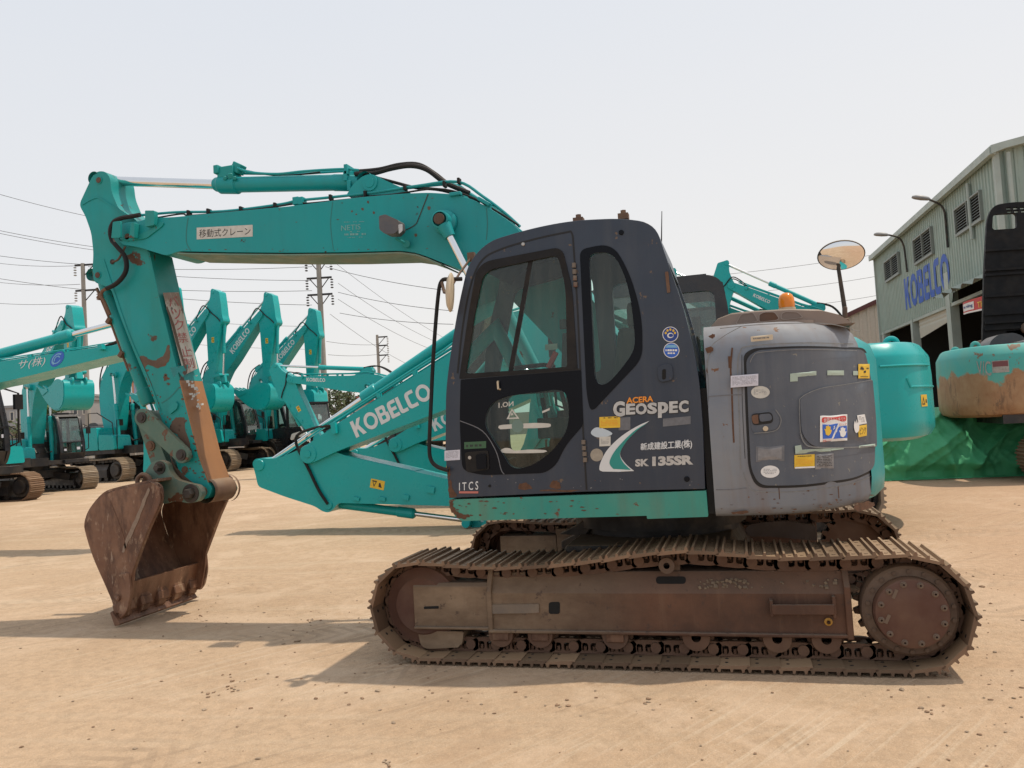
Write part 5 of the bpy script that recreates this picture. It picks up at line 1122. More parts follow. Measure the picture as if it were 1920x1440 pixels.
def g_cw(mt):
    def mk():
        m = MB(); P = cw_rows(); sec = [(.5, .98), (.16, .98), (.05, 1.02), (.005, 1.10), (0, 1.2), (0, 1.7), (.006, 1.78), (.010, 1.90), (.022, 1.93), (.10, 2.045), (.135, 2.065), (.5, 2.08), (1.0, 2.085)]
        rows = []
        for i, p in enumerate(P):
            a = P[max(i-1, 0)]; b = P[min(i+1, len(P)-1)]; d = (b-a).normalized(); n = Vector((-d.y, d.x)); n = n if n.dot(p-Vector((-1.2, 0))) > 0 else -n
            if i in (0, len(P)-1): n = Vector((0, 1 if p.y > 0 else -1))
            row = []
            for o, z in sec:
                q = p-n*o; 
                if q.x > -1.52: q.x = -1.52
                if p.y > 0 and q.y < 0: q.y = 0
                if p.y < 0 and q.y > 0: q.y = 0
                row.append(Vector((q.x, q.y, z)))
            rows.append(row)
        m.grid(rows)
        for s in (-.72, .72):
            m.grid([[Vector((-2.25+(.065+.03*math.cos(t))*math.cos(a), s+.03*math.sin(t), 2.07+(.065+.03*math.cos(t))*math.sin(a))) for t in (2*math.pi*j/8 for j in range(8))] for a in (math.pi*i/12 for i in range(13))], 0, True)
        return m.mesh('counterweight', mt, 40)
    return mk
def g_house(mt, mg):
    def mk():
        m = MB()
        m.prism(rounded([(-1.5, 1.1), (-1.5, 2.0), (-.75, 2.0), (-.7, 1.1)], .08), 1.0, 1.35)                 # left rear door
        m.prism(rounded([(-1.5, 1.1), (-1.5, 2.0), (-.4, 2.0), (-.35, 1.1)], .08), -1.35, -.7)                # pump side
        m.prism(rounded([(-.3, 1.2), (-.3, 2.05), (.75, 2.05), (.8, 1.2)], .06), -1.35, -.45)                   # tank
        m.prism(rounded([(.84, 1.2), (.84, 1.78), (1.55, 1.72), (1.62, 1.2)], .08), -1.35, -.55)                # tool box
        m.box((-1.0, .1, 1.65), (1.0, 1.75, .7))
        m.prism(rounded([(-1.45, 2.0), (-1.42, 2.14), (-.6, 2.14), (-.5, 2.0)], .06), -1.0, .9, 1)
        m.prism(rounded([(-1.78, 2.0), (-1.70, 2.20), (-1.55, 2.30), (-1.28, 2.31), (-1.12, 2.24), (-1.05, 2.0)], .06), .35, 1.12, 1)
        for i in range(2):
            for j in range(2): m.prism(rounded([(-1.30+.11*i, 2.13+.07*j), (-1.23+.11*i, 2.13+.07*j), (-1.24+.11*i, 2.18+.07*j), (-1.31+.11*i, 2.18+.07*j)], .01), 1.118, 1.126, 2)
        m.tube([(.3, -1.3, 2.05), (.3, -1.3, 2.6), (.75, -1.3, 2.6), (1.5, -1.3, 2.2), (1.55, -1.3, 1.75)], .02, 6, 2)
        m.box((-1.51, 0, 1.5), (.012, 2.6, .9), 2)
        return m.mesh('engine_housing', [mt, mg, MT['seam']], 35)
    return mk
CABO = [(-.30, 1.22), (1.52, 1.22), (1.62, 1.45), (1.60, 1.85), (1.36, 2.80), (1.24, 2.93), (1.05, 2.98), (-.15, 2.98), (-.27, 2.90), (-.32, 2.6)]
def g_cab(mc):
    def mk():
        m = MB(); O = rounded([(x, z, .08) for x, z in CABO], .08, 4)
        dw = rounded([(.42, 1.95), (.42, 2.82), (1.16, 2.82), (1.42, 1.95)], .08); lw = rounded([(.55, 1.42), (.5, 1.85), (1.42, 1.85), (1.46, 1.6), (1.3, 1.42)], .1); qw = rounded([(-.18, 1.9), (-.18, 2.80), (.26, 2.80), (.26, 1.62), (.05, 1.62)], .1)
        m.prism([O, dw, lw, qw], 1.32, 1.38)
        fw2 = rounded([(-.18, 1.62), (-.18, 2.80), (1.16, 2.80), (1.46, 1.75), (1.46, 1.45), (.9, 1.42)], .1)
        m.prism([O, fw2], .42, .48)
        strip(m, [(1.12, 2.96), (-.15, 2.96), (-.28, 2.88), (-.30, 2.75)], .45, 1.36, .03); strip(m, [(-.30, 1.95), (-.30, 1.22), (1.52, 1.22), (1.60, 1.46)], .45, 1.36, .03)
        for y in (.45, 1.27): m.prism([(1.575, 1.46), (1.62, 1.46), (1.60, 1.85), (1.36, 2.80), (1.22, 2.93), (1.18, 2.90), (1.31, 2.79), (1.56, 1.85)], y, y+.08)
        m.box((1.585, .9, 1.87), (.04, .9, .035)); m.box((1.20, .9, 2.90), (.12, .9, .05), 0, Matrix.Rotation(.8, 3, 'Y')); m.box((.5, .9, 3.0), (1.2, .7, .03)); m.box((.62, .9, 3.03), (.5, .5, .04))
        return m.mesh('cab', mc, 35)
    return mk
def g_mirror(k_):
    def mk():
        m = MB()
        if k_: m.tube([(1.5, 1.37, 1.5), (1.72, 1.45, 1.6), (1.74, 1.45, 2.45), (1.5, 1.37, 2.55)], .018, 6); m.box((1.73, 1.45, 2.3), (.05, .16, .26)); return m.mesh('handrail', MT['rubber'], 30)
        m.tube([(1.60, -1.2, 1.2), (1.62, -1.2, 2.3), (1.62, -1.0, 2.3)], .018, 6); m.box((1.62, -1.0, 2.2), (.04, .14, .24)); return m.mesh('side_mirror', MT['rubber'], 30)
    return mk
def g_seat():
    m = MB(); m.box((.35, .9, 1.42), (.5, .5, .3)); m.box((.12, .9, 1.95), (.16, .5, .8)); m.box((.06, .9, 2.45), (.1, .28, .2)); m.box((.4, .62, 1.55), (.6, .14, .3)); m.box((.4, 1.18, 1.55), (.6, .12, .3))
    return m.mesh('operator_seat', MT['seat'], 35)
def g_cabglass():
    m = MB()
    m.add([Vector(p) for p in ((1.575, .5, 1.5), (1.575, 1.3, 1.5), (1.565, 1.3, 1.85), (1.565, .5, 1.85), (1.33, .5, 2.8), (1.33, 1.3, 2.8))], [(0, 1, 2, 3), (3, 2, 5, 4)])
    for y in (.452, 1.345): m.prism([(-.2, 1.45), (-.2, 2.82), (1.2, 2.82), (1.5, 1.85), (1.5, 1.42)], y, y+.003, 0, None, None, (1, 0))
    m.add([Vector((-.29, .5, 1.95)), Vector((-.29, 1.3, 1.95)), Vector((-.29, 1.3, 2.75)), Vector((-.29, .5, 2.75))], [(0, 1, 2, 3)])
    return m.mesh('cab_window', MT['glass_far'], 0)
def g_notice():
    m = MB()
    for y, z, sx, sz in ((.62, 1.58, .09, .08), (1.12, 1.62, .12, .1), (1.26, 1.72, .06, .06)):
        m.box((1.592, y, z), (.004, sx, sz))
    return m.mesh('paper_notice', MT['paper'], 0)
def gcyl(name, a, b, rb, frac, mt, par, y):
    """a hydraulic cylinder: barrel from a, chrome rod to b"""
    A = Vector((a[0], y, a[1])); B = Vector((b[0], y, b[1])); d = (B-A).normalized(); L = (B-A).length; e = A+d*(L*frac)
    m = MB(); m.tube([A, e-d*.28, e-d*.27, e-d*.03, e], [rb, rb, rb*1.18, rb*1.18, rb*.8], 14); m.lathe([(-rb*1.2, rb*1.1), (rb*1.2, rb*1.1)], A, (0, 1, 0), 14); o = m.build(name, mt, par)
    r = MB(); r.cyl(e-d*.02, B, rb*.55, 12); r.lathe([(-rb*1.2, rb*.95), (rb*1.2, rb*.95)], B, (0, 1, 0), 14); r.build('piston_rod', MT['chrome'], o)
def machine(name, label, loc, rz, beta, alpha, bk, scale=1.0, group=None, bz=1.0, az=1.0, slew=0, ax=1.0, mt=None, mcw=None, shoe='shoe_pale', boom=True, bucket=True, logo=True, arm=True, decal=True, under='under_new', seed=0):
    mt = mt or MT['teal_new']; mcw = mcw or mt; kk = mt.name; ck = MT['cab_new']
    root = tag(empty('excavator', loc, rz), label, 'excavator', group); root.scale = (scale,)*3
    L = lambda n, key, fn, par=root: link(n, gmesh(key, fn), par)
    for s in (-1, 1):
        t = L('track_chain', 'tr'+shoe, g_track(MT[shoe], MT['under_new'])); t.location = (0, s*1.2, 0)
        f = L('track_frame', 'tf'+under, g_trackframe(MT[under])); f.location = (0, s*1.2, 0)
    L('lower_frame', 'lf', g_base(MT['under_new'])); L('deck', 'dk', g_deck(MT['under_new']))
    cwo = L('counterweight', 'cw'+mcw.name, g_cw(mcw)); L('engine_housing', 'hs'+kk, g_house(mt, MT['grille']))
    cb = L('cab', 'cab', g_cab(ck)); cb.location = (-.16, 0, 0); L('cab_window', 'cg', g_cabglass, cb); L('operator_seat', 'st', g_seat, cb); L('handrail', 'hr', g_mirror(1), cb); L('side_mirror', 'sm', g_mirror(0))
    if decal: L('paper_notice', 'nt', g_notice, cb)
    if slew:
        for o in (cwo, cb): o.rotation_euler.z = slew
        next(c for c in root.children if c.name.startswith('engine_housing')).rotation_euler.z = slew; next(c for c in root.children if c.name.startswith('deck')).rotation_euler.z = slew
    if not boom: return root
    ft = Vector((.18, 1.76)); c, s_ = math.cos(beta), math.sin(beta)
    W = lambda p: (ft.x+p[0]*c-p[1]*bz*s_, ft.y+p[0]*s_+p[1]*bz*c)
    bo = L('boom', 'bm'+kk, g_boom(mt)); bo.location = (ft.x, 0, ft.y); bo.rotation_euler = (0, -beta, 0); bo.scale = (1, 1, bz)
    if logo:
        for q in (1, -1): L('boom_lettering', 'lg%d' % q, g_logo(q), bo)
    tip = W((BOOML, 0))
    for y in (-.40, .40): gcyl('boom_cylinder', (.85, 1.12), W((2.22, .82)), .075, .62, mt, root, y)
    if not arm: return root
    ca, sa = math.cos(alpha), math.sin(alpha); V = lambda p: (tip[0]+p[0]*ax*ca-p[1]*az*sa, tip[1]+p[0]*ax*sa+p[1]*az*ca)
    ar = L('arm', 'ar'+kk, g_arm(mt)); ar.location = (tip[0], 0, tip[1]); ar.rotation_euler = (0, -alpha, 0); ar.scale = (ax, 1, az)
    if decal:
        for q in (1, -1): L('warning_label', 'wl%d' % q, lambda q=q: g_warn(q), ar)
    gcyl('arm_cylinder', W((2.45, 1.52)), V((-.81, .32)), .082, .55, mt, root, 0)
    # hoses at the boom tip
    for y in (-.23, .23): hb = MB(); hb.tube([Vector((q[0], y, q[1])) for q in smooth([W((4.95, .34)), W((5.3, .36)), W((5.62, .25)), V((.05, .25)), V((.25, .5)), V((.42, .66))], 5)], .022, 6); hb.build('hydraulic_hose', MT['rubber'], root)
    for y in (-.1, .1): hb = MB(); hb.tube([Vector((q[0], y, q[1])) for q in smooth([W((2.7, 1.5)), W((2.2, 1.75)), W((1.6, 1.65)), W((1.0, 1.3)), W((.5, .95))], 5)], .026, 6); hb.build('hydraulic_hose', MT['rubber'], root)
    bp = V((2.97, 0)); lk = V((2.55, .50)); lk2 = V((2.6, .18))
    gcyl('bucket_cylinder', V((.42, .68)), lk, .065, .6, mt, root, 0)
    if bucket:
        cb_, sb_ = math.cos(bk), math.sin(bk); K = lambda p: (bp[0]+p[0]*cb_-p[1]*sb_, bp[1]+p[0]*sb_+p[1]*cb_)
        bu = L('bucket', 'bk'+kk, g_bucket(mt)); bu.location = (bp[0], 0, bp[1]); bu.rotation_euler = (0, -bk, 0)
        lm = MB(); kp = K((.55, .07))
        for y in (-.24, .24): lm.bar((lk[0], y, lk[1]), (lk2[0], y, lk2[1]), .05, .11)
        lm.bar((lk[0], 0, lk[1]), (kp[0], 0, kp[1]), .22, .12); lm.cyl((lk[0], -.27, lk[1]), (lk[0], .27, lk[1]), .06, 14); lm.build('bucket_link', mt, root)
    return root

# ================================================================== ground
k = NT('sandy_yard')
n1 = k.noise(.22, 6, .6); n2 = k.noise(1.7, 7, .65, seed=2); n3 = k.noise(14, 6, .7, seed=3)
c = k.mix(k.ramp(n1, .36, .66), (.56, .385, .245), (.495, .335, .208))
c = k.mix(k.ramp(n2, .4, .75, 0, .55), c, (.59, .42, .28))
c = k.mix(k.ramp(n3, .40, .68, 0, .5), c, (.28, .195, .125))
def streaks(rot, sx, sy, lo, hi, seed, scale=1.0):
    v = k.co.outputs['Object']; r = k.n('ShaderNodeMapping'); r.inputs[2].default_value = (0, 0, rot); r.inputs[1].default_value = (seed*5.1, seed*2.3, 0); k.l(v, r.inputs[0])
    m = k.n('ShaderNodeMapping'); m.inputs[3].default_value = (sx, sy, 1); k.l(r.outputs[0], m.inputs[0])
    x = k.n('ShaderNodeTexNoise'); x.inputs['Scale'].default_value = scale; x.inputs['Detail'].default_value = 7; x.inputs['Roughness'].default_value = .62; x.inputs['Distortion'].default_value = .25; k.l(m.outputs[0], x.inputs[0]); return k.ramp(x.outputs[0], lo, hi)
s1 = streaks(R(-60), .7, 24, .53, .62, 1); s2 = streaks(R(-48), .5, 15, .54, .64, 2); s3 = streaks(R(-6), .16, 3.0, .52, .68, 3)
msk = k.ramp(k.noise(.5, 3, seed=6), .44, .60); msk2 = k.ramp(k.noise(.35, 3, seed=7), .45, .62)
c = k.mix(k.math('MULTIPLY', k.math('MULTIPLY', s1, msk), .85), c, (.60, .47, .335)); c = k.mix(k.math('MULTIPLY', k.math('MULTIPLY', s2, msk2), .7), c, (.27, .19, .125)); c = k.mix(k.math('MULTIPLY', s3, .55), c, (.56, .43, .30))
g4 = k.noise(75, 5, .75, seed=15); c = k.mix(k.ramp(g4, .38, .62, 0, .38), c, (.36, .25, .16)); c = k.mix(k.ramp(k.noise(130, 3, .6, seed=16), .56, .66, 0, .5), c, (.62, .49, .35))
pt = k.ramp(k.noise(.9, 6, .68, dist=.6, seed=21), .50, .60); c = k.mix(k.math('MULTIPLY', pt, .38), c, (.64, .475, .335))
pd_ = k.ramp(k.noise(.65, 7, .7, dist=.5, seed=23), .54, .62); c = k.mix(k.math('MULTIPLY', pd_, .34), c, (.40, .265, .165))
gx = k.n('ShaderNodeSeparateXYZ'); k.l(k.co.outputs['Object'], gx.inputs[0]); c = k.mix(k.math('MULTIPLY', k.ramp(k.math('ADD', gx.outputs[0], k.math('MULTIPLY', n1, 3.0)), 2.6, 4.6), .38), c, (.47, .27, .165))
sp = k.ramp(k.noise(60, 3, .6, seed=9), .67, .72, 0, .6); c = k.mix(k.math('MULTIPLY', sp, k.ramp(n2, .45, .6)), c, (.14, .09, .06))
def tread(rot, v0, wd, per, slant, seed, fade=1.0):
    # a band of tread prints: rows of bars pressed into the dust along a wheel path
    r = k.n('ShaderNodeMapping'); r.inputs[2].default_value = (0, 0, rot); wv = k.n('ShaderNodeTexNoise'); wv.inputs['Scale'].default_value = .25; k.l(k.co.outputs['Object'], wv.inputs[0]); k.l(k.co.outputs['Object'], r.inputs[0])
    x = k.n('ShaderNodeSeparateXYZ'); k.l(r.outputs[0], x.inputs[0]); v = k.math('SUBTRACT', k.math('ADD', x.outputs[1], k.math('ADD', wv.outputs[0], wv.outputs[0])), v0+1.0)
    av = k.math('ABSOLUTE', v, 0.0); edge = k.ramp(av, wd*.8, wd, 1, 0)
    ph = k.math('ADD', k.math('DIVIDE', x.outputs[0], per/6.2832), k.math('DIVIDE', av, slant)); bars = k.ramp(k.math('SINE', ph, 0.0), -.1, .5)
    return k.math('MULTIPLY', k.math('MULTIPLY', edge, bars), k.math('MULTIPLY', k.ramp(k.noise(.55, 4, .6, seed=seed), .44, .60), fade))
T = None
for a_ in ((R(-20), 1.6, .30, .16, .03, 1), (R(-20), 3.9, .30, .16, .03, 2), (R(-62), -.9, .22, .13, .02, 3), (R(-62), 1.3, .22, .13, .02, 4), (R(8), 5.6, .28, .18, .05, 5), (R(8), 8.4, .28, .18, .05, 6), (R(-35), -4.0, .25, .15, .025, 7), (R(80), 2.6, .26, .17, .04, 8)):
    t_ = tread(*a_); T = t_ if T is None else k.math('MAXIMUM', T, t_)
c = k.mix(k.math('MULTIPLY', T, .34), c, (.27, .19, .125))
k.col(c); k.set(.9, 0, .25)
hb_ = k.math('ADD', k.math('MULTIPLY', n3, .35), k.math('ADD', k.math('ADD', k.math('MULTIPLY', s1, -.25), k.math('ADD', k.math('MULTIPLY', T, -.35), k.math('MULTIPLY', k.noise(45, 5, .7, seed=13), .25))), k.math('MULTIPLY', n2, .35))); k.bump(hb_, .8, .05)
GM = k.mat
m = MB(); m.add([(-500, -60, -.002), (400, -60, -.002), (400, 700, -.002), (-500, 700, -.002)], [(0, 1, 2, 3)])
gr = m.build('ground', GM, None, 0); tag(gr, kind='structure')
# loose stones, clods and crumbs of earth
rr = random.Random(21); m = MB()
def stone(p, r):
    ic = [(0, 0, 1), (.9, 0, .45), (.28, .85, .45), (-.72, .53, .45), (-.72, -.53, .45), (.28, -.85, .45), (.72, .53, -.2), (-.28, .85, -.2), (-.9, 0, -.2), (-.28, -.85, -.2), (.72, -.53, -.2)]
    fs = [(0, 1, 2), (0, 2, 3), (0, 3, 4), (0, 4, 5), (0, 5, 1), (1, 6, 2), (2, 6, 7), (2, 7, 3), (3, 7, 8), (3, 8, 4), (4, 8, 9), (4, 9, 5), (5, 9, 10), (5, 10, 1), (1, 10, 6), (6, 10, 9, 8, 7)]
    a = rr.uniform(0, 6.3); sx, sy, sz = rr.uniform(.7, 1.4), rr.uniform(.6, 1.1), rr.uniform(.35, .7); vs = []
    for x, y, z in ic:
        q = rr.uniform(.75, 1.2); x, y, z = x*sx*q*r, y*sy*q*r, z*sz*q*r; vs.append((p.x+x*math.cos(a)-y*math.sin(a), p.y+x*math.sin(a)+y*math.cos(a), max(p.z+z*.9+r*.1, -.001)))
    m.add(vs, fs, 0 if rr.random() < .6 else 1)
for _ in range(430):
    z = rr.random()
    if z < .42: u, v = rr.uniform(0, 1920), 930+510*rr.random()**.8
    elif z < .62: u, v = rr.gauss(1860, 70), rr.gauss(1250, 120)
    elif z < .82: u, v = rr.gauss(430, 190), rr.gauss(1150, 45)
    else: u, v = rr.gauss(650, 260), rr.gauss(1290, 45)
    if not (900 < v < 1470): continue
    p = uZ(u, v); d = (p-CAM).length; r = abs(rr.gauss(0, .0045))+.0025
    if rr.random() < .05: r *= 1.8
    stone(p, min(r*(1+.04*d), .035))
for u, v in ((383, 1163), (576, 1162), (1773, 1262), (388, 1300), (1050, 1320), (860, 1215), (440, 1290), (1733, 1330), (1218, 1314), (730, 1432)): 
    for _ in range(7): stone(uZ(u+rr.gauss(0, 9), v+rr.gauss(0, 3)), rr.uniform(.005, .015))
peb = m.build('pebbles', [flat('brown_clod', (.30, .19, .115), .95, 0, .25, 30), flat('pale_stone', (.36, .265, .18), .9, 0, .25, 30)], None, 30); tag(peb, kind='stuff')

# ================================================================== the fleet
B1 = machine('excavator', 'teal excavator parked right behind the dark one, its arm folded flat just above the ground', (.15, 6.9, 0), math.pi, R(-6.6), R(193), R(-70), 1.117)
def boom_decal(root, fn): 
    bo = next(c for c in root.children if c.name.startswith('boom') and not c.name.startswith('boom_c')); return fn(bo)
# counterweight of the near one: warning sign, side step line
def cw_sticker(root):
    m = MB(); P = [Vector((-2.50, 1.165)), Vector((-2.64, .93))]; P = [p for p in cw_rows() if p.y > 0]; 
    def at(t, z, off):
        i = min(int(t), len(P)-2); p = P[i].lerp(P[i+1], t-i); d = (P[i+1]-P[i]).normalized(); n = Vector((-d.y, d.x)); n = n if n.x < 0 or n.y > 0 else -n
        if n.dot(p-Vector((-1, 0))) < 0: n = -n
        q = p+n*off; return Vector((q.x, q.y, z))
    t0, t1 = 18.5, 21.6; m.grid([[at(t0+(t1-t0)*i/5, z, .004) for i in range(6)] for z in (1.34, 1.47)], 0)
    for (a, b_, c_) in (((.1, .15), (.55, .15), (.32, .85)),):
        T = lambda q, o: at(t0+(t1-t0)*q[0], 1.34+.13*q[1], o)
        m.add([T(a, .006), T(b_, .006), T(c_, .006), T((.2, .25), .006), T((.45, .25), .006), T((.32, .65), .006)], [(0, 1, 4, 3), (1, 2, 5, 4), (2, 0, 3, 5)], 1)
    m.add([T((.65, .3), .006), T((.9, .3), .006), T((.85, .6), .006), T((.7, .6), .006)], [(0, 1, 2, 3)], 1)
    m.build('warning_label', [MT['yellow'], MT['ink']], root, 0)
cw_sticker(B1)
def cw_line(root):
    m = MB(); P = [p for p in cw_rows() if p.y > -.2]
    for z, i0 in ((1.80, 8), (1.56, 14)):
        m.tube([Vector((p.x, p.y, z+(.10 if (z < 1.7 and j == 0) else 0))) for j, p in enumerate(P[i0:i0+18])], .014, 6)
    m.build('moulded_line', MT['teal_new'], root)
cw_line(B1)
B2 = copy_tree(B1); B2.location = (.15, 10.35, 0); B2['label'] = 'second teal excavator with folded arm, mostly hidden behind the cab and the first folded arm'
E1 = machine('excavator', 'teal excavator with level boom bearing white Japanese lettering and a blue roundel, arm hanging', (0, 0, 0), 0, R(11.2), R(-87), 0, 1.1, bucket=False, logo=False, shoe='shoe_brown', bz=.44, az=.55, ax=.6)
for c8 in E1.children:
    if c8.name.startswith(('track', 'lower_frame')): c8.location.x = -.85; c8.scale = (.72, 1, .85)
tipw = uD(256, 688, 12.4); E1.location = (tipw.x-1.1*(.18+BOOML*math.cos(R(11.2))), tipw.y+.25, 0)
def e1_dec(bo):
    m = MB(); o = Vector((3.35, .50)); d = (Vector((4.6, .19))-Vector((3.35, .57))).normalized(); n = Vector((-d.y, d.x))
    fn = lambda a, b, off: Vector(((o+d*a+n*b).x, -.262-off, (o+d*a+n*b).y))
    text_on(m, 'サ(株)', ((0, .33), (.52, .33), (.52, -.0), (0, -.0)), fn, .004, 0)
    m.add([fn((.74)+.125*math.cos(t), .16+.23*math.sin(t), .004) for t in (2*math.pi*i/28 for i in range(28))], [tuple(range(28))], 1)
    def arc(r0, r1, a0, a1, off, mi): m.grid([[fn((.74)+.74*r0*math.cos(a0+(a1-a0)*i/14), .16+1.36*r0*math.sin(a0+(a1-a0)*i/14), off) for i in range(15)], [fn((.74)+.74*r1*math.cos(a0+(a1-a0)*i/14), .16+1.36*r1*math.sin(a0+(a1-a0)*i/14), off) for i in range(15)]], mi)
    arc(.10, .13, .9, 4.4, .006, 2); arc(.05, .075, .4, 3.9, .006, 2); arc(.085, .11, 3.6, 6.0, .0065, 2)
    return m.build('company_lettering', [MT['letter'], MT['blue'], MT['lightblue']], bo, 0)
boom_decal(E1, e1_dec)
ROW = 'excavators with raised booms lined up across the yard'
row = [(62, 826, 30, -20, 55, -88, .96, .72, 'raised excavator whose black cab and pale tracks stand under the level lettered boom'),
       (216, 815, 36.5, -5, 59, -90, 1.16, 1, 'raised excavator half hidden behind the level boom and the big rusty arm'),
       (306, 812, 38.5, -5, 60, -90, 1.16, 1, 'raised excavator whose arm top just shows beside the torn red and white sticker'),
       (404, 810, 40.5, -5, 60, -89, 1.17, 1, 'raised excavator with its cab right beside the big rusty arm'),
       (488, 807, 43.0, -5, 57, -90, 1.12, 1, 'raised excavator with its arm before the tall pole and its cab by the loader')]
for (fu, fv, d_, hd, be, al, sc_, ax_, lb) in row:
    f_ = uD(fu, fv, d_); q_ = Matrix.Rotation(R(hd), 3, 'Z') @ Vector((.18*1.15, 0, 0)); machine('excavator', lb, (f_.x-q_.x, f_.y-q_.y, 0), R(hd+random.uniform(-1.5, 1.5)), R(be), R(al), R(random.uniform(-6, 6)), sc_, ROW, ax=ax_)
g_ = uZ(80, 936); q_ = Matrix.Rotation(R(6), 3, 'Z') @ Vector((2.2, 1.35, 0))
machine('excavator', 'older excavator cut off by the picture edge with rust brown tracks and no boom', (g_.x-q_.x, g_.y-q_.y, 0), R(6), 0, 0, 0, 1.0, shoe='shoe_brown', boom=False, decal=False, slew=R(75))
be7 = R(20.5); p7 = uD(550, 712, 30.5); r7 = machine('excavator', 'far excavator with level lettered boom and an arm bent back towards its tracks', (p7.x+.18+BOOML*math.cos(be7), p7.y, 0), math.pi, be7, R(244), R(30), 1.0, shoe='shoe_brown', bz=.85)
for c8 in r7.children:
    if c8.name.startswith('boom') and not c8.name.startswith('boom_c'):
        for l8 in c8.children: l8.scale = (.6, 1, .65); l8.location = (1.95, 0, .10)
for (u, v, d, be, lb) in ((1371, 537, 46, 46, 'excavator far behind the amber beacon whose lettered boom slopes down from a raised arm head'), (1272, 550, 48, 46, 'far excavator of which only the arm head and its rod show behind the rounded cab')):
    p = uD(u, v, d); s8 = p.z/(1.76+BOOML*math.sin(R(be)))
    r8 = machine('excavator', lb, (p.x+s8*(.18+BOOML*math.cos(R(be))), p.y, 0), math.pi, R(be), R(-76), 0, s8)
    for c8 in r8.children:
        if c8.name.startswith('boom') and not c8.name.startswith('boom_c'):
            for l8 in c8.children: l8.scale = (.5, 1, .5); l8.location = (2.25, 0, .14)
# the rusty one at the right
MT['teal_rust'] = paint('teal_paint_badly_rusted', (.05, .32, .29), .5, chip=.16, dust=.25, fade=(.09, .28, .22), stain=.52, stainc=rgb(132, 84, 52), chipc=rgb(82, 56, 40), chips_scale=3, streak=.5, seed=51)
k = NT('rusted_counterweight')
zz = k.n('ShaderNodeSeparateXYZ'); k.l(k.co.outputs['Object'], zz.inputs[0])
h_ = k.math('ADD', zz.outputs[2], k.math('MULTIPLY', k.noise(1.6, 6, .6, seed=4), .9))
tl = k.mix(k.ramp(k.noise(3, 6, .6), .4, .7), (.055, .34, .31), (.10, .33, .27)); ru = k.mix(k.ramp(k.noise(2.3, 8, .7, seed=2), .35, .65), (.26, .125, .055), (.36, .22, .115)); ru = k.mix(k.ramp(k.noise(6, 7, .7, (1, 1, .3), seed=6), .55, .68, 0, .8), ru, (.10, .055, .032))
k.col(k.mix(k.ramp(k.noise(2.6, 8, .68, seed=8), .62, .635), k.mix(k.ramp(h_, 2.02, 2.06), ru, tl), (.17, .10, .055))); k.set(.6); MT['cw_rust'] = k.mat
RX = machine('excavator', 'rust-streaked old excavator at the right edge showing its peeling teal counterweight', (7.3, 12.35, 0), 0, 0, 0, 0, 1.0, mt=MT['teal_rust'], mcw=MT['cw_rust'], shoe='shoe_brown', boom=False, decal=False)
for c8 in RX.children:
    if c8.name.startswith('track'): c8.location.x = .15
    if c8.name.startswith(('counterweight', 'engine_housing')): c8.scale.z = 1.2
m = MB(); Pm = [p for p in cw_rows() if p.y < 0]
def atm(t, z, off):
    t = max(0, min(t, len(Pm)-1.001)); i = int(t); p = Pm[i].lerp(Pm[i+1], t-i); d = (Pm[i+1]-Pm[i]).normalized(); n = Vector((d.y, -d.x)); n = n if n.dot(p-Vector((-1, 0))) > 0 else -n
    q = p+n*off; return Vector((q.x, q.y, z))
NP = len(Pm)
fnm = lambda a, b, off: atm(NP-1-a, b, off)     # a counts from the door side rearwards
L0 = NP-1
def band(t0, t1, z0, z1, off, mi, n=8): m.grid([[atm(t0+(t1-t0)*i/n, z, off) for i in range(n+1)] for z in (z0, z1)], mi)
text_on(m, 'V/C', ((L0-16.5, 1.84), (L0-11.6, 1.82), (L0-11.6, 1.60), (L0-16.5, 1.62)), lambda a, b, off: atm(a, b, off), .006, 1, .01)
band(L0-11.2, L0-6.2, 1.64, 1.82, .004, 1); band(L0-11.0, L0-6.4, 1.73, 1.81, .006, 0)
m.build('worn_graphic', [flat('faded_maroon', (.16, .05, .055), .6), flat('faded_outline', (.36, .34, .31), .6, 0, .3, 20)], RX, 0).scale.z = 1.2

# ================================================================== warehouse
MT['sheet'] = paint('grey_green_sheet_metal', (.285, .365, .325), .5, dust=.1, fade=(.25, .325, .285), streak=.2, stainc=rgb(120, 104, 84), seed=61)
MT['trim'] = paint('pale_green_trim', (.36, .42, .385), .5, dust=.12, seed=62)
MT['louvre'] = flat('grey_louvre', (.22, .245, .225), .5)
MT['wblue'] = flat('blue_wall_paint', (.022, .085, .42), .55, 0, .12, 3)
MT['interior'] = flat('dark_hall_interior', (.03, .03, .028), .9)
WA, WB = Vector((8.07, 40.0, 0)), Vector((8.87, 22.47, 0)); WD = (WB-WA).normalized(); WN = Vector((WD.y, -WD.x, 0)); WN = WN if WN.x < 0 else -WN; WL = (WB-WA).length; EH = 9.0
BLD = tag(empty('warehouse', ((WA+WB)/2)-WN*8, 0, True), 'tall grey-green corrugated warehouse with blue painted letters and louvred vents at right', 'warehouse')
fw_ = planeN(WA, WN)
def along(p): return (p-WA).dot(WD)
zs = (uN(1657, 618, WA, WN).z+uN(1776, 578, WA, WN).z)/2
tp = along(uN(1786, 560, WA, WN))
def corr(mb, o, d, nrm, L, z0, z1, mi=0, per=.28, amp=.035):
    N = int(L/per); rows = []
    xs = []
    for i in range(N):
        x = i*per; xs += [(x, 0), (x+per*.62, 0), (x+per*.70, amp), (x+per*.92, amp)]
    xs.append((L, 0)); z1f = z1 if callable(z1) else (lambda x: z1); z0f = z0 if callable(z0) else (lambda x: z0)
    rows = [[o+d*x+nrm*h+Vector((0, 0, z0f(x))) for x, h in xs], [o+d*x+nrm*h+Vector((0, 0, z1f(x))) for x, h in xs]]; mb.grid(rows, mi)
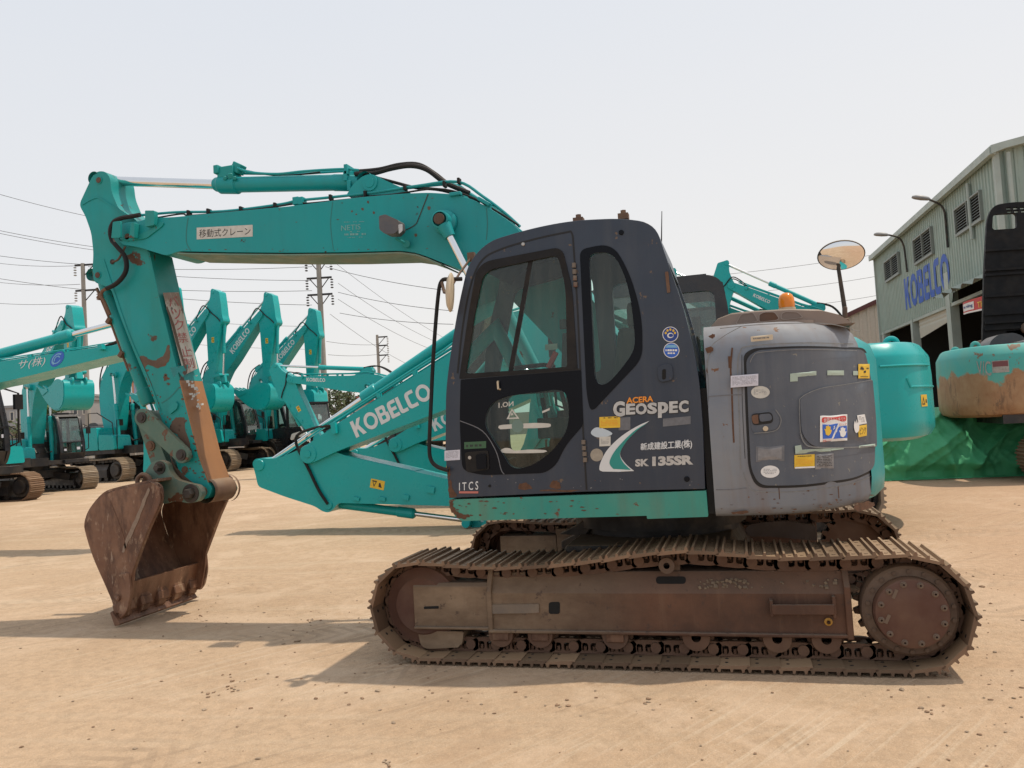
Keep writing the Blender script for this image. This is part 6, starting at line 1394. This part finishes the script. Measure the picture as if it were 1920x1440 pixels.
m = MB(); corr(m, WA, WD, WN, WL, lambda x: zs if x < tp else zs+.35, EH); corr(m, WB, -WN, WD, 22, 0, lambda x: EH+min(x, 22-x)*.16); m.build('corrugated_wall', MT['sheet'], BLD, 0)
m = MB(); Wx = -WN*22
m.prism([(0, EH-.12), (0, EH+.14), (.3, EH+.2), (11, EH+1.95), (22, EH+.2), (22, EH-.1), (11, EH+1.7), (.4, EH)], -.35, WL+.35, 0, lambda a, b, y: WA-WN*(a-.25)+WD*y+Vector((0, 0, b))); m.build('roof', MT['trim'], BLD, 30)
m = MB(); m.bar(WA+WN*.2+Vector((0, 0, EH-.02)), WB+WN*.2+WD*.3+Vector((0, 0, EH-.02)), .18, .22); m.box(WB+WN*.05+WD*.05+Vector((0, 0, EH/2)), (.16, .16, EH)); m.box(WA+WN*.03-WD*.03+Vector((0, 0, EH/2)), (.12, .12, EH)); m.tube([WB+WD*.18-WN*.25+Vector((0, 0, EH-.1)), WB+WD*.18-WN*.3+Vector((0, 0, .1))], .07, 8); m.tube([WB+WN*.12-WD*2.4+Vector((0, 0, EH-.3)), WB+WN*.12-WD*2.4+Vector((0, 0, 6.8))], .06, 8); m.build('gutter', MT['trim'], BLD, 30)
for q in ([(1663, 492), (1688, 474), (1689, 510), (1664, 528)], [(1717, 451), (1750, 427), (1753, 476), (1720, 490)], [(1796, 393), (1843, 360), (1846, 408), (1799, 439)]):
    P = [uN(u, v, WA, WN) for u, v in q]; a0 = (along(P[0])+along(P[3]))/2; a1 = (along(P[1])+along(P[2]))/2; z1 = (P[0].z+P[1].z)/2; z0 = (P[2].z+P[3].z)/2
    at = lambda a, z, h: WA+WD*a+WN*h+Vector((0, 0, z))
    m = MB(); m.add([at(a0, z0, .045), at(a1, z0, .045), at(a1, z1, .045), at(a0, z1, .045)], [(0, 1, 2, 3)], 1)
    for s0, s1, e0, e1 in ((a0-.05, a1+.05, z0-.09, z0), (a0-.05, a1+.05, z1, z1+.05), (a0-.05, a0, z0, z1), (a1, a1+.05, z0, z1), ((a0+a1)/2-.02, (a0+a1)/2+.02, z0, z1)): m.prism([(s0, e0), (s1, e0), (s1, e1), (s0, e1)], .03, .14, 0, lambda a, b, y: at(a, b, y))
    n = 9
    for i in range(n):
        z = z0+(z1-z0)*(i+.5)/n; m.add([at(a0, z+.035, .06), at(a1, z+.035, .06), at(a1, z-.03, .12), at(a0, z-.03, .12)], [(0, 1, 2, 3)], 0)
    m.build('louvre_vent', [MT['louvre'], MT['darkhole']], BLD, 0)
m = MB(); TL, TR, BR, BL = [uN(u, v, WA, WN) for u, v in ((1697, 519), (1781, 474), (1783, 545), (1699, 579))]; a0 = (along(TL)+along(BL))/2; a1 = (along(TR)+along(BR))/2; z0 = (BL.z+BR.z)/2; z1 = (TL.z+TR.z)/2
def wl_map(s, t, off=.038): return WA+WD*(a0+(a1-a0)*s)+WN*off+Vector((0, 0, z0+(z1-z0)*t))
logo_on(m, wl_map, 0); m.build('wall_lettering', MT['wblue'], BLD, 0, 0, False)
# openings below: posts, lintels, dark hall, shutter
m = MB()
for u in (1659, 1714, 1786):
    a = along(uN(u, 640, WA, WN)); wd = .5 if u == 1786 else .3; c_ = WA+WD*a; m.prism([(-wd/2, -.25), (wd/2, -.25), (wd/2, .06), (-wd/2, .06)], 0, zs+.02 if u != 1786 else zs+1.2, 0, lambda p, q, z, c_=c_: c_+WD*p+WN*q+Vector((0, 0, z)))
m.prism([(0, zs-.12), (WL, zs-.12), (WL, zs), (0, zs)], -.12, .02, 0, lambda a, b, y: WA+WD*a+WN*y+Vector((0, 0, b))); m.build('door_post', MT['trim'], BLD, 30)
m = MB(); a0 = along(uN(1722, 640, WA, WN)); a1 = tp-.3
at = lambda a, z, h: WA+WD*a+WN*h+Vector((0, 0, z))
rows = []
for i in range(9): rows.append([at(a, zs-.55+.08*i-(.35*(1-(a-a0)/(a1-a0)) if i == 0 else 0), -.1+.02*(i % 2)) for a in (a0, (a0+a1)/2, a1)])
m.grid(rows); m.build('roller_shutter', MT['cream_sheet'] if 'cream_sheet' in MT else MT['offwhite'], BLD, 0)
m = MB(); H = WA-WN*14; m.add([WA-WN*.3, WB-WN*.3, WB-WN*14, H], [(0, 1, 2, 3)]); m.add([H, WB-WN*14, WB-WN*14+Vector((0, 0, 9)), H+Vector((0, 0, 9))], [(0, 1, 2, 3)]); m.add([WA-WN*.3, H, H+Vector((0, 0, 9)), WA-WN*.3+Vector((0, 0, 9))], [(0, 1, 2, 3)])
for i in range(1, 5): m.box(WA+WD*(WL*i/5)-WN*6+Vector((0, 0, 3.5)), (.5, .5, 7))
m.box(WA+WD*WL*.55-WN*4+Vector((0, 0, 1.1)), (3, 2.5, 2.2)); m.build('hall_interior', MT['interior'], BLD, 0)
m = MB(); a0, a1 = tp+.35, WL; n = 14; top = []; bot = []
for i in range(n+1):
    a = a0+(a1-a0)*i/n; wv = .12*math.sin(i*2.1)+.08*random.random(); top.append(at(a, zs+.5, .05)); bot.append(at(a, zs+.12+wv*.5, .7+wv))
m.grid([top, bot]); m.build('torn_awning', MT['sheet'], BLD, 20)
# banner hung in the doorway
bq = [uN(u, v, WA+WN*.3, WN) for u, v in ((1805, 568), (1858, 548), (1858, 577), (1807, 590))]; b_ = MB(); bf = lambda a, b, off: (bq[3].lerp(bq[2], a)).lerp(bq[0].lerp(bq[1], a), b)+WN*(off+.05*math.sin(a*7))
b_.grid([[bf(i/12, 0, 0) for i in range(13)], [bf(i/12, 1, 0) for i in range(13)]], 0); b_.grid([[bf(.03+.4*i/6, .22, .01) for i in range(7)], [bf(.03+.4*i/6, .82, .01) for i in range(7)]], 1); b_.grid([[bf(i/12, 0, .005) for i in range(13)], [bf(i/12, .12, .005) for i in range(13)]], 1)
text_on(b_, 'xe nâng', ((.06, .68), (.40, .68), (.40, .36), (.06, .36)), lambda a, b, off: bf(a, b, off), .02, 2, .01); text_on(b_, 'THUÊ', ((.52, .78), (.92, .78), (.92, .24), (.52, .24)), lambda a, b, off: bf(a, b, off), .02, 3, .02)
tag(b_.build('banner', [MT['red'], MT['white'], MT['navyblue'], MT['yellow']], None, 0), 'small red and white banner hung in the warehouse doorway', 'banner')
# street lamps on the wall
for (hx0, hy0, hx1, hy1, arm, lb) in ((1709, 370, 1742, 374, [(1742, 374), (1763, 384), (1771, 398), (1774, 425), (1777, 464)], 'upper curved street lamp reaching out over the roof edge of the warehouse'), (1638, 440, 1664, 441, [(1664, 440), (1685, 446), (1694, 460), (1698, 485), (1701, 510)], 'lower farther curved street lamp on the warehouse wall above the blue letters')):
    base = uN(*arm[-1], WA+WN*.08, WN); Yb = base.y; ro = tag(empty('street_lamp', base, 0, True), lb, 'street lamp', 'street lamps on the warehouse wall')
    m = MB(); m.tube([Vector(p) for p in smooth([uY(u, v, Yb) for u, v in arm], 6)], .04, 8); m.build('lamp_arm', MT['dark'], ro)
    a = uY(hx1+2, hy1, Yb); c_ = uY(hx0, hy0, Yb); d = (c_-a); m = MB(); L = d.length; d.normalize(); sd = d.cross(Vector((0, 0, 1))).normalized(); uz = sd.cross(d)
    rows = []
    for t, w_, h_ in ((0, .05, .05), (.12, .09, .09), (.45, .14, .12), (.8, .13, .10), (.97, .07, .06), (1, .01, .01)): rows.append([a+d*(L*t)+sd*w_*math.cos(q)+uz*h_*(math.sin(q) if math.sin(q) > 0 else .55*math.sin(q)) for q in (2*math.pi*i/14 for i in range(14))])
    m.grid(rows, 0, True); m.build('lamp_head', MT['lamphead'], ro, 40)

# ---------------------------------------------------------------- truck with raised bed, tarpaulin
k2 = paint('black_dirty_steel', (.009, .010, .012), .6, dust=.03, seed=71, spec=.2)
DT = tag(empty('dump_truck', (6.6, 18.2, 0), 0, True), 'black ribbed truck body with a rounded corner and small window, standing behind the rusty counterweight', 'truck')
YD = 15.5; m = MB(); bo_ = rounded([(1842, 660, 2), (1845, 520, 30), (1851, 410, 30), (1862, 385, 24), (1895, 379, 30), (1990, 377, 10), (2010, 660, 3)], 10, 6); ho = rounded([(1862, 402), (1906, 399), (1907, 428), (1860, 431)], 7, 5); sl1 = [[(1886+13*i+2*j, 389-.4*i+6*j), (1896+13*i+2*j, 388.6-.4*i+6*j), (1897+13*i+2*j, 392.5-.4*i+6*j), (1887+13*i+2*j, 393-.4*i+6*j)] for i in range(5) for j in range(2)]
m.prism([pxz(bo_, YD), pxz(ho, YD)]+[pxz(s, YD) for s in sl1], YD, YD+.12); bd = m.build('raised_bed', k2, DT, 30, .01)
m = MB()
for v in (470, 507, 516, 556, 590, 606, 618): a = uY(1847, v, YD-.03); c_ = uY(2005, v-10, YD-.03); m.bar(a, c_, .06, .05)
m.build('bed_ribs', k2, bd, 30)
m = MB(); a = uY(1850, 640, YD+.5); m.box((a.x+1.2, YD+.9, a.z-.2), (2.6, 1.2, .5)); m.lathe([(-.6, .15), (-.4, .3), (.4, .3), (.6, .15)], (a.x+1.1, YD+.3, a.z+.12), (1, 0, 0), 16); m.box((a.x+.5, YD+.2, a.z+.05), (.5, .4, .3)); m.cyl((a.x+.7, YD-.1, a.z+.2), (a.x+.7, YD+.2, a.z+.2), .14, 14); m.box((a.x+1.3, YD+1.2, 1.0), (2.6, .9, .4)); m.build('engine_block', MT['hubgrey'], DT, 30, .03)
for x in (0.6, 2.0):
    for y in (YD+.5, YD+2): m = MB(); m.lathe([(-.16, .28), (-.15, .48), (-.08, .52), (.08, .52), (.15, .48), (.16, .28)], (a.x+x, y, .52), (0, 1, 0), 28); wh = m.build('wheel', MT['rubber'], DT); r_ = MB(); r_.lathe([(-.12, .0), (-.10, .2), (-.15, .28), (.15, .28), (.1, .2), (.12, 0)], (a.x+x, y, .52), (0, 1, 0), 24); r_.build('rim', MT['hubgrey'], wh)
k = NT('green_tarpaulin'); k.col(k.mix(k.noise(2, 5), (.055, .33, .15), (.10, .42, .21))); k.set(.6, 0, .3); k.bump(k.noise(5, 6, .6, dist=.8), .35, .05); MT['tarp'] = k.mat
rows = []; nx, nt_ = 190, 80
def ridge(p, sharp): return (1-abs(noise.noise(p)))**sharp
for j in range(nt_+1):
    t = j/nt_; row = []
    for q in range(nx+1):
        s = q/nx; x = 2.3+4.9*s
        hgt = 1.45*min(1, s*3.0+.05)**.6*(1-.10*s)
        dg = x*1.0+t*1.5; sw_ = noise.noise(Vector((x*.8, t*1.4, 4.2)))
        big = ridge(Vector((dg*.85+sw_*.6, t*.5-x*.22, 1.3)), 3.0)*.30+ridge(Vector((x*1.0-t*1.9+sw_*.5, t*.6, 6.1)), 3.2)*.26
        mid = ridge(Vector((dg*2.3+sw_, t*1.2, 9.4)), 4)*.10+ridge(Vector((x*2.7-t*3.6, t*1.6+sw_, 2.8)), 4)*.09
        fine = noise.noise(Vector((x*6, t*9, 3)))*.022+ridge(Vector((x*5.5+t*5, t*6, 8)), 5)*.035
        k_ = min(1, t*7)*(1-.35*t); y = 12.35+.30*t+1.1*t**2.2-(big+mid+fine)*k_; z = hgt*(1-(1-t)**1.55)+.05*sw_*t+.10*(big-.25)*t
        if t < .07: y -= (.07-t)*3.4+.10*noise.noise(Vector((x*2.2, 0, 5))); z = .012+max(0, .05*ridge(Vector((x*3.3, t*22, 1)), 5))*t/.07
        row.append(Vector((x-.35*(1-t)*(1-s), y, max(z, .012))))
    rows.append(row)
m = MB(); m.grid(rows); tag(m.build('tarpaulin', MT['tarp'], None, 60), 'crumpled green tarpaulin draped over a low heap below the rusty counterweight', 'tarpaulin')

# ================================================================== wheel loader far behind
WLR = tag(empty('wheel_loader', uD(572, 838, 41)*1.0, R(-8)), 'dark wheel loader with white fender between the raised excavators and the folded arm', 'wheel loader'); WLR.location.z = 0; WLR.rotation_euler = (0, 0, R(-25)); WLR.scale = (1.0,)*3
m = MB(); m.prism(rounded([(-2.0, 1.0), (-2.0, 1.9), (-.4, 2.0), (-.3, 1.0)], .15), -.8, .8); m.box((.6, 0, 1.0), (2.6, .9, .5)); m.build('body', MT['cab_new'], WLR, 35)
m = MB(); m.prism([rounded([(-.4, 1.4), (-.35, 3.1), (1.0, 3.1), (1.25, 1.9), (1.2, 1.4)], .12), rounded([(-.2, 1.9), (-.2, 2.95), (.95, 2.95), (1.1, 1.95)], .08)], -.8, -.74); m.prism([rounded([(-.4, 1.4), (-.35, 3.1), (1.0, 3.1), (1.25, 1.9), (1.2, 1.4)], .12), rounded([(-.2, 1.9), (-.2, 2.95), (.95, 2.95), (1.1, 1.95)], .08)], .74, .8); m.box((.35, 0, 3.12), (1.5, 1.65, .1)); m.box((1.2, 0, 1.6), (.06, 1.5, .5)); m.box((.3, 0, 1.5), (.6, .6, .3)); m.box((.0, 0, 2.0), (.15, .5, .7)); lc = m.build('cab', MT['cab_new'], WLR, 35)
m = MB(); m.add([Vector((1.22, -.74, 1.9)), Vector((1.22, .74, 1.9)), Vector((.99, .74, 3.05)), Vector((.99, -.74, 3.05))], [(0, 1, 2, 3)])
for y in (-.77, .77): m.add([Vector((-.2, y, 1.9)), Vector((-.2, y, 2.95)), Vector((.95, y, 2.95)), Vector((1.1, y, 1.95))], [(0, 1, 2, 3)])
m.build('cab_window', MT['glass_far'], lc, 0)
for sx in (-1.35, 1.35):
    for sy in (-1, 1):
        m = MB(); m.lathe([(-.24, .38), (-.25, .62), (-.16, .70), (.16, .70), (.25, .62), (.24, .38)], (sx, sy*.95, .70), (0, 1, 0), 28); 
        for i in range(22): t = 2*math.pi*i/22; m.box((sx+.71*math.cos(t), sy*.95, .70+.71*math.sin(t)), (.05, .44, .10), 0, Matrix.Rotation(-t, 3, 'Y'))
        wh = m.build('wheel', MT['rubber'], WLR); m = MB(); m.lathe([(-.2, 0), (-.16, .3), (-.22, .38), (.22, .38), (.16, .3), (.2, 0)], (sx, sy*.95, .7), (0, 1, 0), 22); m.build('rim', MT['hubgrey'], wh)
for sy in (-1, 1): m = MB(); m.prism(rounded([(.55, 1.35), (.7, 1.62), (1.4, 1.72), (2.05, 1.5), (2.1, 1.2), (1.95, 1.2), (1.8, 1.42), (1.0, 1.5), (.75, 1.3)], .08), sy*.95-.28, sy*.95+.28); m.prism(rounded([(1.5, 1.2), (1.55, 1.62), (2.25, 1.5), (2.3, 1.1), (2.0, 1.0)], .12), sy*.7-.22, sy*.7+.22); m.build('white_fender', MT['white'], WLR, 35)
m = MB(); m.prism(rounded([(2.2, .3), (2.3, 1.3), (2.6, 1.35), (3.2, .3), (3.1, .2), (2.5, .25)], .1), -1.2, 1.2); m.bar((1.2, -.5, 1.5), (2.4, -.5, .7), .2, .3); m.bar((1.2, .5, 1.5), (2.4, .5, .7), .2, .3); m.build('loader_bucket', MT['cab_new'], WLR, 35)

# ================================================================== poles, wires, far houses, trees
MT['concrete'] = flat('weathered_concrete_pole', (.30, .28, .25), .85, 0, .12, 3)
MT['wire'] = flat('black_cable', (.03, .03, .033), .6)
MT['ceramic'] = flat('grey_insulator', (.34, .33, .31), .3)
def pole(top_uv, dist, label, arms, lean=0.0, r=.15):
    t = uD(*top_uv, dist); h = t.z; base = Vector((t.x, t.y, 0)); ro = tag(empty('power_pole', base, 0, True), label, 'power pole', 'power poles in the distance')
    m = MB(); m.tube([base, Vector((t.x+lean*h, t.y, h))], [r*1.25, r*.8], 12); m.build('pole_shaft', MT['concrete'], ro)
    ad = Vector((.97, .24, 0))
    for (dz, l0, l1, br) in arms:
        c = Vector((t.x+lean*h, t.y, h-dz)); m = MB(); m.bar(c-ad*l0, c+ad*l1, .1, .11); ins = MB()
        if br:
            for s in ((-l0, l1) if br > 1 else (l1,)): m.tube([c+ad*s*.8, c+Vector((0, 0, -.75))], .03, 6)
        m.build('cross_arm', MT['under_new'], ro)
        for s in (-l0, l1):
            for i in range(4): ins.lathe([(0, .03), (.02, .09), (.06, .09), (.09, .03)], c+ad*s+Vector((0, 0, -.18-.16*i)), (0, 0, 1), 10)
        ins.build('insulators', MT['ceramic'] if br != 2 else MT['under_new'], ro)
    return ro
pole((155, 494), 50, 'concrete pole with two angled cross arms behind the left arm tips', [(.1, .5, .9, 1), (1.7, .5, .9, 1)], -.0)
pole((596, 470), 48, 'tall concrete pole with crossed steel arms and insulators under the big boom', [(.55, .75, .75, 2), (1.65, .75, .75, 2), (2.65, .75, .75, 2)], -.0, .17)
pole((707, 628), 70, 'slim far pole with three small brackets above the folded boom', [(.2, .05, .9, 1), (.95, .05, .9, 1), (1.8, .05, .9, 1)], 0, .14)
pole((737, 745), 80, 'short far post between the folded boom and the small house', [(.2, .3, .3, 0)], 0, .12)
ws = [((-40, 353, 45), (172, 407, 50), 'cable running in highest at the left edge'), ((-40, 424, 45), (185, 464, 50), 'upper of two close cables at left'), ((-40, 429, 45), (185, 470, 50), 'lower of two close cables at left'),
      ((-40, 474, 50), (160, 496, 50), 'cable meeting the top arm of the left pole'), ((-40, 488, 60), (150, 498, 50), 'thin far cable below it at left'), ((-40, 516, 45), (190, 546, 50), 'sloping cable under the left pole top'), ((-40, 524, 60), (150, 533, 50), 'flat cable meeting the second arm of the left pole'), ((-40, 565, 60), (142, 568, 52), 'lowest flat cable at left'),
      ((165, 500, 50), (585, 500, 48), 'first span from left pole to middle pole'), ((165, 505, 50), (585, 526, 48), 'second span from left pole to middle pole'), ((185, 536, 50), (585, 545, 48), 'third span from left pole to middle pole'), ((185, 545, 50), (585, 572, 48), 'fourth span from left pole to middle pole'), ((300, 597, 70), (590, 612, 70), 'low faint span left of the middle pole'), ((300, 640, 80), (600, 655, 80), 'lowest faint span left of the middle pole'),
      ((610, 500, 48), (840, 545, 40), 'span leaving the middle pole towards the cab'), ((634, 548, 48), (850, 583, 40), 'second span leaving the middle pole towards the cab'), ((637, 587, 48), (850, 608, 40), 'third span leaving the middle pole towards the cab'), ((615, 482, 48), (830, 632, 70), 'steep cable from the middle pole top'), ((634, 531, 48), (820, 642, 70), 'second steep cable from the middle pole'), ((634, 561, 48), (815, 657, 70), 'third steep cable from the middle pole'), ((619, 589, 48), (790, 694, 75), 'lowest steep cable from the middle pole'), ((612, 640, 60), (710, 646, 70), 'short level span to the slim pole'), ((615, 665, 60), (712, 664, 70), 'lower level span to the slim pole'),
      ((1240, 525, 60), (1660, 474, 60), 'highest cable right of the cab'), ((1440, 545, 60), (1660, 515, 60), 'middle cable right of the cab'), ((1500, 574, 60), (1660, 551, 60), 'lowest cable right of the cab')]
for a, b, lb in ws:
    A = uD(*a); B = uD(*b); L = (B-A).length; P = [A.lerp(B, i/14)-Vector((0, 0, L*.012*4*(i/14)*(1-i/14))) for i in range(15)]
    m = MB(); m.tube(P, .014, 4); tag(m.build('power_cable', MT['wire'], None), 'thin black power cable, '+lb, 'power cable', 'power cables across the sky')
# far houses
def house(px0, px1, vtop, dist, depth, col, label, roofc=None, floors=2, cols=4, roofh=0, wcol=(.03, .035, .045)):
    A = uD(px0, vtop, dist); B = uD(px1, vtop, dist); B.z = A.z; h = A.z; d = Vector((B.x-A.x, B.y-A.y, 0)); L = d.length; d.normalize(); n = Vector((d.y, -d.x, 0)); n = n if n.dot(CAM-A) > 0 else -n
    b0 = Vector((A.x, A.y, 0)); ro = tag(empty('house', b0, 0, True), label, 'house'); f = lambda a, b, y: b0+d*a-n*y+Vector((0, 0, b))
    m = MB(); m.prism([(0, 0), (L, 0), (L, h), (0, h)], 0, depth, 0, f); wl2 = m.build('wall', flat(label[:20].replace(' ', '_'), col, .8, 0, .06, 1), ro, 0)
    m = MB(); rc = roofc or tuple(c*.8 for c in col)
    if roofh: m.prism([(-.3, h-.05), (L+.3, h-.05), (L/2, h+roofh)], -.3, depth+.3, 0, f)
    else: m.prism([(-.15, h), (L+.15, h), (L+.15, h+.3), (-.15, h+.3)], -.2, depth+.2, 0, f)
    m.build('roof', flat('roof_'+label[:14].replace(' ', '_'), rc, .7), ro, 0)
    fh = h/floors
    for i in range(floors):
        for j in range(cols):
            x = L*(j+.5)/cols; w2 = L/cols*.26; z0 = fh*i+fh*.3; z1 = fh*i+fh*.8
            m = MB(); m.prism([[(x-w2, z0), (x+w2, z0), (x+w2, z1), (x-w2, z1)], [(x-w2+.08, z0+.08), (x+w2-.08, z0+.08), (x+w2-.08, z1-.08), (x-w2+.08, z1-.08)]], -.06, .02, 0, f); m.prism([(x-w2+.08, z0+.08), (x+w2-.08, z0+.08), (x+w2-.08, z1-.08), (x-w2+.08, z1-.08)], -.02, .02, 1, f, None, (1, 0)); m.build('window', [MT['offwhite'], MT['winfar']], ro, 0)
    return ro
MT['winfar'] = flat('far_window', (.05, .06, .075), .3)
house(-30, 30, 768, 95, 8, (.30, .31, .32), 'hazy grey house low at the left edge', floors=3, cols=4)
house(52, 104, 762, 110, 8, (.34, .34, .34), 'pale grey house behind the upright boom at left', floors=2, cols=3)
house(104, 138, 743, 100, 9, (.52, .50, .46), 'cream house with dark windows right of the green tree', floors=3, cols=3)
house(132, 168, 752, 85, 8, (.24, .24, .24), 'flat grey block left of the cylinders', floors=3, cols=2)
house(200, 222, 712, 100, 8, (.34, .14, .07), 'narrow orange brick house between two teal arms', floors=4, cols=2)
house(222, 250, 705, 104, 8, (.16, .20, .28), 'narrow blue grey house beside the orange one', floors=4, cols=2)
house(286, 330, 770, 100, 9, (.40, .38, .36), 'low pale house seen behind the bare steel arm', floors=2, cols=3)
house(400, 470, 748, 120, 12, (.33, .32, .31), 'long grey house behind the hanging buckets', floors=3, cols=5)
house(455, 480, 760, 110, 8, (.42, .36, .32), 'small beige house beside the long grey one', floors=2, cols=2)
house(655, 735, 756, 95, 10, (.45, .36, .30), 'low house with red roof behind the folded boom', (.32, .08, .06), 1, 4, 1.6)
WB2 = tag(empty('shed', uD(1640, 690, 55), 0, True), 'cream sheet metal shed with dark red roof edge left of the warehouse', 'shed'); WB2.location.z = 0
Y2 = 54.0; m = MB(); q = [uY(u, v, Y2) for u, v in ((1575, 598), (1643, 566), (1700, 592))]; x0 = uY(1575, 640, Y2).x; x1 = uY(1700, 640, Y2).x
zf = lambda x: q[0].z+(q[1].z-q[0].z)*(x-q[0].x)/(q[1].x-q[0].x) if x < q[1].x else q[1].z+(q[2].z-q[1].z)*(x-q[1].x)/(q[2].x-q[1].x)
corr(m, Vector((x0, Y2, 0)), Vector((1, 0, 0)), Vector((0, -1, 0)), x1-x0, 0, lambda x: zf(x0+x), 0, .5, .05); m.build('corrugated_wall', flat('cream_sheet_metal', (.48, .43, .36), .6), WB2, 0)
m = MB(); 
for a, b in ((q[0], q[1]), (q[1], q[2])): m.bar(a+Vector((0, -.1, .02)), b+Vector((0, -.1, .02)), .35, .28)
m.prism([(q[0].x, q[0].z), (q[1].x, q[1].z), (q[2].x, q[2].z), (q[2].x, q[2].z-.1), (q[1].x, q[1].z-.1), (q[0].x, q[0].z-.1)], Y2+.1, Y2+14); m.build('roof', flat('dark_red_roof_trim', (.10, .028, .025), .6), WB2, 0)
# trees
MT['bark'] = flat('grey_brown_bark', (.12, .09, .065), .9, 0, .2, 4)
MT['leaf'] = flat('mid_green_leaf', (.075, .14, .035), .6, 0, .3, .9); MT['leafd'] = flat('dusty_green_leaf', (.10, .13, .06), .7, 0, .3, .9)
def tree(uv, dist, h, rad, label, leaf='leaf', n=900, bare=0.0, seed=1):
    p = uD(*uv, dist); p.z = 0; ro = tag(empty('tree', p, 0, True), label, 'tree'); rr = random.Random(seed); m = MB(); tips = []
    m.tube([p, p+Vector((.05, 0, h*.3)), p+Vector((-.05, .05, h*.55))], [.22, .16, .11], 8)
    for i in range(11):
        a = rr.uniform(0, 6.28); z0 = h*rr.uniform(.28, .55); e = p+Vector((math.cos(a)*rad*rr.uniform(.4, .95), math.sin(a)*rad*rr.uniform(.4, .95), h*rr.uniform(.6, 1.0))); s = p+Vector((0, 0, z0)); mid = s.lerp(e, .5)+Vector((rr.uniform(-.2, .2), rr.uniform(-.2, .2), .2)); m.tube([s, mid, e], [.08, .05, .02], 5); tips += [e, mid.lerp(e, .5)]
        for _ in range(3): f2 = e+Vector((rr.uniform(-1, 1), rr.uniform(-1, 1), rr.uniform(0, 1.2)))*rad*.35; m.tube([mid.lerp(e, .6), f2], [.03, .01], 4); tips.append(f2)
    m.build('trunk', MT['bark'], ro)
    if n:
        c = MB()
        for _ in range(n):
            t = rr.choice(tips); q = t+Vector((rr.gauss(0, .3), rr.gauss(0, .3), rr.gauss(0, .22)))*rad*.42; s = rr.uniform(.08, .2); a = Vector((rr.uniform(-1, 1), rr.uniform(-1, 1), rr.uniform(-.6, .6))).normalized(); b = a.orthogonal().normalized(); b = (b+Vector((0, 0, rr.uniform(-.4, .4)))).normalized()
            c.add([q-a*s, q+b*s*.6, q+a*s, q-b*s*.6], [(0, 1, 2, 3)])
        c.build('crown', MT[leaf], ro, 0, 0, False)
tree((88, 760), 75, 6.3, 1.9, 'round green tree between the upright boom and the cream house', 'leaf', 2600, 0, 3)
tree((641, 790), 62, 4.6, 1.4, 'small green tree with bare twigs right of the bent arm', 'leafd', 1100, 0, 5)
tree((30, 800), 45, 3.2, 1.3, 'leafless grey shrub tree low at the left edge', 'leafd', 60, 0, 7)
tree((46, 800), 60, 3.6, 1.2, 'sparse dusty tree beside the leafless one', 'leafd', 500, 0, 9)
tree((590, 770), 60, 3.2, 1.2, 'dusty bush like tree below the middle power pole', 'leafd', 900, 0, 11)
tree((1652, 640), 48, 4.6, .7, 'thin green tree in the gap between shed and warehouse', 'leafd', 300, 0, 13)
wall_a, wall_b = uD(-40, 800, 90), uD(1560, 760, 100); wall_a.z = wall_b.z = 0
m = MB(); m.bar(wall_a+Vector((0, 0, 1.3)), wall_b+Vector((0, 0, 1.3)), .25, 2.6); 
for i in range(31): c = wall_a.lerp(wall_b, i/30); m.box(c+Vector((0, 0, 1.45)), (.5, .5, 2.9))
tag(m.build('boundary_wall', flat('grey_boundary_wall', (.33, .31, .28), .9, 0, .12, .5), None, 0), 'long low grey wall closing the yard behind the machines', 'wall')
